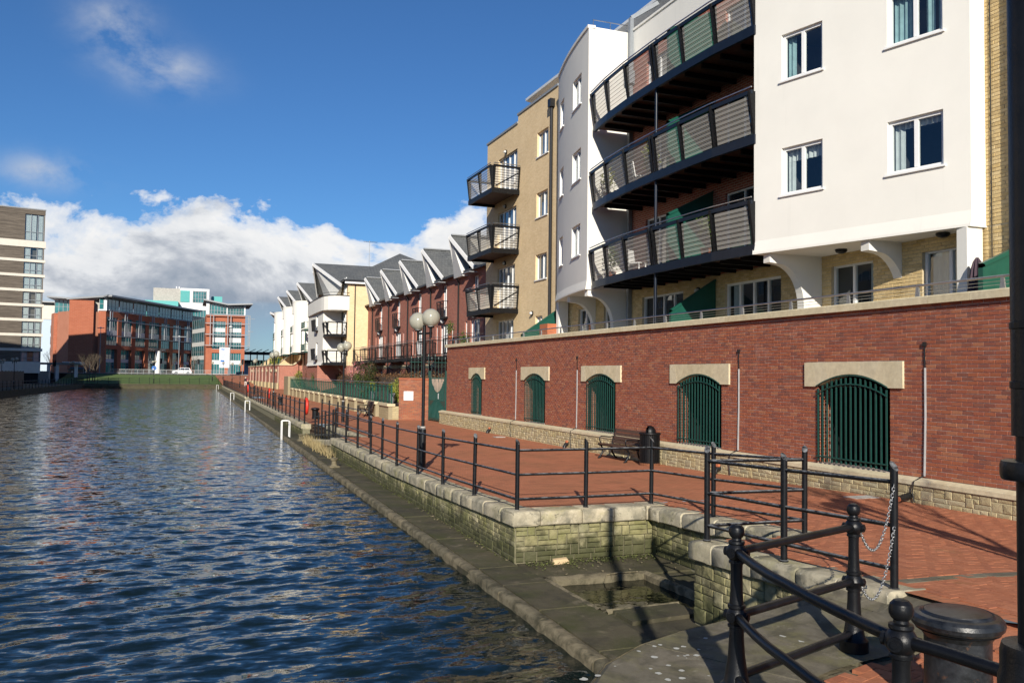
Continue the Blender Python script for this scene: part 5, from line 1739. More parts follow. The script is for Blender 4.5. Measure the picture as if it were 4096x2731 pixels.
    bay('b1', f1, None, WROWS, ((0.82, 1.95), (3.55, 4.77)), 0.06, True,
        curt={(WROWS[0][0], 0): [(0.03, 0.97, 0.72, 0.97, 'blind'), (0.03, 0.2, 0.02, 0.8, 'curtain')], (WROWS[0][0], 1): [(0.03, 0.22, 0.02, 0.9, 'curtain'), (0.03, 0.97, 0.84, 0.97, 'blind')],
              (WROWS[1][0], 0): [(0.03, 0.22, 0.02, 0.97, 'curtain_teal')], (WROWS[1][0], 1): [(0.03, 0.40, 0.02, 0.97, 'curtain_teal'), (0.62, 0.78, 0.02, 0.97, 'curtain_teal'), (0.84, 0.97, 0.02, 0.97, 'curtain_teal')]})
    f2 = arc_through((13.35, 27.40), (13.82, 30.0), (14.52, 32.6), 0.4)
    # arc normal must face the quay
    if (f2.P(1, 1, 0) - f2.P(1, 0, 0)).x > 0:
        f2.r_out = True
    bay('b2', f2, None, WROWS, ((0.85, 2.05), (3.75, 4.65)), 0.06, False, mat='render_white')
    # fins that carry the bays: nib, then an arched leg
    def fin(y, xo, t=0.24, straight=False):
        m_ = MB()
        if straight:
            m_.box(xo, xo + 0.42, y - t / 2, y + t / 2, TER - 0.2, FL[0] - 0.03)
        else:
            poly = [(FX, FL[0] - 0.03), (xo, FL[0] - 0.03), (xo, FL[0] - 0.25), (xo + 0.24, FL[0] - 0.27)]
            for k in range(1, 11):
                a = math.pi / 2 * k / 10
                poly.append((xo + 0.24 + 0.78 * math.sin(a), FL[0] - 0.27 - 1.0 * (1 - math.cos(a))))
            poly += [(xo + 1.02, TER - 0.2), (FX, TER - 0.2)]
            m_.prism([(p[0], y, p[1]) for p in poly], (0, -t / 2, 0), (0, t / 2, 0))
        m_.build('arched_fin', 'render_white', A)
    fin(17.55, 13.42); fin(14.98, 14.08 - 0.02); fin(12.86, 14.52, straight=True)
    fin(27.58, 13.42); fin(30.1, 13.9); fin(32.45, 14.5, straight=True)
    # terrace floor and the room behind everything
    m_ = MB(); m_.box(WX + 0.3, FX + 0.3, 4, 43, TER - 0.25, TER); m_.build('terrace_floor', 'concrete', A)
    m_ = MB(); m_.box(FX + 2.2, FX + 11, 4, 33.7, -0.3, 14.4); m_.box(FX + 0.3, FX + 2.4, 4, 17.8, 13.9, 14.45); m_.box(FX + 0.3, FX + 2.4, 17.8, 33.7, 13.9, 14.45); m_.build('roof_deck', 'roof_grey', A)
    # attic storey set back, pale eaves
    m_ = MB(); m_.box(FX + 1.8, FX + 9, 8, 40, 14.5, 16.2); m_.build('attic_wall', 'render_cool', A)
    m_ = MB(); m_.prism([(FX + 0.85, 0, 15.86), (FX + 0.85, 0, 15.98), (FX + 4.5, 0, 17.0), (FX + 9.5, 0, 16.1), (FX + 9.5, 0, 15.9), (FX + 1.2, 0, 15.8)], (0, 7.5, 0), (0, 39.6, 0)); m_.build('attic_roof', 'roof_pale', A)
    # balconies: three bowed decks
    arc = arc_through((13.50, 27.25), (13.08, 22.4), (13.46, 17.92), 0.5)
    pts = [(13.50, 27.2), (13.29, 25.75), (13.16, 24.2), (13.10, 22.4), (13.09, 20.9), (13.12, 19.4), (13.28, 17.80)]
    cxy = Vector((arc.c.x, arc.c.y, 0))
    outf = lambda p, d: Vector((-abs(d.y), d.x * (1 if d.y > 0 else -1), 0)).normalized()
    for z in FL:
        m_ = MB(); m_.slabpoly(list(pts) + [(FX, 17.95), (FX, 27.2)], z + 0.10, z + 0.20); dk = m_.build('balcony_deck', 'timber', A)
        m_ = MB()
        for a, b in zip(pts, pts[1:]):
            m_.beam((*a, z + 0.10), (*b, z + 0.10), 0.10, 0.24)
        m_.build('edge_beam', 'blue_black', dk)
        for k in range(1, 12):
            a = arc.P(arc.L * k / 12, -0.12, 0)
            m_ = MB(); m_.beam((a[0] + 0.05, a[1], z + 0.02), (FX, a[1], z + 0.02), 0.07, 0.14); m_.build('joist', 'black_metal', dk)
        balustrade(dk, pts, z + 0.20, [0.004, 0.158, 0.325, 0.505, 0.525, 0.678, 0.838, 0.995], out=outf)
    mid = Vector((13.16, 22.4, 0))
    m_ = MB(); m_.tube([(mid.x, mid.y, TER), (mid.x, mid.y, 12.35)], 0.045, 10); m_.build('column', 'blue_black', A, smooth=0.8)
    m_ = MB(); m_.tube([(mid.x, mid.y, 12.3), (mid.x + 0.3, mid.y, 12.42), (FX, mid.y, 13.1)], 0.035, 8); m_.build('tie', 'black_metal', A, smooth=0.8)
    # rainwater pipe with hopper in the corner of the recess, vents
    m_ = MB(); m_.box(FX - 0.16, FX - 0.02, 27.12, 27.26, 3.3, 12.7); m_.build('downpipe', 'grey_metal', A)
    m_ = MB(); m_.box(FX - 0.26, FX - 0.02, 27.0, 27.36, 12.7, 13.15); m_.build('hopper', 'grey_metal', A)
    m_ = MB(); m_.box(FX - 0.16, FX - 0.02, 27.1, 27.24, 13.15, 15.1); m_.beam((FX - 0.09, 27.17, 15.1), (FX + 0.9, 27.0, 15.75), 0.14, 0.14); m_.build('downpipe', 'grey_metal', A)
    m_ = MB(); m_.tube([(FX - 0.09, 11.95, 3.3), (FX - 0.09, 11.95, 14.3)], 0.075, 10); m_.build('downpipe', 'pipe_black', A, smooth=0.8)
    m_ = MB(); m_.tube([(FX - 0.03, 12.55, 4.5), (FX - 0.03, 12.55, 14.3)], 0.012, 5); m_.build('cable', 'pipe_black', A)
    for (y, z) in ((17.9, 4.9), (13.6, 5.2), (16.3, 5.2)):
        pass
    for (x, y, z) in ((14.5, 16.2, FL[0] - 0.06), (14.72, 13.5, FL[0] - 0.06)):
        m_ = MB(); m_.sphere((x, y, z), 0.14, 14, 8, 0.55); m_.build('soffit_light', 'black_metal', A, smooth=3)
    for z in FL:
        bulkhead(A, (FX - 0.02, 18.4, z + 2.0), (-1, 0, 0)); bulkhead(A, (FX - 0.02, 23.2, z + 2.0), (-1, 0, 0))
    bulkhead(A, (FX - 0.02, 22.9, 4.95), (-1, 0, 0)); bulkhead(A, (FX - 0.02, 18.3, 4.95), (-1, 0, 0))
    # handrail on the roof of the far bay
    m_ = MB(); m_.tube([(13.6, 27.6, 15.0), (FX, 27.6, 15.0)], 0.02, 6)
    for x in (13.62, 14.3, 14.95): m_.tube([(x, 27.6, 14.66), (x, 27.6, 15.0)], 0.015, 6)
    m_.build('roof_rail', 'steel', A, smooth=0.8)
    for k, z in enumerate(FL):
        green_screen('green privacy screen on the %s curved balcony' % ('lowest', 'middle', 'topmost')[k], 22.15, z + 0.2, x0=13.42, zl=1.55, zh=2.32)
    green_screen('green privacy screen on the terrace under the curved balconies', 22.0, TER, x0=13.45, zl=0.95, zh=1.9)
    green_screen('green sloping screen on the terrace at the right, behind the closed parasol', 11.75, TER, x0=13.75, x1=14.97, zl=1.12, zh=1.6)
    green_screen('green sloping screen on the terrace at the foot of the yellow brick block', 33.6, TER, x0=13.4, x1=14.97, zl=0.7, zh=1.75)
    # white garden furniture seen on the deck edge is small; one box planter
    return A


APT = apartment()


def parasol():
    t = thing('parasol', 'closed dark purple parasol on the terrace by the right-hand column', 'parasol', (14.45, 12.45, TER))
    m_ = MB(); m_.tube([(14.45, 12.45, TER), (14.45, 12.45, 4.66)], 0.02, 8); m_.build('pole', 'white_paint', t, smooth=0.8)
    m_ = MB(); n = 20; prof = [(0.02, 4.66), (0.06, 4.58), (0.09, 4.45), (0.11, 4.28), (0.13, 4.08), (0.17, 3.88)]
    vs = []
    for i, (r, z) in enumerate(prof):
        for k in range(n):
            a = 2 * math.pi * k / n; rr = r * (1 + 0.28 * math.sin(k * math.pi))
            rr = r * (1.25 if k % 2 else 0.8)
            vs.append((14.45 + rr * math.cos(a), 12.45 + rr * math.sin(a), z))
    fs = [(i * n + k, i * n + (k + 1) % n, (i + 1) * n + (k + 1) % n, (i + 1) * n + k) for i in range(len(prof) - 1) for k in range(n)]
    m_.mesh_part(vs, fs); m_.build('canopy', 'cloth_purple', t)


parasol()


def yellow_block():
    A = thing('brick_block', 'tall yellow brick block with three square black balconies, next to the red terrace', 'building', (FX, 38, TER))
    B = Wall((FX, 33.7), (FX, 42.75), flip=True); S = lambda y: y - 33.7
    wins = [(34.73, 36.0, 12.10, 13.22), (34.75, 36.02, 9.36, 10.48), (34.78, 36.05, 6.56, 7.70), (35.2, 36.0, 4.45, 4.95)]
    drs = [(38.45, 41.05, 11.05, 13.15), (38.5, 41.05, 8.28, 10.42), (38.6, 41.0, 5.52, 7.63), (38.7, 41.0, 3.34, 5.0)]
    hol = [(S(a), S(b), c, d, 0.16) for (a, b, c, d) in wins + drs]
    m_ = MB(); wall_faces(m_, B, 0, B.L, TER - 0.3, 14.32, hol); wall_faces(m_, B, 0, S(38.4), 14.32, 14.70)
    quadface(m_, (FX, 42.75), (FX + 9, 42.75), 0, 14.32); quadface(m_, (FX, 38.4), (FX + 2, 38.4), 14.32, 14.70)
    m_.face([(FX, 33.7, 14.3), (FX + 9, 33.7, 14.3), (FX + 9, 42.75, 14.3), (FX, 42.75, 14.3)])
    m_.build('wall', 'brick_yellow_far', A)
    m_ = MB(); m_.bbox(B, S(38.4), B.L + 0.05, -0.3, 0.05, 14.32, 14.42); m_.bbox(B, 0, S(38.4) + 0.04, -0.3, 0.05, 14.70, 14.80); m_.build('wall_coping', 'grey_metal', A)
    for (a, b, c, d) in wins: window(A, B, S(a), S(b), c, d, cols=(1, 1.1), glass='glass_blue', d=-0.12)
    for (a, b, c, d) in drs: window(A, B, S(a), S(b), c, d, cols=(1, 1, 1, 1), glass='glass_blue', d=-0.12, sill=False, name='patio_door')
    m_ = MB(); m_.tube([(FX - 0.09, 34.2, 3.3), (FX - 0.09, 34.2, 14.0)], 0.07, 10); m_.box(FX - 0.22, FX, 34.05, 34.35, 13.9, 14.25); m_.build('downpipe', 'pipe_black', A, smooth=0.6)
    for z in (5.22, 8.02, 10.85):
        pts = [(FX, 38.15), (13.62, 38.05), (13.62, 41.55), (FX, 41.6)]
        k = MB(); k.slabpoly([pts[0], (13.66, 38.1), (13.66, 41.5), pts[3]], z + 0.12, z + 0.22); dk = k.build('balcony_deck', 'timber', A)
        k = MB()
        for a, b in zip(pts, pts[1:]): k.beam((*a, z + 0.1), (*b, z + 0.1), 0.09, 0.22)
        k.build('edge_beam', 'black_metal', dk)
        def outf(p, d):
            n = Vector((d.y, -d.x, 0))
            c = Vector((14.4, 39.8, 0))
            return n if (p - c).dot(n) > 0 else -n
        T = 1.38 + 3.5 + 1.38
        for seg in ((pts[0], pts[1], [0.04, 0.96]), (pts[1], pts[2], [0.02, 0.5, 0.98]), (pts[2], pts[3], [0.04, 0.96])):
            balustrade(dk, [seg[0], seg[1]], z + 0.22, seg[2], h=1.05, lean=0.10, out=outf, postmat='black_metal')
        k = MB(); k.beam((13.75, 38.0, z + 0.3), (14.9, 38.08, z + 1.0), 0.04, 0.05); k.build('brace', 'black_metal', dk)
    for z in (13.3, 10.6, 7.8): bulkhead(A, (FX - 0.02, 39.9, z), (-1, 0, 0))
    bulkhead(A, (FX - 0.02, 36.3, 5.1), (-1, 0, 0))
    m_ = MB(); m_.box(14.1, FX, 32.55, 33.35, TER, TER + 1.12); m_.build('brick_store', 'terracotta', A)


yellow_block()


# ------------------------------------------------------------------ red brick terrace with prow roofs
def red_terrace():
    words = ('first', 'second', 'third', 'fourth', 'fifth', 'sixth')
    FXR = 16.55
    for k in range(6):
        y0 = 48.5 + 6.4 * k
        lo, hi = (43.6, y0 + 3.75) if k == 0 else (y0 - 2.65, y0 + 3.75)
        if k == 5: hi = 83.6
        H = thing('terraced_house', '%s red brick house of the terrace counted from the camera, with a white prow gable' % words[k], 'house', (FXR, y0, 0), group='red brick terraced houses with prow roofs')
        B = Wall((FXR, lo), (FXR, hi), flip=True); S = lambda y: y - lo
        wins = [(y0 + 0.0, y0 + 0.85, 6.12, 8.22, (1, 1), (1, 2.2)), ]
        dr = [(y0 - 0.35, y0 + 1.35, 3.62, 5.62, (1, 1, 1))]
        nar = [(y0 - 1.45, y0 - 1.05, 3.75, 5.6), (y0 + 2.05, y0 + 2.45, 3.75, 5.6)]
        bas = [(y0 - 0.6, y0 + 0.3, 1.5, 2.55), (y0 + 1.2, y0 + 1.7, 1.5, 2.55)]
        hol = [(S(w[0]), S(w[1]), w[2], w[3], 0.12) for w in wins + dr + nar + bas]
        m_ = MB(); wall_faces(m_, B, 0, B.L, -0.3, 8.6, hol)
        m_.face([(FXR, hi, 0), (FXR + 8, hi, 0), (FXR + 8, hi, 8.6), (FXR, hi, 8.6)])
        m_.build('wall', 'brick_red_far', H)
        for w in wins: window(H, B, S(w[0]), S(w[1]), w[2], w[3], cols=w[4], rows=w[5], glass='glass_blue', sill=False)
        for w in dr: window(H, B, S(w[0]), S(w[1]), w[2], w[3], cols=w[4], glass='glass_blue', sill=False, name='patio_door')
        for w in nar + bas: window(H, B, S(w[0]), S(w[1]), w[2], w[3], cols=(1,), glass='glass_blue', sill=False)
        m_ = MB(); m_.bbox(B, 0, B.L, 0.0, 0.05, 2.78, 3.02); m_.build('string_course', 'cream_stone', H)
        # juliet balcony
        m_ = MB(); y = y0 + 0.42
        m_.box(FXR - 0.30, FXR, y - 0.75, y + 0.75, 5.98, 6.10)
        for yy in (y - 0.74, y, y + 0.74): m_.beam((FXR - 0.28, yy, 6.0), (FXR - 0.33, yy, 7.12), 0.07, 0.05)
        m_.beam((FXR - 0.33, y - 0.78, 7.12), (FXR - 0.33, y + 0.78, 7.12), 0.05, 0.05); m_.beam((FXR - 0.31, y - 0.78, 6.95), (FXR - 0.31, y + 0.78, 6.95), 0.03, 0.03)
        for sg in (-0.76, 0.76): m_.beam((FXR - 0.33, y + sg, 7.12), (FXR, y + sg, 7.12), 0.04, 0.04)
        jb = m_.build('juliet_balcony', 'black_metal', H)
        m_ = MB(); m_.face([(FXR - 0.30, y - 0.7, 6.12), (FXR - 0.30, y + 0.7, 6.12), (FXR - 0.32, y + 0.7, 6.95), (FXR - 0.32, y - 0.7, 6.95)]); m_.build('infill_panel', 'mesh_panel', jb) if k > 9 else None
        m_ = MB()
        for q in range(10): m_.beam((FXR - 0.30, y - 0.7 + 1.4 * q / 9, 6.1), (FXR - 0.32, y - 0.7 + 1.4 * q / 9, 6.97), 0.018, 0.018)
        m_.build('balusters', 'black_metal', jb)
        # main balcony
        b0, b1, xo = y0 - 1.75, y0 + 2.35, FXR - 1.35
        m_ = MB(); m_.box(xo, FXR, b0, b1, 3.30, 3.42); dk = m_.build('balcony_deck', 'timber', H)
        m_ = MB()
        for (a, b) in (((FXR, b0), (xo, b0)), ((xo, b0), (xo, b1)), ((xo, b1), (FXR, b1))): m_.beam((*a, 3.36), (*b, 3.36), 0.09, 0.24)
        m_.build('edge_beam', 'black_metal', dk)
        for (px, py) in ((xo, b0 + 0.05), (xo, (b0 + b1) / 2), (xo, b1 - 0.05), (FXR - 0.08, b0 + 0.05), (FXR - 0.08, b1 - 0.05)):
            m_ = MB(); m_.beam((px, py, 3.4), (px - 0.05 * (px == xo), py, 4.5), 0.10, 0.06); m_.build('post', 'black_metal', dk)
        m_ = MB()
        for z in (4.48, 3.62):
            for (a, b) in (((FXR, b0), (xo, b0)), ((xo, b0), (xo, b1)), ((xo, b1), (FXR, b1))): m_.beam((*a, z), (*b, z), 0.05, 0.05)
        m_.build('rails', 'black_metal', dk)
        m_ = MB(); m_.tube([(FXR, b0, 4.66), (xo, b0, 4.66), (xo, b1, 4.66), (FXR, b1, 4.66)], 0.018, 6); m_.build('handrail', 'steel', dk)
        m_ = MB(); n = 18
        for q in range(1, n): m_.beam((xo, b0 + (b1 - b0) * q / n, 3.62), (xo, b0 + (b1 - b0) * q / n, 4.48), 0.016, 0.016)
        for q in range(1, 6): m_.beam((xo + (FXR - xo) * q / 6, b0, 3.62), (xo + (FXR - xo) * q / 6, b0, 4.48), 0.016, 0.016)
        m_.build('balusters', 'black_metal', dk)
        for yy in (b0 + 0.4, b1 - 0.4):
            m_ = MB(); m_.beam((FXR, yy, 2.6), (xo + 0.3, yy, 3.28), 0.05, 0.05); m_.build('bracket', 'black_metal', dk)
        # roof: main slope and the asymmetric prow
        e = 8.6
        m_ = MB()
        def slope(p):
            a, b, c, d = [Vector(q) for q in p]
            u = (b - a).length; v = (d - a).length
            m_.face(p, [(0, 0), (u, 0), (u, v), (0, v)])
        slope([(FXR - 0.25, lo, e), (FXR - 0.25, hi, e), (FXR + 4.2, hi, e + 2.0), (FXR + 4.2, lo, e + 2.0)])
        pk = (15.55, y0 + 2.6, 10.85); nb = (16.28, y0 - 0.05, 8.72); fb = (16.45, y0 + 4.0, 8.6)
        slope([(pk[0], pk[1], pk[2]), (FXR + 4.6, pk[1], pk[2]), (FXR + 3.6, nb[1], nb[2]), (nb[0], nb[1], nb[2])])
        slope([(pk[0], pk[1], pk[2]), (FXR + 4.6, pk[1], pk[2]), (FXR + 3.6, fb[1], fb[2]), (fb[0], fb[1], fb[2])])
        rf = m_.build('roof', 'slate', H)
        m_ = MB()
        m_.beam((pk[0] - 0.04, pk[1], pk[2] - 0.10), (nb[0] - 0.04, nb[1], nb[2] - 0.10), 0.07, 0.24)
        m_.beam((pk[0] - 0.04, pk[1] + 0.02, pk[2] - 0.10), (fb[0] - 0.04, fb[1], fb[2] - 0.10), 0.07, 0.2)
        m_.build('bargeboard', 'white_paint', rf)
        m_ = MB()
        m_.face([(pk[0] + 0.05, pk[1], pk[2] - 0.18), (FXR, y0 + 2.0, 8.35), (FXR - 0.04, y0 + 3.9, 8.35)])
        m_.face([(pk[0] + 0.05, pk[1], pk[2] - 0.18), (FXR + 0.1, y0 + 2.0, 8.35), (FXR + 0.1, pk[1], pk[2] - 0.2)])
        m_.face([(pk[0] + 0.05, pk[1], pk[2] - 0.18), (FXR - 0.04, y0 + 3.9, 8.35), (FXR + 0.1, pk[1], pk[2] - 0.2)])
        m_.face([(FXR - 0.35, y0 + 2.0, 8.35), (FXR - 0.30, y0 + 3.9, 8.35), (FXR + 0.1, y0 + 3.9, 8.35), (FXR + 0.1, y0 + 2.0, 8.35)])
        m_.face([(pk[0] + 0.05, pk[1], pk[2] - 0.18), (FXR - 0.35, y0 + 2.0, 8.35), (FXR - 0.30, y0 + 3.9, 8.35)])
        m_.face([(pk[0] + 0.05, pk[1], pk[2] - 0.18), (FXR - 0.35, y0 + 2.0, 8.35), (FXR + 0.1, y0 + 2.0, 8.35), (FXR + 0.1, pk[1], pk[2] - 0.2)])
        m_.build('prow_soffit', 'soffit_white', rf)
        m_ = MB(); m_.beam((pk[0] + 0.1, pk[1], pk[2] + 0.05), (FXR + 4.6, pk[1], pk[2] + 0.05), 0.22, 0.08); m_.build('ridge', 'roof_grey', rf)
        m_ = MB(); m_.beam((FXR - 0.28, lo, e - 0.02), (FXR - 0.28, y0 + 1.9, e - 0.02), 0.12, 0.12); m_.build('gutter', 'pipe_black', H)
        m_ = MB(); m_.tube([(FXR - 0.28, y0 + 4.0 if hi > y0 + 4.1 else y0 + 3.6, 8.5), (FXR - 0.07, y0 + 3.65, 8.1), (FXR - 0.07, y0 + 3.65, 2.0)], 0.055, 8); m_.build('downpipe', 'pipe_black', H, smooth=0.8)
        m_ = MB(); m_.sphere((FXR - 0.08, y0 + 0.6, 5.86), 0.17, 14, 10, 1.0); m_.build('wall_light', 'soffit_white', H, smooth=3)
        m_ = MB(); m_.beam((FXR - 0.45, y0 - 0.35, 8.34), (FXR - 0.45, y0 + 1.25, 8.34), 0.5, 0.05); m_.build('window_hood', 'grey_metal', H)


red_terrace()
# ------------------------------------------------------------------ building with the white drum beyond the terrace
def slope_to(mb, pts):
    a, b, c, d = [Vector(q) for q in pts]
    u = (b - a).length; v = (d - a).length
    mb.face(pts, [(0, 0), (u, 0), (u, v), (0, v)])


def drum_house():
    A = thing('drum_house', 'white and yellow brick apartment house with a curved top balcony and a large slate prow', 'building', (15, 84, 0))
    E_ = Wall((14.65, 80), (17.2, 80)); 
    m_ = MB(); wall_faces(m_, E_, 0, E_.L, 3.05, 11.0, [(1.9, 2.25, 9.6, 10.7)]); 
    quadface(m_, (14.65, 80), (14.65, 98), 3.05, 11.0); quadface(m_, (14.65, 98), (24, 98), 0, 11.0)
    m_.build('wall', 'brick_yellow_far', A)
    m_ = MB(); quadface(m_, (14.68, 80.02), (17.2, 80.02), -0.3, 3.05); quadface(m_, (14.68, 80.02), (14.68, 98), -0.3, 3.05); quadface(m_, (12.6, 84), (14.68, 84), -0.3, 3.1); quadface(m_, (12.85, 84), (12.85, 96), -0.3, 3.1)
    m_.build('base_wall', 'brick_red_far', A)
    window(A, E_, 1.9, 2.25, 9.6, 10.7, cols=(1,), glass='glass_dark', sill=False)
    F = Wall((12.80, 82.2), (12.80, 92.0), flip=True)
    wr = [(3.2, 4.3, 6.75, 8.05), (3.2, 4.3, 3.95, 5.3)]
    m_ = MB(); wall_faces(m_, F, 0, F.L, 3.4, 9.3, [(*w, 0.12) for w in wr])
    n = 8
    for k in range(n):
        a, b = F.L * k / n, F.L * (k + 1) / n
        m_.face([F.P(a, 0, 3.4), F.P(b, 0, 3.4), F.P(b, 0.12, 3.08), F.P(a, 0.12, 3.08)]); m_.face([F.P(a, 0.12, 3.08), F.P(b, 0.12, 3.08), F.P(b, -1.9, 3.08), F.P(a, -1.9, 3.08)])
    quadface(m_, (12.80, 82.2), (14.65, 82.2), 3.08, 9.3)
    m_.face([(12.8, 82.2, 9.3), (14.65, 82.2, 9.3), (14.65, 92, 9.3), (12.8, 92, 9.3)])
    m_.build('bay_wall', 'render_white', A)
    for w in wr:
        window(A, F, *w, cols=(1, 1), glass='glass_blue')
        m_ = MB(); m_.bbox(F, w[0] - 0.25, w[1] + 0.25, 0.02, 0.38, w[2] - 0.35, w[2] - 0.28)
        for t in (w[0] - 0.22, (w[0] + w[1]) / 2, w[1] + 0.22): m_.prism([F.P(t, 0.30, w[2] - 0.35), F.P(t, 0.38, w[2] - 0.35), F.P(t, 0.48, w[2] + 0.75), F.P(t, 0.28, w[2] + 0.75)], F.d * -0.06, F.d * 0.06)
        m_.build('juliet_balcony', 'black_metal', A)
    # curved parapet of the top balcony
    pts = [(14.78, 79.95), (14.0, 79.9), (13.4, 80.05), (12.95, 80.5), (12.68, 81.2), (12.58, 82.2), (12.55, 84.0), (12.58, 87.0), (12.7, 92.0)]
    m_ = MB()
    for a, b in zip(pts, pts[1:]):
        d = Vector((b[0] - a[0], b[1] - a[1], 0)).normalized(); nn = Vector((-d.y, d.x, 0)) * -1
        a3, b3 = Vector((*a, 0)), Vector((*b, 0)); ia, ib = a3 + Vector((0.15, 0.12, 0)), b3 + Vector((0.15, 0.12, 0))
        Zv = lambda p, z: (p.x, p.y, z)
        m_.hexa([Zv(a3, 8.15), Zv(b3, 8.15), Zv(ib, 8.15), Zv(ia, 8.15), Zv(a3, 9.45), Zv(b3, 9.45), Zv(ib, 9.45), Zv(ia, 9.45)])
    o = m_.build('curved_parapet', 'render_white', A, smooth=0.6)
    m_ = MB(); m_.slabpoly([(p[0] + 0.02, p[1] + 0.02) for p in pts] + [(14.7, 92)], 8.13, 8.3); m_.build('soffit', 'render_white', A)
    m_ = MB(); m_.tube([(p[0], p[1], 9.75) for p in pts[:6]], 0.02, 6); m_.tube([(p[0], p[1], 9.47) for p in pts], 0.05, 6); m_.build('handrail', 'black_metal', A)
    for z in (3.12, 5.72):
        bp = [(14.62, 80.15), (12.85, 80.15), (12.85, 82.15)]
        m_ = MB(); m_.box(12.85, 14.63, 80.15, 82.2, z + 0.1, z + 0.2); dk = m_.build('balcony_deck', 'timber', A)
        m_ = MB()
        for a, b in zip(bp, bp[1:]): m_.beam((*a, z + 0.08), (*b, z + 0.08), 0.1, 0.24)
        m_.build('edge_beam', 'black_metal', dk)
        of = lambda p, d: Vector((0, -1, 0)) if abs(d.x) > 0.5 else Vector((-1, 0, 0))
        balustrade(dk, bp[:2], z + 0.2, [0.03, 0.5, 0.97], h=1.1, lean=0.12, out=of, postmat='black_metal', panel=False)
        balustrade(dk, bp[1:], z + 0.2, [0.03, 0.97], h=1.1, lean=0.12, out=of, postmat='black_metal', panel=False)
    Bd = Wall((14.63, 80.3), (14.63, 82.1), flip=True)
    for z in (3.4, 6.0, 9.3):
        window(A, Bd, 0.4, 1.5, z, z + 1.95, cols=(1, 1), glass='glass_blue', d=0.03, sill=False, name='patio_door')
    m_ = MB(); m_.tube([(14.5, 81.9, 3.3), (14.5, 81.9, 8.1)], 0.05, 8); m_.build('downpipe', 'pipe_black', A)
    m_ = MB(); m_.tube([(15.3, 79.93, 1), (15.3, 79.93, 10.8)], 0.05, 8); m_.build('downpipe', 'pipe_black', A)
    # roofs
    r = MB()
    slope_to(r, [(14.2, 79.6, 10.9), (28, 79.6, 10.9), (21.4, 88, 14.8), (21.4, 88, 14.8)])
    slope_to(r, [(14.2, 79.6, 10.9), (14.2, 98.5, 10.9), (21.4, 90, 14.8), (21.4, 88, 14.8)])
    slope_to(r, [(28, 79.6, 10.9), (28, 98.5, 10.9), (21.4, 90, 14.8), (21.4, 88, 14.8)])
    pk, nb, fb = (12.3, 86.0, 13.05), (14.15, 80.6, 10.6), (13.3, 89.5, 10.3)
    slope_to(r, [pk, (19.5, 86, 13.05), (18.0, 80.6, 10.75), nb]); slope_to(r, [pk, (19.5, 86, 13.05), (18, 91.0, 10.3), fb])
    rf = r.build('roof', 'slate', A)
    m_ = MB(); m_.beam((pk[0] - 0.03, pk[1], pk[2] - 0.13), (nb[0] - 0.03, nb[1], nb[2] - 0.13), 0.1, 0.3); m_.beam((pk[0] - 0.03, pk[1], pk[2] - 0.13), (fb[0] - 0.03, fb[1], fb[2] - 0.13), 0.1, 0.3); m_.build('bargeboard', 'white_paint', rf)
    m_ = MB(); m_.face([(pk[0] + 0.1, pk[1], pk[2] - 0.25), (13.9, 83.6, 9.4), (13.9, 87.8, 9.4)]); m_.face([(pk[0] + 0.1, pk[1], pk[2] - 0.25), (14.4, 81.5, 10.55), (14.6, 84, 9.4), (13.9, 83.6, 9.4)])
    m_.face([(pk[0] + 0.1, pk[1], pk[2] - 0.25), (15, 86, 12.8), (14.4, 81.5, 10.55)]); m_.build('prow_soffit', 'soffit_white', rf)
    m_ = MB(); m_.beam((14.2, 79.6, 10.85), (20, 79.6, 10.85), 0.14, 0.16); m_.beam((14.2, 79.6, 10.85), (14.2, 81, 10.85), 0.14, 0.16); m_.build('gutter', 'pipe_black', rf)
    m_ = MB(); m_.beam((14.3, 79.7, 10.68), (20, 79.7, 10.68), 0.2, 0.2); m_.build('fascia', 'white_paint', rf)
    # tv aerial
    m_ = MB(); m_.tube([(17.8, 86, 13), (17.8, 86, 15.6)], 0.025, 5); m_.tube([(17.2, 86, 15.5), (18.6, 86, 15.5)], 0.02, 4)
    for q in range(7): m_.tube([(17.3 + 0.2 * q, 85.7, 15.5), (17.3 + 0.2 * q, 86.3, 15.5)], 0.012, 4)
    m_.build('aerial', 'grey_metal', rf)


drum_house()


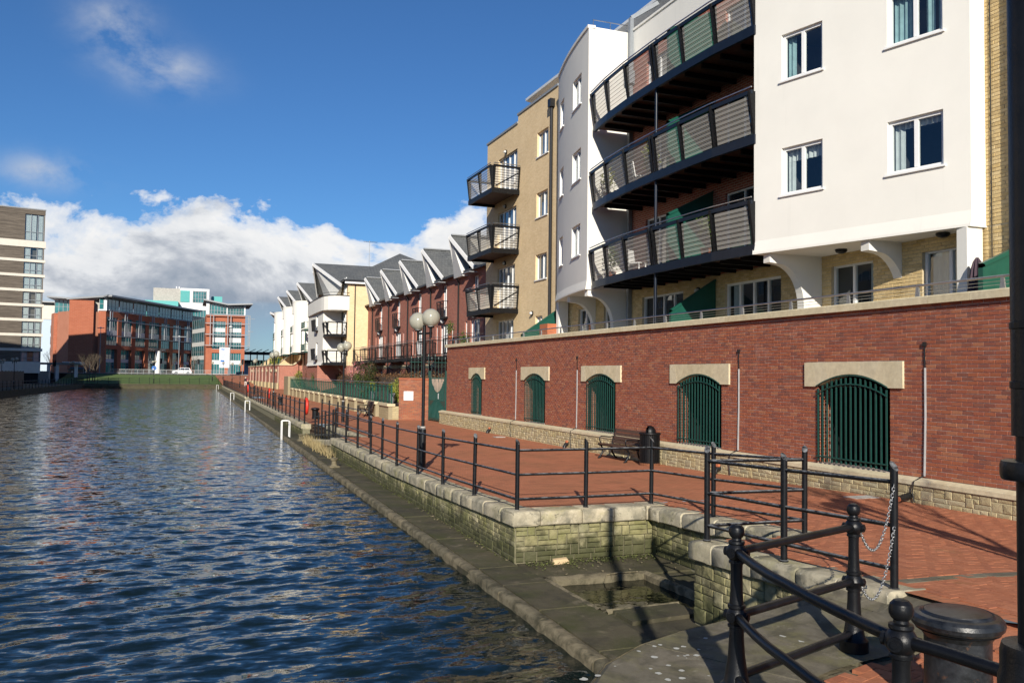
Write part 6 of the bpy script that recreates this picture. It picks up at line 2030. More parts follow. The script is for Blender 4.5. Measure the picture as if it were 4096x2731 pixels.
def far_apartments():
    """row of yellow brick flats with white half-round bays, green balconies and prow roofs"""
    ridges = (116.5, 133.0, 146.0, 159.0, 172.0)
    names = ('yellow brick flats with green balconies just beyond the white drum house', 'far flats with the nearest white half-round bay', 'far flats with the second white half-round bay',
             'far flats with the third white half-round bay', 'farthest flats at the end of the promenade with green corner balconies')
    XF = 19.0
    for k, yr in enumerate(ridges):
        lo = 98.0 if k == 0 else (ridges[k - 1] + yr) / 2
        hi = (ridges[k + 1] + yr) / 2 if k < 4 else 186.0
        A = thing('apartment_house', names[k], 'building', (XF, yr, 0), group='yellow brick flats with prow roofs beyond the drum house')
        B = Wall((XF, lo), (XF, hi), flip=True)
        hol = []
        t = 1.2
        cols_ = []
        while t < B.L - 1.6:
            if not (k in (1, 2, 3) and abs(lo + t - (yr + 2)) < 3.6): cols_.append(t)
            t += 2.6
        for t in cols_:
            hol += [(t, t + 0.95, 9.4, 11.4, 0.15), (t, t + 1.0, 6.0, 8.1, 0.15)]
        m_ = MB(); wall_faces(m_, B, 0, B.L, 3.0, 12.85, hol); quadface(m_, (XF, lo), (XF + 9, lo), 3, 12.85)
        m_.build('wall', 'brick_yellow_far', A)
        m_ = MB(); m_.box(XF + 0.5, XF + 9, lo, hi, -0.2, 12.6); m_.build('core', 'brick_yellow_far', A)
        for h in hol: window(A, B, *h[:4], cols=(1, 1), glass='glass_blue', sub=False)
        for t in cols_:
            m_ = MB(); m_.bbox(B, t - 0.15, t + 1.1, 0.02, 0.32, 9.0, 9.1); m_.bbox(B, t - 0.15, t + 1.1, 0.28, 0.32, 9.1, 10.1); m_.build('juliet_balcony', 'green_paint', A)
        # white half-round bay
        if k in (1, 2, 3):
            yc = yr + 2.2
            D = Arc((XF + 0.2, yc), 2.8, R(270), R(90), 0.35)
            wr = [(D.L * f0, D.L * f0 + 1.0, z0, z1, 0.12) for f0 in (0.42, 0.62) for (z0, z1) in ((6.6, 8.3), (9.6, 11.3))]
            m_ = MB(); wall_faces(m_, D, 0, D.L, 5.5, 13.1, wr)
            poly = [tuple(D.P(D.L * q / 16, 0.05, 0))[:2] for q in range(17)]
            m_.slabpoly(poly, 13.02, 13.2); m_.slabpoly(poly, 5.45, 5.55)
            m_.build('round_bay', 'render_white', A, smooth=0.6)
            for w in wr: window(A, D, *w[:4], cols=(1, 1), glass='glass_blue', sub=False)
        # green balconies on posts
        for z in (5.3, 8.5):
            y0 = (yr - 6.5 if k in (1, 2, 3) else yr - 4) if k < 4 else 166
            xa = XF - 1.9
            y1 = y0 + 4.0
            m_ = MB(); m_.box(xa, XF, y0, y1, z, z + 0.2); dk = m_.build('balcony_deck', 'green_dark', A)
            for (a, b) in (((XF, y0), (xa, y0)), ((xa, y0), (xa, y1))):
                m_ = MB(); 
                for zz in (z + 1.2, z + 0.35): m_.beam((*a, zz), (*b, zz), 0.06, 0.06)
                nn_ = 5 if a[0] == XF else 3
                for q in range(nn_):
                    f0 = (q + 0.08) / nn_; f1 = (q + 0.8) / nn_
                    if a[0] != XF:
                        p, p2 = [(a[0] + (b[0] - a[0]) * f, a[1] + (b[1] - a[1]) * f) for f in (f0, f1)]
                        m_.hexa([(p[0] - .02, p[1], z + .35), (p2[0] - .02, p2[1], z + .35), (p2[0] + .02, p2[1], z + .35), (p[0] + .02, p[1], z + .35), (p[0] - .02, p[1], z + 1.15), (p2[0] - .02, p2[1], z + 1.15), (p2[0] + .02, p2[1], z + 1.15), (p[0] + .02, p[1], z + 1.15)])
                    else:
                        x = a[0] + (b[0] - a[0]) * f0; m_.beam((x, y0, z + .2), (x, y0, z + 1.2), 0.05, 0.05)
                m_.build('balustrade', 'green_paint', dk)
            for yy in (y0 + 0.1, y1 - 0.1):
                m_ = MB(); m_.beam((xa + 0.1, yy, 3.5), (xa + 0.1, yy, z), 0.1, 0.1); m_.build('balcony_post', 'green_paint', dk)
        # prow roof
        r = MB(); zr = 15.9 if k < 4 else 14.0
        pk = (16.7, yr, zr); nb = (18.3, yr - 4.6, 12.9); fb = (18.3, yr + 3.6, 12.9)
        slope_to(r, [pk, (27, yr, zr), (27, yr - 5.5, 12.6), nb]); slope_to(r, [pk, (27, yr, zr), (27, yr + 4.4, 12.6), fb])
        slope_to(r, [(18.6, lo, 12.85), (18.6, hi, 12.85), (23, hi, 14.2), (23, lo, 14.2)])
        rf = r.build('roof', 'slate', A)
        m_ = MB(); m_.beam((pk[0], pk[1], pk[2] - 0.15), (nb[0], nb[1], nb[2] - 0.15), 0.12, 0.36); m_.beam((pk[0], pk[1], pk[2] - 0.15), (fb[0], fb[1], fb[2] - 0.15), 0.12, 0.36); m_.beam((18.5, lo, 12.7), (18.5, yr - 4, 12.7), 0.3, 0.34); m_.build('bargeboard', 'white_paint', rf)
        m_ = MB(); m_.face([(pk[0] + 0.1, yr, zr - 0.3), (18.9, yr - 1.6, 12.6), (18.9, yr + 2.2, 12.6)]); m_.face([(pk[0] + 0.1, yr, zr - 0.3), (18.9, yr - 1.6, 12.6), (19, yr, zr - 0.3)]); m_.build('prow_soffit', 'soffit_white', rf)


far_apartments()


def promenade_wall_far():
    w = thing('garden_wall', 'far red brick terrace wall with pale coping and small arches beside the promenade', 'wall', (15.5, 150, 0))
    B = Wall((15.5, 143), (14.9, 198), flip=True)
    nar = [(4 + 7.0 * k, 5.2 + 7.0 * k, 1.9, 2.6, 0.2) for k in range(7)]
    m_ = MB(); wall_faces(m_, B, 0, B.L, -0.4, 3.6, nar)
    quadface(m_, (15.5, 143), (24, 143), -0.4, 3.6)
    m_.face([(17.6, 143, 3.6), (24, 143, 3.6), (24, 143, 6.4), (20.6, 143, 5.6)], [(17.6, 3.6), (24, 3.6), (24, 6.4), (20.6, 5.6)])
    m_.face([(15.5, 143, 3.6), (24, 143, 3.6), (24, 198, 3.6), (14.9, 198, 3.6)])
    m_.build('wall_face', 'brick_red_far', w)
    m_ = MB(); m_.bbox(B, -0.1, B.L, -0.3, 0.08, 3.6, 3.78, 6); m_.beam((15.45, 142.9, 3.69), (17.6, 142.9, 3.69), 0.25, 0.18); m_.beam((17.6, 142.9, 3.7), (20.7, 142.9, 5.7), 0.25, 0.2); m_.build('wall_coping', 'cream_stone', w)
    for h in nar:
        m_ = MB(); m_.bbox(B, h[0] - 0.5, h[1] + 0.5, 0.0, 0.1, 2.55, 3.0); m_.build('arch_lintel', 'cream_stone', w)
        m_ = MB(); m_.bbox(B, h[0], h[1], -0.2, -0.15, 0.3, 2.6); m_.build('recess', 'dark_void', w)
    for k in range(9):
        m_ = MB(); m_.bbox(B, 0.8 + 6 * k, 1.5 + 6 * k, 0.0, 0.14, -0.3, 3.4); m_.build('pilaster', 'brick_red_far', w)
        m_ = MB(); m_.bbox(B, 0.4 + 6 * k, 3.4 + 6 * k, 0.05, 0.35, -0.3, 0.75); m_.build('plinth', 'plinth_stone', w)
        m_ = MB(); m_.bbox(B, 2.2 + 6 * k, 4.2 + 6 * k, -0.25, -0.2, 3.75, 4.7); m_.build('green_panel', 'green_paint', w)
    for (x, y) in ((17.2, 150), (17.0, 163), (16.8, 176)):
        m_ = MB(); m_.prism([(x - 1.2, y, 3.7), (x + 4.2, y, 3.7), (x + 4.2, y, 5.9), (x + 1.9, y, 6.2)], (0, 0, 0), (0, 5.5, 0)); m_.build('stair_flank', 'stair_stone', w)


promenade_wall_far()


# ------------------------------------------------------------------ brick office across the end of the dock
def office():
    A = thing('office_building', 'large red brick and teal glass office block with a winged roof beyond the grass bank', 'building', (-6, 260, 1.8))
    Z0 = 1.85
    def glazing(B, s0, s1, z0, z1, cols, rows, d=-0.2, band=None, mat='glass_teal'):
        window(A, B, s0, s1, z0, z1, cols=(1,) * cols, rows=rows, fw=0.12, d=d, mat='grey_metal', glass=mat, sill=False, sub=False)
        if band:
            for (b0, b1) in band:
                m_ = MB(); m_.bbox(B, s0 + 0.1, s1 - 0.1, d, d + 0.04, b0, b1); m_.build('spandrel', 'soffit_white', A)
    # end block: lit brick flank
    E_ = Wall((-25.8, 250), (-20.1, 250))
    m_ = MB(); wall_faces(m_, E_, 0, E_.L, Z0, 20.6); quadface(m_, (-25.8, 250), (-25.8, 262), Z0, 20.6); quadface(m_, (-20.1, 250), (-20.1, 256), Z0, 20.6); m_.build('flank_wall', 'brick_office', A)
    W_ = Wall((-30.2, 258), (-25.8, 256.5))
    hol = [(0.9, 3.2, z, z + 2.6, 0.2) for z in (4.5, 8.6, 12.8)]
    m_ = MB(); wall_faces(m_, W_, 0, W_.L, Z0, 17.4, hol); m_.build('flank_wall', 'brick_office', A)
    for h in hol: glazing(W_, *h[:4], 2, (1, 1))
    glazing(W_, 0.1, W_.L - 0.1, 17.5, 21.0, 4, (1, 1), d=0)
    # pale stair slot and short lit wall beside the main front
    m_ = MB(); quadface(m_, (-20.1, 252), (-18.9, 252), Z0, 21); m_.build('stair_slot', 'concrete', A)
    G = Wall((-18.95, 250.2), (-17.2, 250.0))
    m_ = MB(); wall_faces(m_, G, 0, G.L, Z0, 18.1); m_.build('end_wall', 'brick_office', A)
    m_ = MB(); m_.bbox(G, -0.1, G.L + 0.2, 0, 0.25, 18.1, 18.4); m_.bbox(G, G.L - 0.5, G.L + 0.15, -0.3, 0.05, 18.4, 21.6); m_.build('white_trim', 'white_paint', A)
    glazing(G, 0.1, 1.2, 18.4, 21.4, 1, (1, 1), d=0)
    # main front, raking away to the right
    M_ = Wall((-17.2, 250), (5.4, 295.5))
    nb = 7; pit = M_.L / nb
    hol = []
    for k in range(nb):
        s = pit * k
        wide = 1.3 if k != 3 else 0.5
        hol += [(s + 0.6, s + pit - wide, Z0 + 0.1, 8.2, 0.9), (s + 0.6, s + pit - wide, 9.2, 16.6, 0.25)]
    m_ = MB(); wall_faces(m_, M_, 0, M_.L, Z0, 18.2, hol); m_.build('front_wall', 'brick_office', A)
    for k in range(nb):
        a = hol[2 * k]; b = hol[2 * k + 1]
        glazing(M_, *a[:4], 4, (1, 1, 1), d=-0.85, band=[(4.7, 5.6)])
        glazing(M_, *b[:4], 4, (1, 1, 1), d=-0.2, band=[(11.9, 13.2)])
        glazing(M_, pit * k + 0.3, pit * (k + 1) - 0.1, 18.3, 21.6, 4, (1, 2), d=-0.6)
    # bronze frame in front of the first floors
    for k in range(nb + 1):
        s = pit * k
        for ds in (0.15, 1.15):
            m_ = MB(); m_.bbox(M_, s + ds, s + ds + 0.22, 1.0, 1.22, 11.5, 18.3); m_.build('frame_post', 'grey_metal', A)
    for z in (11.5, 15.6, 18.2):
        m_ = MB(); m_.bbox(M_, -0.3, M_.L + 2, 0.95, 1.25, z, z + 0.22); m_.build('frame_beam', 'grey_metal', A)
    # lettering over the entrance
    cu = bpy.data.curves.new('lettering', 'FONT'); cu.body = '1 CASPIAN POINT'; cu.size = 1.25; cu.extrude = 0.03; cu.space_character = 1.08
    cu.materials.append(MATS['galvanised'])
    p = M_.P(pit * 3.02, 0.06, 8.35)
    tmp = bpy.data.objects.new('tmp', cu); COL.objects.link(tmp)
    dg = bpy.context.evaluated_depsgraph_get(); me = bpy.data.meshes.new_from_object(tmp.evaluated_get(dg)); bpy.data.objects.remove(tmp)
    o = bpy.data.objects.new('lettering', me); COL.objects.link(o); o.parent = A
    o.location = p - OFF[A.name]; o.rotation_euler = (math.pi / 2, 0, math.atan2(M_.d.y, M_.d.x))
    # white entrance column
    m_ = MB(); q = M_.P(pit * 3.75, 0.3, 0); m_.lathe([(0.75, Z0), (0.75, 8.4)], (q.x, q.y, 0), 16); m_.build('entrance_column', 'white_paint', A, smooth=0.8)
    # winged roof
    m_ = MB()
    r0 = [M_.P(-1.5, 2.4, 21.9), M_.P(M_.L + 1, 2.0, 21.9), M_.P(M_.L + 1, -10, 21.1), M_.P(-1.5, -10, 21.1)]
    m_.hexa([v - Vector((0, 0, .22)) for v in r0] + [v + Vector((0, 0, .22)) for v in r0]); m_.build('roof', 'roof_grey', A)
    m_ = MB(); r1 = [Vector(v) for v in ((-31.6, 254.5, 21.6), (-17.6, 249.0, 22.0), (-14, 262, 21.2), (-30, 268, 20.7))]
    r1 = [Vector((-31.8, 256, 21.7)), Vector((-20.6, 251.5, 20.9)), Vector((-19, 266, 20.7)), Vector((-30, 270, 21.2))]
    m_.hexa([v - Vector((0, 0, .2)) for v in r1] + [v + Vector((0, 0, .2)) for v in r1])
    r2 = [Vector((-20.6, 251.5, 20.9)), Vector((-16.8, 247.6, 22.0)), Vector((-10, 262, 21.6)), Vector((-19, 266, 20.7))]
    m_.hexa([v - Vector((0, 0, .2)) for v in r2] + [v + Vector((0, 0, .2)) for v in r2]); m_.build('roof', 'roof_grey', A)
    # glazed link and right wing
    K = Wall((5.4, 285), (8.2, 268))
    K = Wall((4.3, 280), (7.9, 262))
    glazing(Wall((4.6, 282), (8.4, 262)), 0, 20.3, Z0, 18.0, 8, (1, 1, 1, 1, 1), d=0, band=[(6.0, 7.2), (10, 11.2), (14, 15.2)])
    Wn = Wall((7.6, 250.5), (17.7, 250.5))
    hol = []
    for (a, b) in ((1.6, 5.0), (6.0, 9.2)):
        hol += [(a, b, Z0 + 0.1, 7.7, 0.4), (a, b, 8.7, 16.3, 0.25)]
    m_ = MB(); wall_faces(m_, Wn, 0, Wn.L, Z0, 18.2, hol); quadface(m_, (7.6, 250.5), (7.6, 264), Z0, 18.2); quadface(m_, (17.7, 250.5), (17.7, 270), Z0, 18.2); m_.build('wing_wall', 'brick_office', A)
    for h in hol:
        low = h[3] < 8
        glazing(Wn, *h[:4], 5, (1, 1) if low else (1, 1, 1, 1), d=-0.3 if low else -0.18, band=[(4.6, 5.7)] if low else [(10.6, 11.9), (13.4, 14.5)][:2])
    glazing(Wn, 0.4, 5.2, 18.3, 21.2, 6, (1, 2), d=-0.2); glazing(Wn, 5.4, 9.9, 18.3, 20.6, 6, (1, 2), d=-0.2)
    m_ = MB(); m_.bbox(Wn, -0.1, 0.7, -0.4, 0.15, 18.2, 21.8); m_.bbox(Wn, 9.75, 10.1, -0.4, 0.1, 18.2, 20.9); m_.bbox(Wn, 5.2, 5.4, -0.3, 0.0, 18.2, 20.9); m_.build('white_trim', 'white_paint', A)
    for z in (9.6, 12.6, 15.6, 17.9):
        m_ = MB(); m_.bbox(Wn, -0.3, 11.4, 0.9, 1.15, z, z + 0.2); m_.build('frame_beam', 'grey_metal', A)
    for s in (0.9, 1.7, 5.4, 6.2, 10.8, 11.2):
        m_ = MB(); m_.bbox(Wn, s, s + 0.2, 0.9, 1.1, 9.6, 18.1); m_.build('frame_post', 'grey_metal', A)
    m_ = MB()
    r3 = [Wn.P(-0.8, 1.6, 22.0), Wn.P(5.4, 1.6, 20.9), Wn.P(5.4, -12, 20.7), Wn.P(-0.8, -12, 21.4)]; m_.hexa([v - Vector((0, 0, .2)) for v in r3] + [v + Vector((0, 0, .2)) for v in r3])
    r3 = [Wn.P(5.4, 1.6, 20.9), Wn.P(11.9, 1.8, 21.3), Wn.P(11.9, -12, 21.0), Wn.P(5.4, -12, 20.7)]; m_.hexa([v - Vector((0, 0, .2)) for v in r3] + [v + Vector((0, 0, .2)) for v in r3])
    m_.build('roof', 'roof_grey', A)
    # plant tower behind
    zs = lambda z: (z - 2.25) * 1.071 + 2.25
    m_ = MB(); m_.box(-7.1, 9.8, 300.1, 312, 18, zs(27.4)); m_.build('plant_tower', 'concrete', A)
    Tq = Wall((0.96, 300), (9.75, 300)); k_ = 1.071
    m_ = MB(); m_.bbox(Tq, 0.0, 8.8, 0, 0.3, zs(26.9), zs(27.6)); m_.bbox(Tq, 2.9, 3.75, 0, 0.3, 18, zs(26.9)); m_.bbox(Tq, 8.05, 8.8, 0, 0.3, 18, zs(26.9)); m_.bbox(Tq, 0, 8.8, 0, 0.25, zs(21.2), zs(23.3)); m_.build('white_trim', 'white_paint', A)
    glazing(Tq, 3.85, 7.95, zs(23.4), zs(26.8), 5, (1, 1, 1), d=0.1); glazing(Tq, 3.85, 7.95, 18, zs(21.1), 5, (1, 1), d=0.1); glazing(Tq, 0.1, 2.8, 18, zs(21.1), 3, (1, 1), d=0.1)
    m_ = MB(); m_.bbox(Tq, 0.05, 2.85, 0, 0.25, zs(23.4), zs(26.9))
    for q in range(14): m_.bbox(Tq, 0.05, 2.85, 0.25, 0.33, zs(23.45 + 0.24 * q), zs(23.57 + 0.24 * q))
    m_.build('louvre', 'teal_panel', A)
    m_ = MB(); m_.box(-9.4, 0.4, 297, 299.9, 18, 24.9); m_.box(10.7, 14, 304, 310, 18, 27.5); m_.build('plant_screen', 'teal_panel', A)
    m_ = MB(); m_.tube([(-0.2, 303, 29.0), (-0.2, 303, 30.1)], 0.2, 8); m_.tube([(0.6, 303, 29.0), (0.6, 303, 30.1)], 0.2, 8); m_.build('flue', 'white_paint', A)
    # bodies behind the fronts
    m_ = MB()
    m_.slabpoly([(-25.7, 251), (-20.2, 251), (-17.5, 252.0), (4.4, 297), (-10, 305), (-32, 268), (-30, 259)], Z0, 17.8)
    m_.slabpoly([(7.7, 251.5), (17.6, 251.5), (17.6, 275), (7.7, 275)], Z0, 17.9)
    m_.slabpoly([(-25.7, 250.4), (-20.2, 250.4), (-20, 262), (-26, 264)], Z0, 20.5)
    m_.build('body', 'brick_office', A)


office()


def tower():
    A = thing('tower_block', 'tall apartment tower with dark timber cladding and cream floor bands on the left bank', 'building', (-28, 185, 0))
    B = Wall((-36.5, 178.5), (-23.7, 185.2))
    B = Wall((-36.5, 182.2), (-23.7, 185.2))
    L = B.L
    tops = [5.9 + 2.79 * k for k in range(9)]        # floor bands
    m_ = MB(); m_.slabpoly([(-36.2, 183.0), (-24.2, 185.8), (-27.9, 212), (-60, 205), (-60, 178)], 0, 31.6); m_.build('body', 'cladding', A)
    zs = []
    for k in range(8):
        z0 = 6.4 + 2.785 * k
        th = 0.5 if k < 7 else 1.25
        m_ = MB(); m_.bbox(B, -8, L + 0.25, -1.0, 0.12, z0 - 0.5, z0 - 0.5 + th); m_.build('floor_band', 'cream_band', A)
    def storey(z0, z1):
        m_ = MB(); wall_faces(m_, B, -8, L, z0, z1, [(L - 3.3, L - 0.15, z0, z1, 0.25), (L - 11.3, L - 8.3, z0, z1, 0.25)]); m_.build('cladding_panel', 'cladding', A)
        for (a, b) in ((L - 3.3, L - 0.15), (L - 11.3, L - 8.3)):
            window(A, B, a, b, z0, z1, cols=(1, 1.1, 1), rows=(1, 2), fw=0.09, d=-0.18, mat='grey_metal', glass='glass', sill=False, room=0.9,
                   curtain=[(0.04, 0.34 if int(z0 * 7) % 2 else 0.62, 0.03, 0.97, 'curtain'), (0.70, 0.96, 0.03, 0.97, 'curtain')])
    z = 6.4
    storey(3.9, 5.9)
    for k in range(7): storey(6.4 + 2.785 * k, 6.4 + 2.785 * (k + 1) - 0.5)
    top0 = 6.4 + 2.785 * 7 + 0.75
    storey(top0, top0 + 5.0)
    m_ = MB(); m_.bbox(B, -8, L + 0.05, -0.9, 0.02, top0 + 5.0, top0 + 5.9); m_.build('cladding_top', 'cladding', A)
    m_ = MB(); m_.bbox(B, -8, L + 0.15, -1.0, 0.08, top0 + 5.9, top0 + 6.1); m_.build('parapet_cap', 'roof_grey', A)
    m_ = MB(); m_.bbox(B, -8, L, -0.6, 0.05, 1.8, 3.9); m_.build('base_band', 'cream_band', A)
    m_ = MB(); m_.bbox(B, -8, L - 0.3, -0.9, -0.2, -0.2, 1.8); m_.build('undercroft', 'dark_void', A)
    # blue clad block behind, between tower and office
    A2 = thing('hotel_block', 'pale blue panelled block glimpsed between the tower and the brick office', 'building', (-34, 290, 1.8))
    m_ = MB(); m_.box(-42, -29.2, 290, 305, 1.8, 17.5); m_.build('wall', 'blue_panel', A2)
    m_ = MB(); m_.box(-40, -29.5, 289.8, 302, 17.5, 21.6); m_.build('attic', 'cream_band', A2)
    m_ = MB(); m_.box(-43, -28.8, 288.5, 306, 22.4, 22.8); m_.box(-39, -29.8, 291, 300, 21.6, 22.4); m_.build('roof', 'roof_grey', A2)
    Bq = Wall((-42, 290), (-29.2, 290))
    for s in (7.2, 10.9):
        for z in (3.5, 6.8, 10.1, 13.4): window(A2, Bq, s, s + 1.6, z, z + 2.3, cols=(1, 1), rows=(2, 1), fw=0.12, d=0.06, mat='grey_metal', glass='glass_dark', sill=False, sub=False)
    # block on the left bank, out of frame, whose shadow lies over the bank and the foot of the tower
    A3 = thing('bank_block', 'apartment block on the left bank outside the frame, seen only by its shadow', 'building', (-50, 110, 0))
    m_ = MB(); m_.box(-62, -29.5, 60, 150, -0.2, 24); m_.build('wall', 'brick_yellow_far', A3)
    Bs = Wall((-29.5, 60), (-29.5, 150))
    for k in range(12):
        for z in (2.5, 5.5, 8.5, 11.5, 14.5, 17.5): window(A3, Bs, 3 + 7.2 * k, 5 + 7.2 * k, z, z + 1.6, cols=(1, 1), d=0.06, sub=False, sill=False)


tower()
# ------------------------------------------------------------------ planting helpers
def leaf_cloud(mb, c, rad, n, size, rs, shell=0.55, flat=1.0):
    c = Vector(c)
    for _ in range(n):
        while True:
            v = Vector((rs.uniform(-1, 1), rs.uniform(-1, 1), rs.uniform(-1, 1)))
            if 0.05 < v.length < 1: break
        v = v.normalized() * (shell + (1 - shell) * rs.random()) * (0.75 + 0.35 * rs.random())
        p = c + Vector((v.x * rad[0], v.y * rad[1], v.z * rad[2]))
        a = Vector((rs.gauss(0, 1), rs.gauss(0, 1), rs.gauss(0, 1) * flat)).normalized()
        b = a.cross(Vector((rs.gauss(0, 1), rs.gauss(0, 1), rs.gauss(0, 1)))).normalized()
        s = size * rs.uniform(0.6, 1.4)
        mb.face([p - a * s, p - b * s * 0.45, p + a * s, p + b * s * 0.45])


def branch(mb, p, d, L, r, depth, rs, spread=0.5, tips=None):
    pts = [Vector(p)]; q = Vector(p); dd = Vector(d).normalized()
    n = 3
    for k in range(n):
        dd = (dd + Vector((rs.gauss(0, .09), rs.gauss(0, .09), rs.gauss(0, .05) + 0.05))).normalized()
        q = q + dd * L / n; pts.append(q.copy())
    mb.tube(pts, r, 6 if r > 0.02 else 4, caps=False, rads=[r * (1 - 0.35 * k / n) for k in range(n + 1)])
    if tips is not None and depth == 0: tips.append(q.copy())
    if depth > 0:
        for k in range(rs.choice((2, 3, 3))):
            ax = Vector((rs.gauss(0, 1), rs.gauss(0, 1), rs.gauss(0, .5))).normalized()
            nd = (dd + ax * spread * rs.uniform(0.6, 1.3)).normalized()
            st = pts[-1] if k < 2 else pts[-2]
            branch(mb, st, nd, L * rs.uniform(0.6, 0.85), r * 0.58, depth - 1, rs, spread, tips)


def shrub(label, loc, rad, mat, n, size, seed, stems=5, name='shrub', lumps=5, extra=None):
    rs = random.Random(seed); t = thing(name, label, 'shrub', loc)
    m_ = MB()
    for k in range(lumps):
        o = Vector((rs.uniform(-.5, .5) * rad[0], rs.uniform(-.5, .5) * rad[1], rad[2] * (0.7 + rs.uniform(-.3, .6))))
        leaf_cloud(m_, Vector(loc) + o, (rad[0] * rs.uniform(.45, .7), rad[1] * rs.uniform(.45, .7), rad[2] * rs.uniform(.45, .7)), n // lumps, size, rs)
    m_.build('foliage', mat, t)
    m_ = MB()
    for k in range(stems):
        a = rs.uniform(0, 6.28); branch(m_, Vector(loc) + Vector((0.1 * math.cos(a), 0.1 * math.sin(a), 0)), (0.5 * math.cos(a), 0.5 * math.sin(a), 1), rad[2] * 0.8, 0.02, 2, rs)
    m_.build('stems', 'bark', t)
    if extra:
        m_ = MB(); leaf_cloud(m_, Vector(loc) + Vector((0, 0, rad[2])), (rad[0], rad[1], rad[2] * .8), extra[1], size * 0.9, rs, 0.3); m_.build('blossom', extra[0], t)
    return t


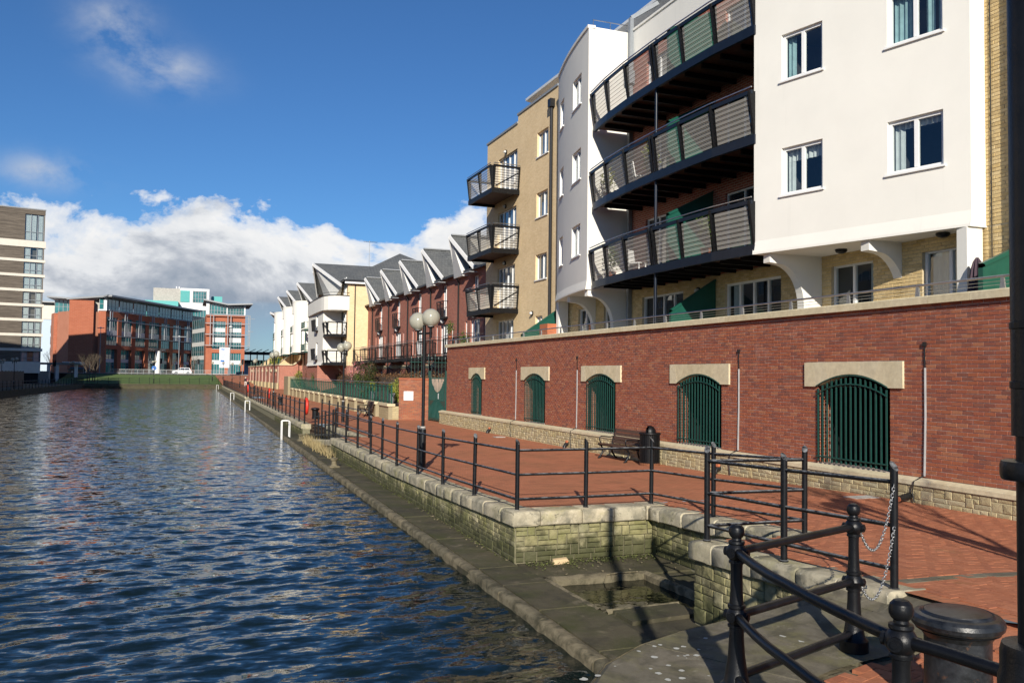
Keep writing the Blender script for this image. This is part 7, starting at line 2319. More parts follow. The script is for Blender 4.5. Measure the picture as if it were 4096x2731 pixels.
# ------------------------------------------------------------------ garden between promenade and terrace
def garden():
    brick_tex('rubble_far', (0.52, 0.44, 0.26), (0.44, 0.37, 0.21), (0.36, 0.31, 0.20), bw=0.34, bh=0.13, ms=0.012)
    def sx(y): return 11.25 + 0.023 * (y - 47.4)
    w = thing('stone_garden_wall', 'low coursed sandstone wall with pale coping in front of the garden', 'wall', (11.3, 60, -0.2))
    B = Wall((sx(47.4), 47.4), (sx(104), 104), flip=True)
    m_ = MB(); wall_faces(m_, B, 0, B.L, -0.35, 0.52); quadface(m_, (sx(47.4), 47.4), (12.9, 47.4), -0.35, 0.52); m_.build('wall_face', 'rubble_far', w)
    k = 0; s = 0.0
    while s < B.L - 3:
        m_ = MB(); wall_faces(m_, B, s + 0.02, s + 2.6, -0.35, 0.52, d=0.22); m_.bbox(B, s, s + 0.02, 0, 0.22, -0.35, 0.52); m_.bbox(B, s + 2.6, s + 2.62, 0, 0.22, -0.35, 0.52); m_.build('pier', 'rubble_far', w)
        m_ = MB(); m_.bbox(B, s - 0.06, s + 2.70, -0.15, 0.30, 0.521, 0.66); m_.build('coping_stone', 'cream_stone', w)
        m_ = MB(); m_.bbox(B, s + 2.70, s + 3.7, -0.15, 0.08, 0.521, 0.655); m_.build('coping_stone', 'cream_stone', w)
        m_ = MB(); m_.bbox(B, s + 2.75, s + 3.6, 0.0, 0.03, -0.3, 0.5); m_.build('brick_infill', 'brick_red_far', w)
        s += 3.7; k += 1
    m_ = MB(); m_.box(sx(105) - 0.35, sx(105) + 1.3, 103.5, 107.5, -0.3, 1.95); m_.build('end_pier', 'rubble_far', w)
    # green railing on the wall
    r = thing('garden_railing', 'green metal railing with a steel handrail on top of the stone garden wall', 'railing', (11.3, 60, 0.6))
    s = 0.15
    while s < B.L - 0.3:
        m_ = MB(); m_.beam(B.P(s, 0.02, 0.62), B.P(s, 0.02, 1.70), 0.10, 0.06, (1, 0, 0)); m_.build('post', 'green_paint', r)
        s += 1.12
    for z in (0.76, 1.62):
        m_ = MB(); m_.beam(B.P(0.1, 0.02, z), B.P(B.L - 0.4, 0.02, z), 0.045, 0.06); m_.build('rail', 'green_paint', r)
    m_ = MB(); m_.tube([B.P(0.1, 0.06, 1.80), B.P(B.L - 0.4, 0.06, 1.80)], 0.022, 6); m_.build('handrail', 'steel', r)
    s = 0.15; m_ = MB()
    while s < B.L - 0.6:
        m_.face([B.P(s + 0.08, 0.0, 0.80), B.P(s + 1.04, 0.0, 0.80), B.P(s + 1.04, 0.0, 1.58), B.P(s + 0.08, 0.0, 1.58)]); s += 1.12
    m_.build('mesh_infill', 'mesh_green', r, kind='stuff')
    # brick pier wall with the white notice, gate
    p = thing('gate_wall', 'short red brick wall with a blank white notice beside the green gate', 'wall', (12.2, 47, 0))
    G = Wall((sx(47.4) + 0.35, 47.35), (13.12, 46.55))
    it = brick_items(G, 0, G.L, -0.24, 2.0, proud=0.008)
    m_ = MB(); wall_faces(m_, G, 0, G.L, -0.35, 2.0); m_.build('wall_core', 'mortar_dock', p)
    pieces_of(p, 'brick', 'bricks', it, 'brick_red', UNIT_BRICK, 300)
    m_ = MB(); m_.bbox(G, -0.02, G.L + 0.02, -0.3, 0.03, 2.0, 2.10); m_.build('brick_on_edge', 'brick_red', p)
    m_ = MB(); m_.bbox(G, 0.28, 0.82, 0.012, 0.04, 0.86, 1.36); nb = m_.build('notice', 'sign_white', p)
    for (a, z) in ((0.31, 0.9), (0.79, 0.9), (0.31, 1.32), (0.79, 1.32)):
        m_ = MB(); m_.tube([G.P(a, 0.04, z), G.P(a, 0.046, z)], 0.012, 6); m_.build('screw', 'grey_metal', nb)
    g = thing('garden_gate', 'green double metal gate with a dipped top and flame-like slots', 'gate', (13.2, 45.2, -0.2))
    D = Wall((13.22, 43.75), (13.12, 46.5), flip=True); L = D.L
    def top(s): return 2.35 - 1.0 * math.sin(math.pi * s / L) ** 0.8
    for (a, b) in ((0.06, L / 2 - 0.02), (L / 2 + 0.02, L - 0.06)):
        m_ = MB(); n = 12
        for q in range(n):
            s0, s1 = a + (b - a) * q / n, a + (b - a) * (q + 1) / n
            z = 1.05 if b < L / 2 + 0.1 else 1.05
            lo = 0.35 + 0.65 * (1 - abs((s0 + s1) / 2 - L / 2) / (L / 2))
            m_.hexa([D.P(s0, 0, lo), D.P(s1, 0, lo), D.P(s1, 0.03, lo), D.P(s0, 0.03, lo), D.P(s0, 0, top(s0)), D.P(s1, 0, top(s1)), D.P(s1, 0.03, top(s1)), D.P(s0, 0.03, top(s0))])
        lf = m_.build('gate_leaf', 'green_dark', g)
        m_ = MB()
        for q in range(n + 1):
            s0 = a + (b - a) * q / n
            m_.beam(D.P(s0, 0.04, 0.9), D.P(s0, 0.04, top(s0) - 0.02), 0.02, 0.03)
        m_.build('ribs', 'green_dark', lf)
        m_ = MB(); m_.bbox(D, a, b, 0, 0.05, -0.17, -0.02); m_.build('bottom_rail', 'green_dark', lf)
        for q in range(7):
            s0 = a + (b - a) * (q + 0.5) / 7
            sg = 1 if b < L / 2 + 0.1 else -1
            pts = [D.P(s0 + 0.05 * math.sin(h * 4.5 + q) * sg * (1 - h), 0.015, -0.1 + (0.6 + 0.6 * (1 - abs(s0 - L / 2) / (L / 2))) * h) for h in [i / 6 for i in range(7)]]
            m_ = MB(); m_.tube(pts, 0.05, 6); m_.build('flame_bar', 'green_dark', lf, smooth=0.8)
        for q in range(9):
            s0 = a + (b - a) * (q + 0.5) / 9
            m_ = MB(); m_.tube([D.P(s0, 0.015, top(s0) - 0.05), D.P(s0, 0.015, max(2.15, top(s0) + 0.25))], 0.012, 5, rads=[0.014, 0.006]); m_.build('spear', 'green_dark', lf)
    for s in (0.0, L):
        m_ = MB(); m_.beam(D.P(s, 0.01, -0.3), D.P(s, 0.01, 2.5), 0.1, 0.1); m_.build('gate_post', 'green_dark', g)
    m_ = MB(); m_.bbox(D, L / 2 - 0.34, L / 2 - 0.24, 0.035, 0.06, 1.0, 1.3); m_.build('lock_plate', 'sign_white', g)
    # spear railing behind the wall
    f = thing('spear_fence', 'tall green spear-topped fence above the brick wall behind the gate', 'fence', (14, 48, 2))
    for q in range(22):
        x = 12.5 + 0.2 * q
        m_ = MB(); h = 3.3 if q % 2 else 3.15
        m_.tube([(x, 48.2, 1.9), (x, 48.2, h)], 0.012, 5); m_.tube([(x, 48.2, h), (x, 48.2, h + 0.06), (x, 48.2, h + 0.18)], 0.02, 5, rads=[0.012, 0.03, 0.002]); m_.build('spear', 'green_dark', f)
    for z in (2.1, 3.0):
        m_ = MB(); m_.beam((12.4, 48.2, z), (16.8, 48.2, z), 0.02, 0.04); m_.build('rail', 'green_dark', f)
    m_ = MB(); m_.box(12.9, 16.5, 48.25, 48.6, -0.2, 2.05); m_.build('footing_wall', 'brick_red_far', f)
    # bed and planting
    m_ = MB(); n = 40
    for q in range(n):
        a, b = 48.6 + 50 * q / n, 48.6 + 50 * (q + 1) / n
        m_.face([(sx(a) + 0.2, a, 0.5), (16.4, a, 1.5), (16.4, b, 1.5), (sx(b) + 0.2, b, 0.5)])
    m_.build('flower_bed', 'soil', kind='structure')
    rs = random.Random(21)
    h = thing('hedge', 'low clipped brown winter hedge in front of the red terrace', 'hedge', (14.8, 65, 1.0))
    m_ = MB()
    y = 49.5
    while y < 92:
        leaf_cloud(m_, (14.9 + rs.uniform(-.2, .2), y, 1.75), (0.75, 0.7, 0.75 + rs.uniform(-.1, .15)), 260, 0.075, rs, 0.5); y += 0.75
    m_.build('foliage', 'leaf_brown', h)
    m_ = MB(); m_.box(14.4, 15.5, 49.3, 92, 1.0, 2.1); m_.build('twiggy_core', 'soil', h)
    shrub('bushy brown-green conifer behind the green railing, left of the near lamp', (13.3, 64.0, 0.9), (0.75, 0.75, 1.35), 'leaf_dark', 2600, 0.06, 1, lumps=7)
    shrub('magnolia with pink blossom in front of the yellow end wall', (14.3, 73.0, 1.0), (1.2, 1.2, 1.5), 'leaf_brown', 260, 0.06, 2, stems=7, extra=('petal', 420))
    shrub('loose brownish shrub below the white drum house', (13.9, 93.0, 0.8), (1.6, 1.6, 1.5), 'leaf_brown', 1500, 0.08, 3)
    shrub('mixed green shrub at the foot of the drum house', (13.4, 88.0, 0.8), (1.2, 1.2, 1.1), 'leaf_green', 1400, 0.08, 4)
    shrub('bright yellow-green shrub beside the tall stone pier', (13.4, 103.0, 0.8), (0.9, 0.9, 1.1), 'leaf_yellow', 900, 0.09, 5)
    shrub('yellow-green variegated shrub in the garden by the white notice', (12.3, 50.4, 0.6), (0.5, 0.6, 0.75), 'leaf_yellow', 700, 0.06, 6)
    shrub('upright yellow-green shrub, second from the brick gate wall', (12.6, 52.8, 0.6), (0.5, 0.5, 0.85), 'leaf_yellow', 700, 0.06, 7)
    shrub('small dark green bush pressed against the green railing', (12.0, 56.6, 0.55), (0.45, 0.5, 0.75), 'leaf_green', 900, 0.05, 8)
    shrub('low green bush behind the railing near the conifer', (12.5, 60.5, 0.6), (0.6, 0.8, 0.6), 'leaf_green', 700, 0.06, 9)
    shrub('light green bush on the bed below the first red houses', (14.0, 70.0, 1.0), (0.7, 0.7, 0.8), 'leaf_green', 700, 0.07, 10)
    shrub('green shrub growing on the wall top by the far flats', (15.9, 150.0, 3.6), (1.5, 1.5, 1.0), 'leaf_yellow', 700, 0.12, 12)
    shrub('bare twiggy shrub at the left end of the garden bed', (13.3, 97.0, 0.7), (0.9, 0.9, 1.0), 'leaf_brown', 260, 0.05, 13, stems=9)
    for (lab, x, y) in (('grey pot with a leafy plant behind the railing nearest the notice', 11.65, 49.4), ('grey pot beside the small dark bush behind the railing', 11.7, 54.9)):
        t = thing('plant_pot', lab, 'plant pot', (x, y, 0.55)); m_ = MB(); m_.lathe([(0.14, 0.0), (0.22, 0.55), (0.24, 0.55), (0.24, 0.6), (0.19, 0.6), (0.18, 0.5)], (x, y, 0.6), 14); m_.build('pot', 'pot_grey', t, smooth=0.6)
        m_ = MB(); leaf_cloud(m_, (x, y, 1.5), (0.28, 0.28, 0.35), 260, 0.05, rs); m_.build('foliage', 'leaf_yellow', t)


mt, t_, b_, o_ = newmat('mesh_green')
b_.inputs['Base Color'].default_value = (0.02, 0.09, 0.07, 1)
mx_ = t_.add('ShaderNodeMixShader', {0: 0.45, 1: t_.add('ShaderNodeBsdfTransparent').outputs[0], 2: b_.outputs[0]})
t_.l.new(mx_.outputs[0], o_.inputs[0])
garden()


def dry_grass():
    rs = random.Random(8); m_ = MB()
    for k in range(900):
        y = rs.uniform(32.5, 40.5); x = xq(y) - 0.28 + rs.gauss(0, 0.10) - 0.1 * rs.random()
        if y < 35 and rs.random() < 0.6: continue
        h = rs.uniform(0.15, 0.5); a = rs.uniform(0, 6.28); w = 0.012
        p = Vector((x, y, LEDGE)); q = p + Vector((rs.gauss(-0.08, .12), rs.gauss(0, .12), h))
        s = Vector((math.cos(a) * w, math.sin(a) * w, 0))
        m_.face([p - s, p + s, q])
    m_.build('dry_grass', 'dry_grass', kind='stuff', label='tuft of dry straw-coloured grass on the ledge below the steps', cat='grass')
    # moss and weeds in the inlet and along the foot of the quay
    m_ = MB()
    for k in range(1400):
        if rs.random() < 0.55:
            y = rs.uniform(14, 33); x = xq(y) - 0.13 - abs(rs.gauss(0, 0.05)); z = LEDGE
        else:
            x = rs.uniform(5.5, 7.9); y = 13.6 - abs(rs.gauss(0, 0.22)); z = LEDGE
        a = rs.uniform(0, 6.28); s = rs.uniform(0.012, 0.035)
        m_.face([(x, y, z), (x + s * math.cos(a), y + s * math.sin(a), z + s * rs.random()), (x + s * math.cos(a + 1.3), y + s * math.sin(a + 1.3), z + s * 0.8)])
    m_.build('weeds', 'moss', kind='stuff')
    # broken stone litter on the ledge
    m_ = MB()
    for k in range(60):
        y = rs.uniform(13.9, 20) if rs.random() < 0.5 else rs.uniform(12.45, 13.5)
        x = (xq(y) - 0.15 - abs(rs.gauss(0, 0.07))) if y > 13.6 else rs.uniform(5.5, 7.9)
        s = rs.uniform(0.006, 0.022)
        m_.hexa([(x + dx * s * rs.uniform(.6, 1.3), y + dy * s * rs.uniform(.6, 1.3), LEDGE + dz) for dz in (-0.005, s * 0.7) for (dx, dy) in ((-1, -1), (1, -1), (1, 1), (-1, 1))])
    m_.build('stone_chips', 'edge_stone', kind='stuff')


dry_grass()


# ------------------------------------------------------------------ far end of the dock
def far_things():
    f = thing('bank_railing', 'black three-rail railing at the edge of the grass bank across the dock end', 'railing', (-4, 190, -0.1))
    for k in range(15):
        x = -18 + 26.5 * k / 14
        m_ = MB(); m_.beam((x, 190.6, -0.2), (x, 190.6, 1.15), 0.08, 0.08); m_.build('post', 'black_metal', f)
    for z in (0.25, 0.6, 0.98):
        m_ = MB(); m_.tube([(-18, 190.6, z), (8.5, 190.6, z)], 0.02, 5); m_.build('rail', 'black_metal', f)
    f = thing('road_railing', 'pale grey pedestrian railing along the road above the grass', 'railing', (0, 215, 1.8))
    for k in range(22):
        x = -14 + 25.5 * k / 21
        m_ = MB(); m_.beam((x, 214.8, 1.7), (x, 214.8, 2.85), 0.07, 0.07); m_.build('post', 'grey_metal', f)
    for z in (2.82, 1.95):
        m_ = MB(); m_.beam((-14, 214.8, z), (11.5, 214.8, z), 0.05, 0.06); m_.build('rail', 'galvanised', f)
    m_ = MB()
    for k in range(170):
        x = -14 + 25.5 * k / 169
        m_.beam((x, 214.8, 1.95), (x, 214.8, 2.82), 0.02, 0.02)
    m_.build('balusters', 'galvanised', f, kind='stuff')
    # left bank railing and fence
    f = thing('left_bank_railing', 'dark railing along the shaded left bank of the dock', 'railing', (-19, 140, -0.2))
    pts = [(-19.0, 112), (-18.9, 117), (-18.1, 144), (-16.9, 176), (-16.3, 188)]
    def onp(t):
        seg = t * (len(pts) - 1); i = min(int(seg), len(pts) - 2); q = seg - i
        return (pts[i][0] + (pts[i + 1][0] - pts[i][0]) * q - 0.25, pts[i][1] + (pts[i + 1][1] - pts[i][1]) * q)
    for k in range(46):
        p = onp(k / 45); m_ = MB(); m_.beam((*p, -0.2), (*p, 1.0), 0.08, 0.08); m_.build('post', 'black_metal', f)
    for z in (0.1, 0.45, 0.85):
        m_ = MB(); m_.tube([(*onp(k / 24), z) for k in range(25)], 0.022, 5); m_.build('rail', 'black_metal', f)
    f = thing('timber_fence', 'dark boarded fence on the left bank in front of the tower', 'fence', (-26, 150, -0.2))
    for k in range(60):
        y = 118 + 0.62 * k; x = -24.2 + 0.035 * k
        m_ = MB(); m_.box(x - 0.04, x + 0.04, y, y + 0.58, -0.25, 2.1 + 0.05 * (k % 3)); m_.build('board', 'timber', f)
    # low dark pavilion with white pillars
    t = thing('entrance_canopy', 'low flat canopy with white pillars in the shade left of the office', 'canopy', (-24, 205, 0))
    m_ = MB(); m_.box(-30, -18.6, 204, 214, 3.6, 4.0); m_.build('roof', 'roof_grey', t)
    for (x, y) in ((-24.6, 204.4), (-23.0, 204.6), (-27.5, 204.4), (-19.5, 205)):
        m_ = MB(); m_.box(x - 0.3, x + 0.3, y - 0.3, y + 0.3, -0.3, 3.6); m_.build('pillar', 'white_paint', t)
    for k in range(8):
        m_ = MB(); m_.box(-22 + 0.45 * k, -21.85 + 0.45 * k, 203.0, 214, 4.0, 4.2); m_.build('roof_slat', 'white_paint', t)
    m_ = MB(); m_.box(-34, -24, 200, 201, -0.3, 2.2); m_.build('boundary_wall', 'concrete', t)
    # bare tree on the bank
    rs = random.Random(14)
    t = thing('bare_tree', 'leafless young tree with several trunks at the left end of the grass bank', 'tree', (-16.0, 194, 0.1))
    tr, cr_ = MB(), MB()
    for (dx, dy) in ((0, 0), (0.5, 0.3), (-0.4, 0.4), (0.9, -0.2)):
        b = Vector((-16.0 + dx, 194 + dy, 0.0)); tr.tube([b, b + Vector((dx * .1, 0, 0.8)), b + Vector((dx * .25, 0, 2.0))], 0.1, 6, rads=[0.11, 0.09, 0.07])
        for k in range(4): branch(cr_, b + Vector((dx * .25, 0, 1.7 + 0.15 * k)), (rs.gauss(0, .35), rs.gauss(0, .35), 1), 1.35, 0.05, 4, rs, 0.42)
    tr.build('trunk', 'bark', t, smooth=0.9); cr_.build('crown', 'bark', t)
    for (lab, loc, s) in (('small bare tree in front of the office entrance columns', (-1.0, 247.5, 1.8), 5.0), ('pale bare tree between the tower and the brick flank', (-29.0, 246, 1.5), 6.0), ('bare young tree in front of the right half of the office front', (4.5, 247.5, 1.8), 5.0)):
        t = thing('bare_tree', lab, 'tree', loc); tr, cr_ = MB(), MB(); b = Vector(loc)
        tr.tube([b, b + Vector((0, 0, s * 0.35))], 0.1, 6, rads=[0.12, 0.08])
        for k in range(4): branch(cr_, b + Vector((0, 0, s * (0.25 + 0.04 * k))), (rs.gauss(0, .4), rs.gauss(0, .4), 1), s * 0.28, 0.05, 3, rs, 0.5)
        tr.build('trunk', 'bark', t); cr_.build('crown', 'bark', t)
    # notice board
    t = thing('notice_board', 'tall white development notice board with blue panels near the far lamps', 'sign', (11.0, 240, 1.8))
    Bn = Wall((10.6, 238), (13.1, 238))
    m_ = MB(); m_.bbox(Bn, 0, Bn.L, 0, 0.1, 3.6, 8.9); bd = m_.build('board', 'sign_white', t)
    for (a, b, z0, z1) in ((0.4, 1.3, 8.2, 8.5), (0.4, 1.8, 7.5, 7.6), (0.4, 1.5, 6.9, 7.0), (0.4, 1.2, 6.3, 6.4), (0.3, 1.3, 5.1, 5.6), (0.4, 1.6, 4.5, 4.6)):
        m_ = MB(); m_.bbox(Bn, a, b, 0.1, 0.115, z0, z1); m_.build('print_panel', 'sign_blue', bd)
    for s in (0.2, Bn.L - 0.2):
        m_ = MB(); m_.bbox(Bn, s - 0.08, s + 0.08, -0.2, 0, 1.6, 8.8); m_.build('post', 'grey_metal', t)
    # traffic signals, signs, street lights
    def signal(lab, x, y, z=1.75, red=False):
        t = thing('traffic_signal', lab, 'traffic light', (x, y, z)); m_ = MB(); m_.tube([(x, y, z), (x, y, z + 3.0)], 0.07, 8); m_.build('pole', 'grey_metal', t)
        m_ = MB(); m_.box(x - 0.28, x + 0.28, y - 0.2, y + 0.1, z + 2.7, z + 4.0); hd = m_.build('head', 'black_metal', t)
        for k in range(3):
            m_ = MB(); m_.tube([(x, y - 0.2, z + 2.95 + 0.4 * k), (x, y - 0.26, z + 2.95 + 0.4 * k)], 0.12, 10); m_.build('lens', 'red_plastic' if (red and k == 2) else 'tyre', hd)
    signal('traffic light at the left end of the road, left of a pair', -18.9, 214); signal('traffic light at the left end of the road, right of a pair', -17.7, 214)
    signal('traffic light with a red lamp beside the canopy', -23.4, 203.5, 0.5, True); signal('traffic light in front of the glazed link of the office', 5.6, 240, 1.75)
    signal('traffic light in front of the right half of the office front', -3.4, 240); signal('dark traffic light at the far right end of the road', 16.0, 232, 1.75)
    t = thing('road_sign', 'round blue keep-left road sign with a white arrow beside the white car', 'sign', (-4.6, 222, 1.75))
    m_ = MB(); m_.tube([(-4.6, 222, 1.7), (-4.6, 222, 3.4)], 0.05, 6); m_.build('post', 'grey_metal', t)
    m_ = MB(); m_.tube([(-4.6, 221.9, 3.2), (-4.6, 221.85, 3.2)], 0.55, 20); m_.build('disc', 'sign_blue', t)
    m_ = MB(); m_.beam((-4.35, 221.82, 3.45), (-4.75, 221.82, 3.05), 0.02, 0.12, (0, 1, 0)); m_.prism([(-4.95, 221.82, 2.85), (-4.62, 221.82, 2.92), (-4.88, 221.82, 3.18)], (0, 0, 0), (0, 0.02, 0)); m_.build('arrow', 'sign_white', t)
    def streetlight(lab, x, y, z, h, arm=1.0):
        t = thing('street_light', lab, 'street light', (x, y, z)); m_ = MB(); m_.tube([(x, y, z), (x, y, z + h)], 0.1, 8, rads=[0.11, 0.06]); m_.build('column', 'grey_metal', t)
        if arm:
            m_ = MB(); m_.box(x - arm, x + arm, y - 0.15, y + 0.15, z + h - 0.08, z + h + 0.08); m_.build('lantern_arm', 'grey_metal', t)
        m_ = MB(); m_.sphere((x + (0 if arm else 0), y, z + h + 0.1), 0.45 if not arm else 0.25, 14, 8, 0.6); m_.build('lantern', 'soffit_white', t, smooth=3)
    streetlight('tall street light in front of the right wing of the office', 12.8, 230, 1.75, 12.0, 0)
    streetlight('tall street light with a flat double arm before the glazed link', 0.8, 238, 1.75, 9.6, 1.6)
    streetlight('slim tall lamp mast standing left of the far flats', 24.5, 330, 1.0, 21.0, 2.2)
    streetlight('dark street light by the brick flank of the office', -17.0, 232, 1.75, 11.0, 0.8)
    streetlight('small mast lamp in the gap right of the office', 22.6, 300, 1.0, 15.0, 1.2)
    # dark canopy structure right of the office
    t = thing('station_canopy', 'dark covered footbridge glimpsed between the office and the far flats', 'structure', (24, 285, 2))
    m_ = MB(); m_.box(20, 34, 285, 292, 8.2, 9.0); m_.box(20, 34, 285, 286, 5.2, 6.4); m_.build('deck', 'tyre', t)
    for k in range(7):
        m_ = MB(); m_.beam((20 + 2 * k, 285, 1.6), (20 + 2 * k, 285, 9.2), 0.3, 0.3); m_.build('post', 'tyre', t)
        m_ = MB(); m_.beam((19.6 + 2 * k, 284, 8.9), (21.4 + 2 * k, 284, 9.8), 0.2, 0.2); m_.build('rafter', 'tyre', t)
    m_ = MB(); m_.box(20, 34, 287, 288, 1.6, 5.2); m_.build('wall', 'blue_panel', t)


far_things()


def car(label, loc, rz, mat, suv=True):
    t = thing('parked_car' if not suv else 'car', label, 'car', loc); t.rotation_euler = (0, 0, rz)
    def P(nm, m_, mt_, par=None, sm=0.6):
        o = put(nm, m_.make(nm, mt_, sm), None); o.parent = par or t; o.location = (0, 0, 0); return o
    L, W, H = 4.6, 1.85, 1.68 if suv else 1.45
    prof = [(-2.28, 0.35), (-2.3, 0.75), (-2.22, 0.98), (-1.95, 1.05), (-1.15, 1.08), (1.25, 1.02), (2.05, 0.92), (2.28, 0.72), (2.3, 0.38), (2.1, 0.28), (-2.1, 0.28)]
    m_ = MB(); n = len(prof); vs = []
    for (y, ins) in ((-W / 2, 0.06), (-W / 2 + 0.08, 0), (W / 2 - 0.08, 0), (W / 2, 0.06)):
        for (x, z) in prof: vs.append((x * (1 - ins * 0.3), y, 0.66 + (z - 0.66) * (1 - ins)))
    fs = [(i * n + k, i * n + (k + 1) % n, (i + 1) * n + (k + 1) % n, (i + 1) * n + k) for i in range(3) for k in range(n)] + [tuple(range(n)), tuple(reversed(range(3 * n, 4 * n)))]
    m_.mesh_part(vs, fs); P('body', m_, mat)
    gh = [(-2.05, 1.04), (-1.75, H - 0.05), (-1.2, H), (0.25, H), (0.55, H - 0.06), (1.2, 1.04)]
    m_ = MB(); vs = []; n = len(gh)
    for (y, sc_) in ((-W / 2 + 0.06, 0), (W / 2 - 0.06, 0)):
        for (x, z) in gh: vs.append((x, y * (1 - 0.16 * max(0, (z - 1.04)) / (H - 1.04)), z))
    m_.mesh_part(vs, [(k, k + 1, n + k + 1, n + k) for k in range(n - 1)] + [tuple(range(n)), tuple(reversed(range(n, 2 * n)))]); P('roof', m_, mat)
    for sg in (-1, 1):
        for (a, b) in ((-1.75, -0.65), (-0.58, 0.35), (0.42, 0.98)):
            m_ = MB(); y0 = sg * (W / 2 - 0.05); y1 = sg * (W / 2 - 0.05) * 0.88
            zt = H - 0.14; b2 = b - (0.45 if b > 0.9 else 0)
            m_.face([(a, y0 * 1.01, 1.1), (b, y0 * 1.01, 1.1), (b2, y1 * 1.02, zt), (a + (0.12 if a < -1 else 0), y1 * 1.02, zt)]); P('side_window', m_, 'glass_dark', None, None)
        for x in (-1.4, 1.4):
            m_ = MB(); m_.tube([(x, sg * (W / 2 - 0.2), 0.35), (x, sg * (W / 2 + 0.01), 0.35)], 0.35, 18); wh = P('tyre', m_, 'tyre')
            m_ = MB(); m_.tube([(x, sg * (W / 2), 0.35), (x, sg * (W / 2 + 0.025), 0.35)], 0.22, 12); P('rim', m_, 'steel', wh)
    m_ = MB(); m_.face([(0.6, -0.72, H - 0.1), (0.6, 0.72, H - 0.1), (1.22, 0.8, 1.1), (1.22, -0.8, 1.1)]); P('windscreen', m_, 'glass_dark', None, None)
    for sg in (-1, 1):
        m_ = MB(); m_.box(2.18, 2.31, sg * 0.72 - 0.16, sg * 0.72 + 0.16, 0.68, 0.82); P('headlight', m_, 'steel')
        m_ = MB(); m_.box(-2.31, -2.2, sg * 0.75 - 0.12, sg * 0.75 + 0.12, 0.8, 1.0); P('tail_light', m_, 'red_plastic')


car('white estate car on the road in front of the office', (1.6, 233, 1.76), R(182), 'car_white')
car('dark car on the road in the shade beside the bare tree', (-20.5, 222, 1.75), R(5), 'car_dark', False)


# ------------------------------------------------------------------ the two people on the promenade
def person(label, loc, rz, top, legs, cap, stoop=0.0, pack=False):
    t = thing('person', label, 'person', loc); t.rotation_euler = (0, 0, rz)
    J = {'pel': (0, 0, 0.95), 'ch': (0, 0.04 + stoop * 0.5, 1.28), 'nk': (0, 0.05 + stoop, 1.46), 'hd': (0, 0.07 + stoop * 1.3, 1.60), 'ht': (0, 0.08 + stoop * 1.4, 1.70),
         'sL': (-0.19, 0.04 + stoop * .8, 1.40), 'eL': (-0.25, -0.02 + stoop, 1.13), 'wL': (-0.24, 0.16 + stoop, 0.95), 'fL': (-0.235, 0.22 + stoop, 0.88), 'sR': (0.19, 0.04 + stoop * .8, 1.40), 'eR': (0.25, 0.0 + stoop, 1.13), 'wR': (0.25, 0.08 + stoop, 0.90), 'fR': (0.245, 0.12 + stoop, 0.82),
         'hL': (-0.10, 0, 0.90), 'kL': (-0.11, 0.16, 0.50), 'aL': (-0.11, 0.14, 0.09), 'tL': (-0.11, 0.30, 0.04), 'hR': (0.10, 0, 0.90), 'kR': (0.11, -0.02, 0.50), 'aR': (0.11, -0.24, 0.13), 'tR': (0.11, -0.12, 0.04)}
    rad = {'pel': 0.15, 'ch': 0.17, 'nk': 0.065, 'hd': 0.10, 'ht': 0.085, 'sL': 0.075, 'eL': 0.05, 'wL': 0.035, 'fL': 0.03, 'sR': 0.075, 'eR': 0.05, 'wR': 0.035, 'fR': 0.03, 'hL': 0.105, 'kL': 0.065, 'aL': 0.045, 'tL': 0.04, 'hR': 0.105, 'kR': 0.065, 'aR': 0.045, 'tR': 0.04}
    E_ = [('pel', 'ch'), ('ch', 'nk'), ('nk', 'hd'), ('hd', 'ht'), ('ch', 'sL'), ('sL', 'eL'), ('eL', 'wL'), ('wL', 'fL'), ('ch', 'sR'), ('sR', 'eR'), ('eR', 'wR'), ('wR', 'fR'), ('pel', 'hL'), ('hL', 'kL'), ('kL', 'aL'), ('aL', 'tL'), ('pel', 'hR'), ('hR', 'kR'), ('kR', 'aR'), ('aR', 'tR')]
    names = list(J); ix = {n: i for i, n in enumerate(names)}
    me = bpy.data.meshes.new('body'); me.from_pydata([J[n] for n in names], [(ix[a], ix[b]) for a, b in E_], []); me.update()
    o = bpy.data.objects.new('body', me); COL.objects.link(o)
    sk = o.modifiers.new('skin', 'SKIN'); o.modifiers.new('sub', 'SUBSURF').levels = 1
    o.modifiers['sub'].render_levels = 1
    sv = me.skin_vertices[0].data
    for n in names: sv[ix[n]].radius = (rad[n], rad[n] * (0.75 if n in ('pel', 'ch') else 1)); sv[ix[n]].use_root = (n == 'pel')
    dg = bpy.context.evaluated_depsgraph_get(); dg.update()
    m2 = bpy.data.meshes.new_from_object(o.evaluated_get(dg)); COL.objects.unlink(o); bpy.data.objects.remove(o)
    for mm in (top, legs, 'skin'): m2.materials.append(MATS[mm])
    m2.materials[0] = MATS[top] if len(m2.materials) else None
    for p in m2.polygons:
        z = p.center.z
        p.material_index = 1 if z < 0.93 and abs(p.center.x) < 0.21 else (2 if z > 1.47 or (abs(p.center.x) > 0.2 and z < 0.97) else 0)
    m2.shade_smooth()
    b = put('body', m2, None); b.parent = t; b.location = (0, 0, 0)
    def P(nm, m_, mt_, sm=1.0):
        q = put(nm, m_.make(nm, mt_, sm), None); q.parent = t; q.location = (0, 0, 0)
    m_ = MB(); m_.sphere((0, 0.06 + stoop * 1.35, 1.66), 0.112, 14, 8, 0.8); P('hat', m_, cap)
    if pack:
        m_ = MB(); m_.sphere((0, -0.19, 1.24), 0.19, 12, 8, 1.3); P('backpack', m_, 'tyre')


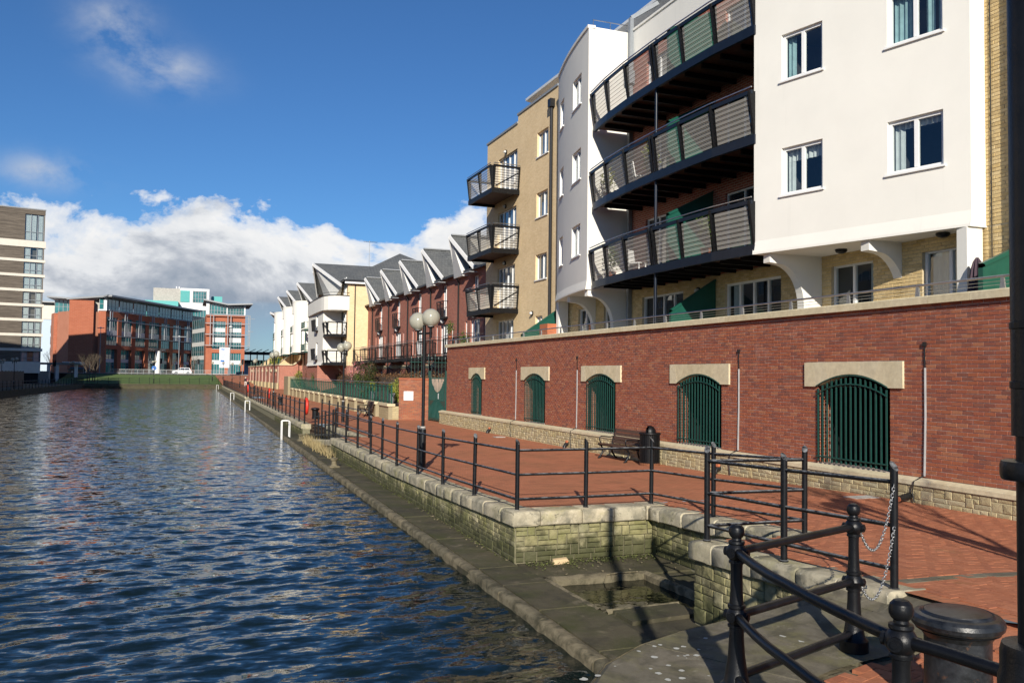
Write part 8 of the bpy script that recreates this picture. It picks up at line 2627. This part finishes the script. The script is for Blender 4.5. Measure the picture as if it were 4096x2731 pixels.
plain('skin', (0.50, 0.30, 0.21), 0.6)
plain('cloth_dark', (0.02, 0.022, 0.03), 0.9)
plain('cloth_white', (0.68, 0.66, 0.62), 0.9)
plain('cloth_pink', (0.40, 0.07, 0.14), 0.9)
plain('denim', (0.10, 0.16, 0.26), 0.9)
person('person walking away in a dark jacket and white trousers with a dark backpack', (12.2, 168.0, -0.21), 0.0, 'cloth_dark', 'cloth_white', 'cloth_white', pack=True)
person('person in a dark jacket and pink hat stooping behind the middle railing', (8.4, 110.0, -0.22), R(60), 'cloth_dark', 'denim', 'cloth_pink', stoop=0.12)


# ------------------------------------------------------------------ bare street tree just outside the right of the frame; its shadow crosses the paving
def shade_tree():
    rs = random.Random(31); b = Vector((7.45, 2.3, 0.3))
    t = thing('street_tree', 'bare street tree outside the right of the frame whose shadow crosses the paving', 'tree', b)
    tr, cr_ = MB(), MB()
    tr.tube([b, b + Vector((0, 0, 1.2)), b + Vector((0.03, 0.02, 2.6)), b + Vector((0.05, 0.05, 3.7))], 0.12, 10, rads=[0.19, 0.15, 0.135, 0.11])
    for k, d in enumerate(((0.5, -0.3, 1), (-0.25, 0.4, 1), (0.35, 0.5, 1), (0.0, -0.5, 1), (0.1, 0.1, 1))):
        branch(cr_, b + Vector((0.03, 0.02, 2.5 + 0.28 * k)), d, 1.15, 0.055, 3, rs, 0.4)
    tr.build('trunk', 'bark', t, smooth=0.8); cr_.build('crown', 'bark', t)


shade_tree()


def lichen():
    rs = random.Random(77); m_ = MB()
    for k in range(46):
        while True:
            x, y = rs.uniform(2.7, 5.2), rs.uniform(4.3, 6.7)
            if math.hypot(x - 4.9, y - 3.6) < 3.1 and math.hypot(x - 5.2, y - 3.6) > 2.0 and (rs.random() < 0.9 if (x < 4.2 and y > 5.2) else rs.random() < 0.25): break
        r = rs.uniform(0.008, 0.034); n = 9
        m_.face([(x + r * rs.uniform(.7, 1.25) * math.cos(2 * math.pi * q / n), y + r * rs.uniform(.7, 1.25) * math.sin(2 * math.pi * q / n), 0.0035) for q in range(n)])
    m_.build('lichen', 'lichen_white', kind='stuff')


plain('lichen_white', (0.46, 0.46, 0.41), 0.95, var=0.15, nscale=40)
lichen()


def balcony_plants():
    rs = random.Random(41)
    spots = [('plant in a pot at the left end of the middle curved balcony', 13.72, 26.6, 8.30), ('trailing plant near the column on the middle curved balcony', 13.45, 23.2, 8.30),
             ('leafy plant on the lowest curved balcony, right of the column', 13.5, 20.3, 5.55), ('pot plant at the left end of the lowest curved balcony', 13.75, 26.3, 5.55),
             ('planter of green and yellow leaves on the balcony of the first red house', 15.4, 50.3, 4.35), ('small potted conifer at the far end of the brick wall terrace', 13.6, 42.0, 3.30)]
    for (lab, x, y, z) in spots:
        t = thing('potted_plant', lab, 'plant', (x, y, z)); m_ = MB(); m_.lathe([(0.10, 0), (0.15, 0.26), (0.16, 0.28), (0.13, 0.28)], (x, y, z), 12); m_.build('pot', 'terracotta', t, smooth=0.6)
        m_ = MB(); leaf_cloud(m_, (x, y, z + 0.75), (0.3, 0.38, 0.55), 320, 0.05, rs, 0.3); m_.build('foliage', 'leaf_green' if z < 8 else 'leaf_yellow', t)
    for (lab, x, y, z, rz) in (('white garden chair behind the lowest balcony panel', 14.0, 25.0, 5.55, 0.5), ('pale chair behind the middle balcony panel', 13.9, 24.6, 8.30, 1.2)):
        t = thing('garden_chair', lab, 'chair', (x, y, z)); t.rotation_euler = (0, 0, rz)
        def P(nm, m_): o = put(nm, m_.make(nm, 'white_paint', None), None); o.parent = t; o.location = (0, 0, 0)
        m_ = MB(); m_.box(-.22, .22, -.22, .22, .42, .45); P('seat', m_); m_ = MB(); m_.hexa([(-.22, .2, .45), (.22, .2, .45), (.22, .23, .45), (-.22, .23, .45), (-.22, .28, .9), (.22, .28, .9), (.22, .31, .9), (-.22, .31, .9)]); P('backrest', m_)
        for (a, b) in ((-.2, -.2), (.2, -.2), (-.2, .2), (.2, .2)):
            m_ = MB(); m_.beam((a, b, 0), (a, b, .43), .03, .03); P('leg', m_)


balcony_plants()
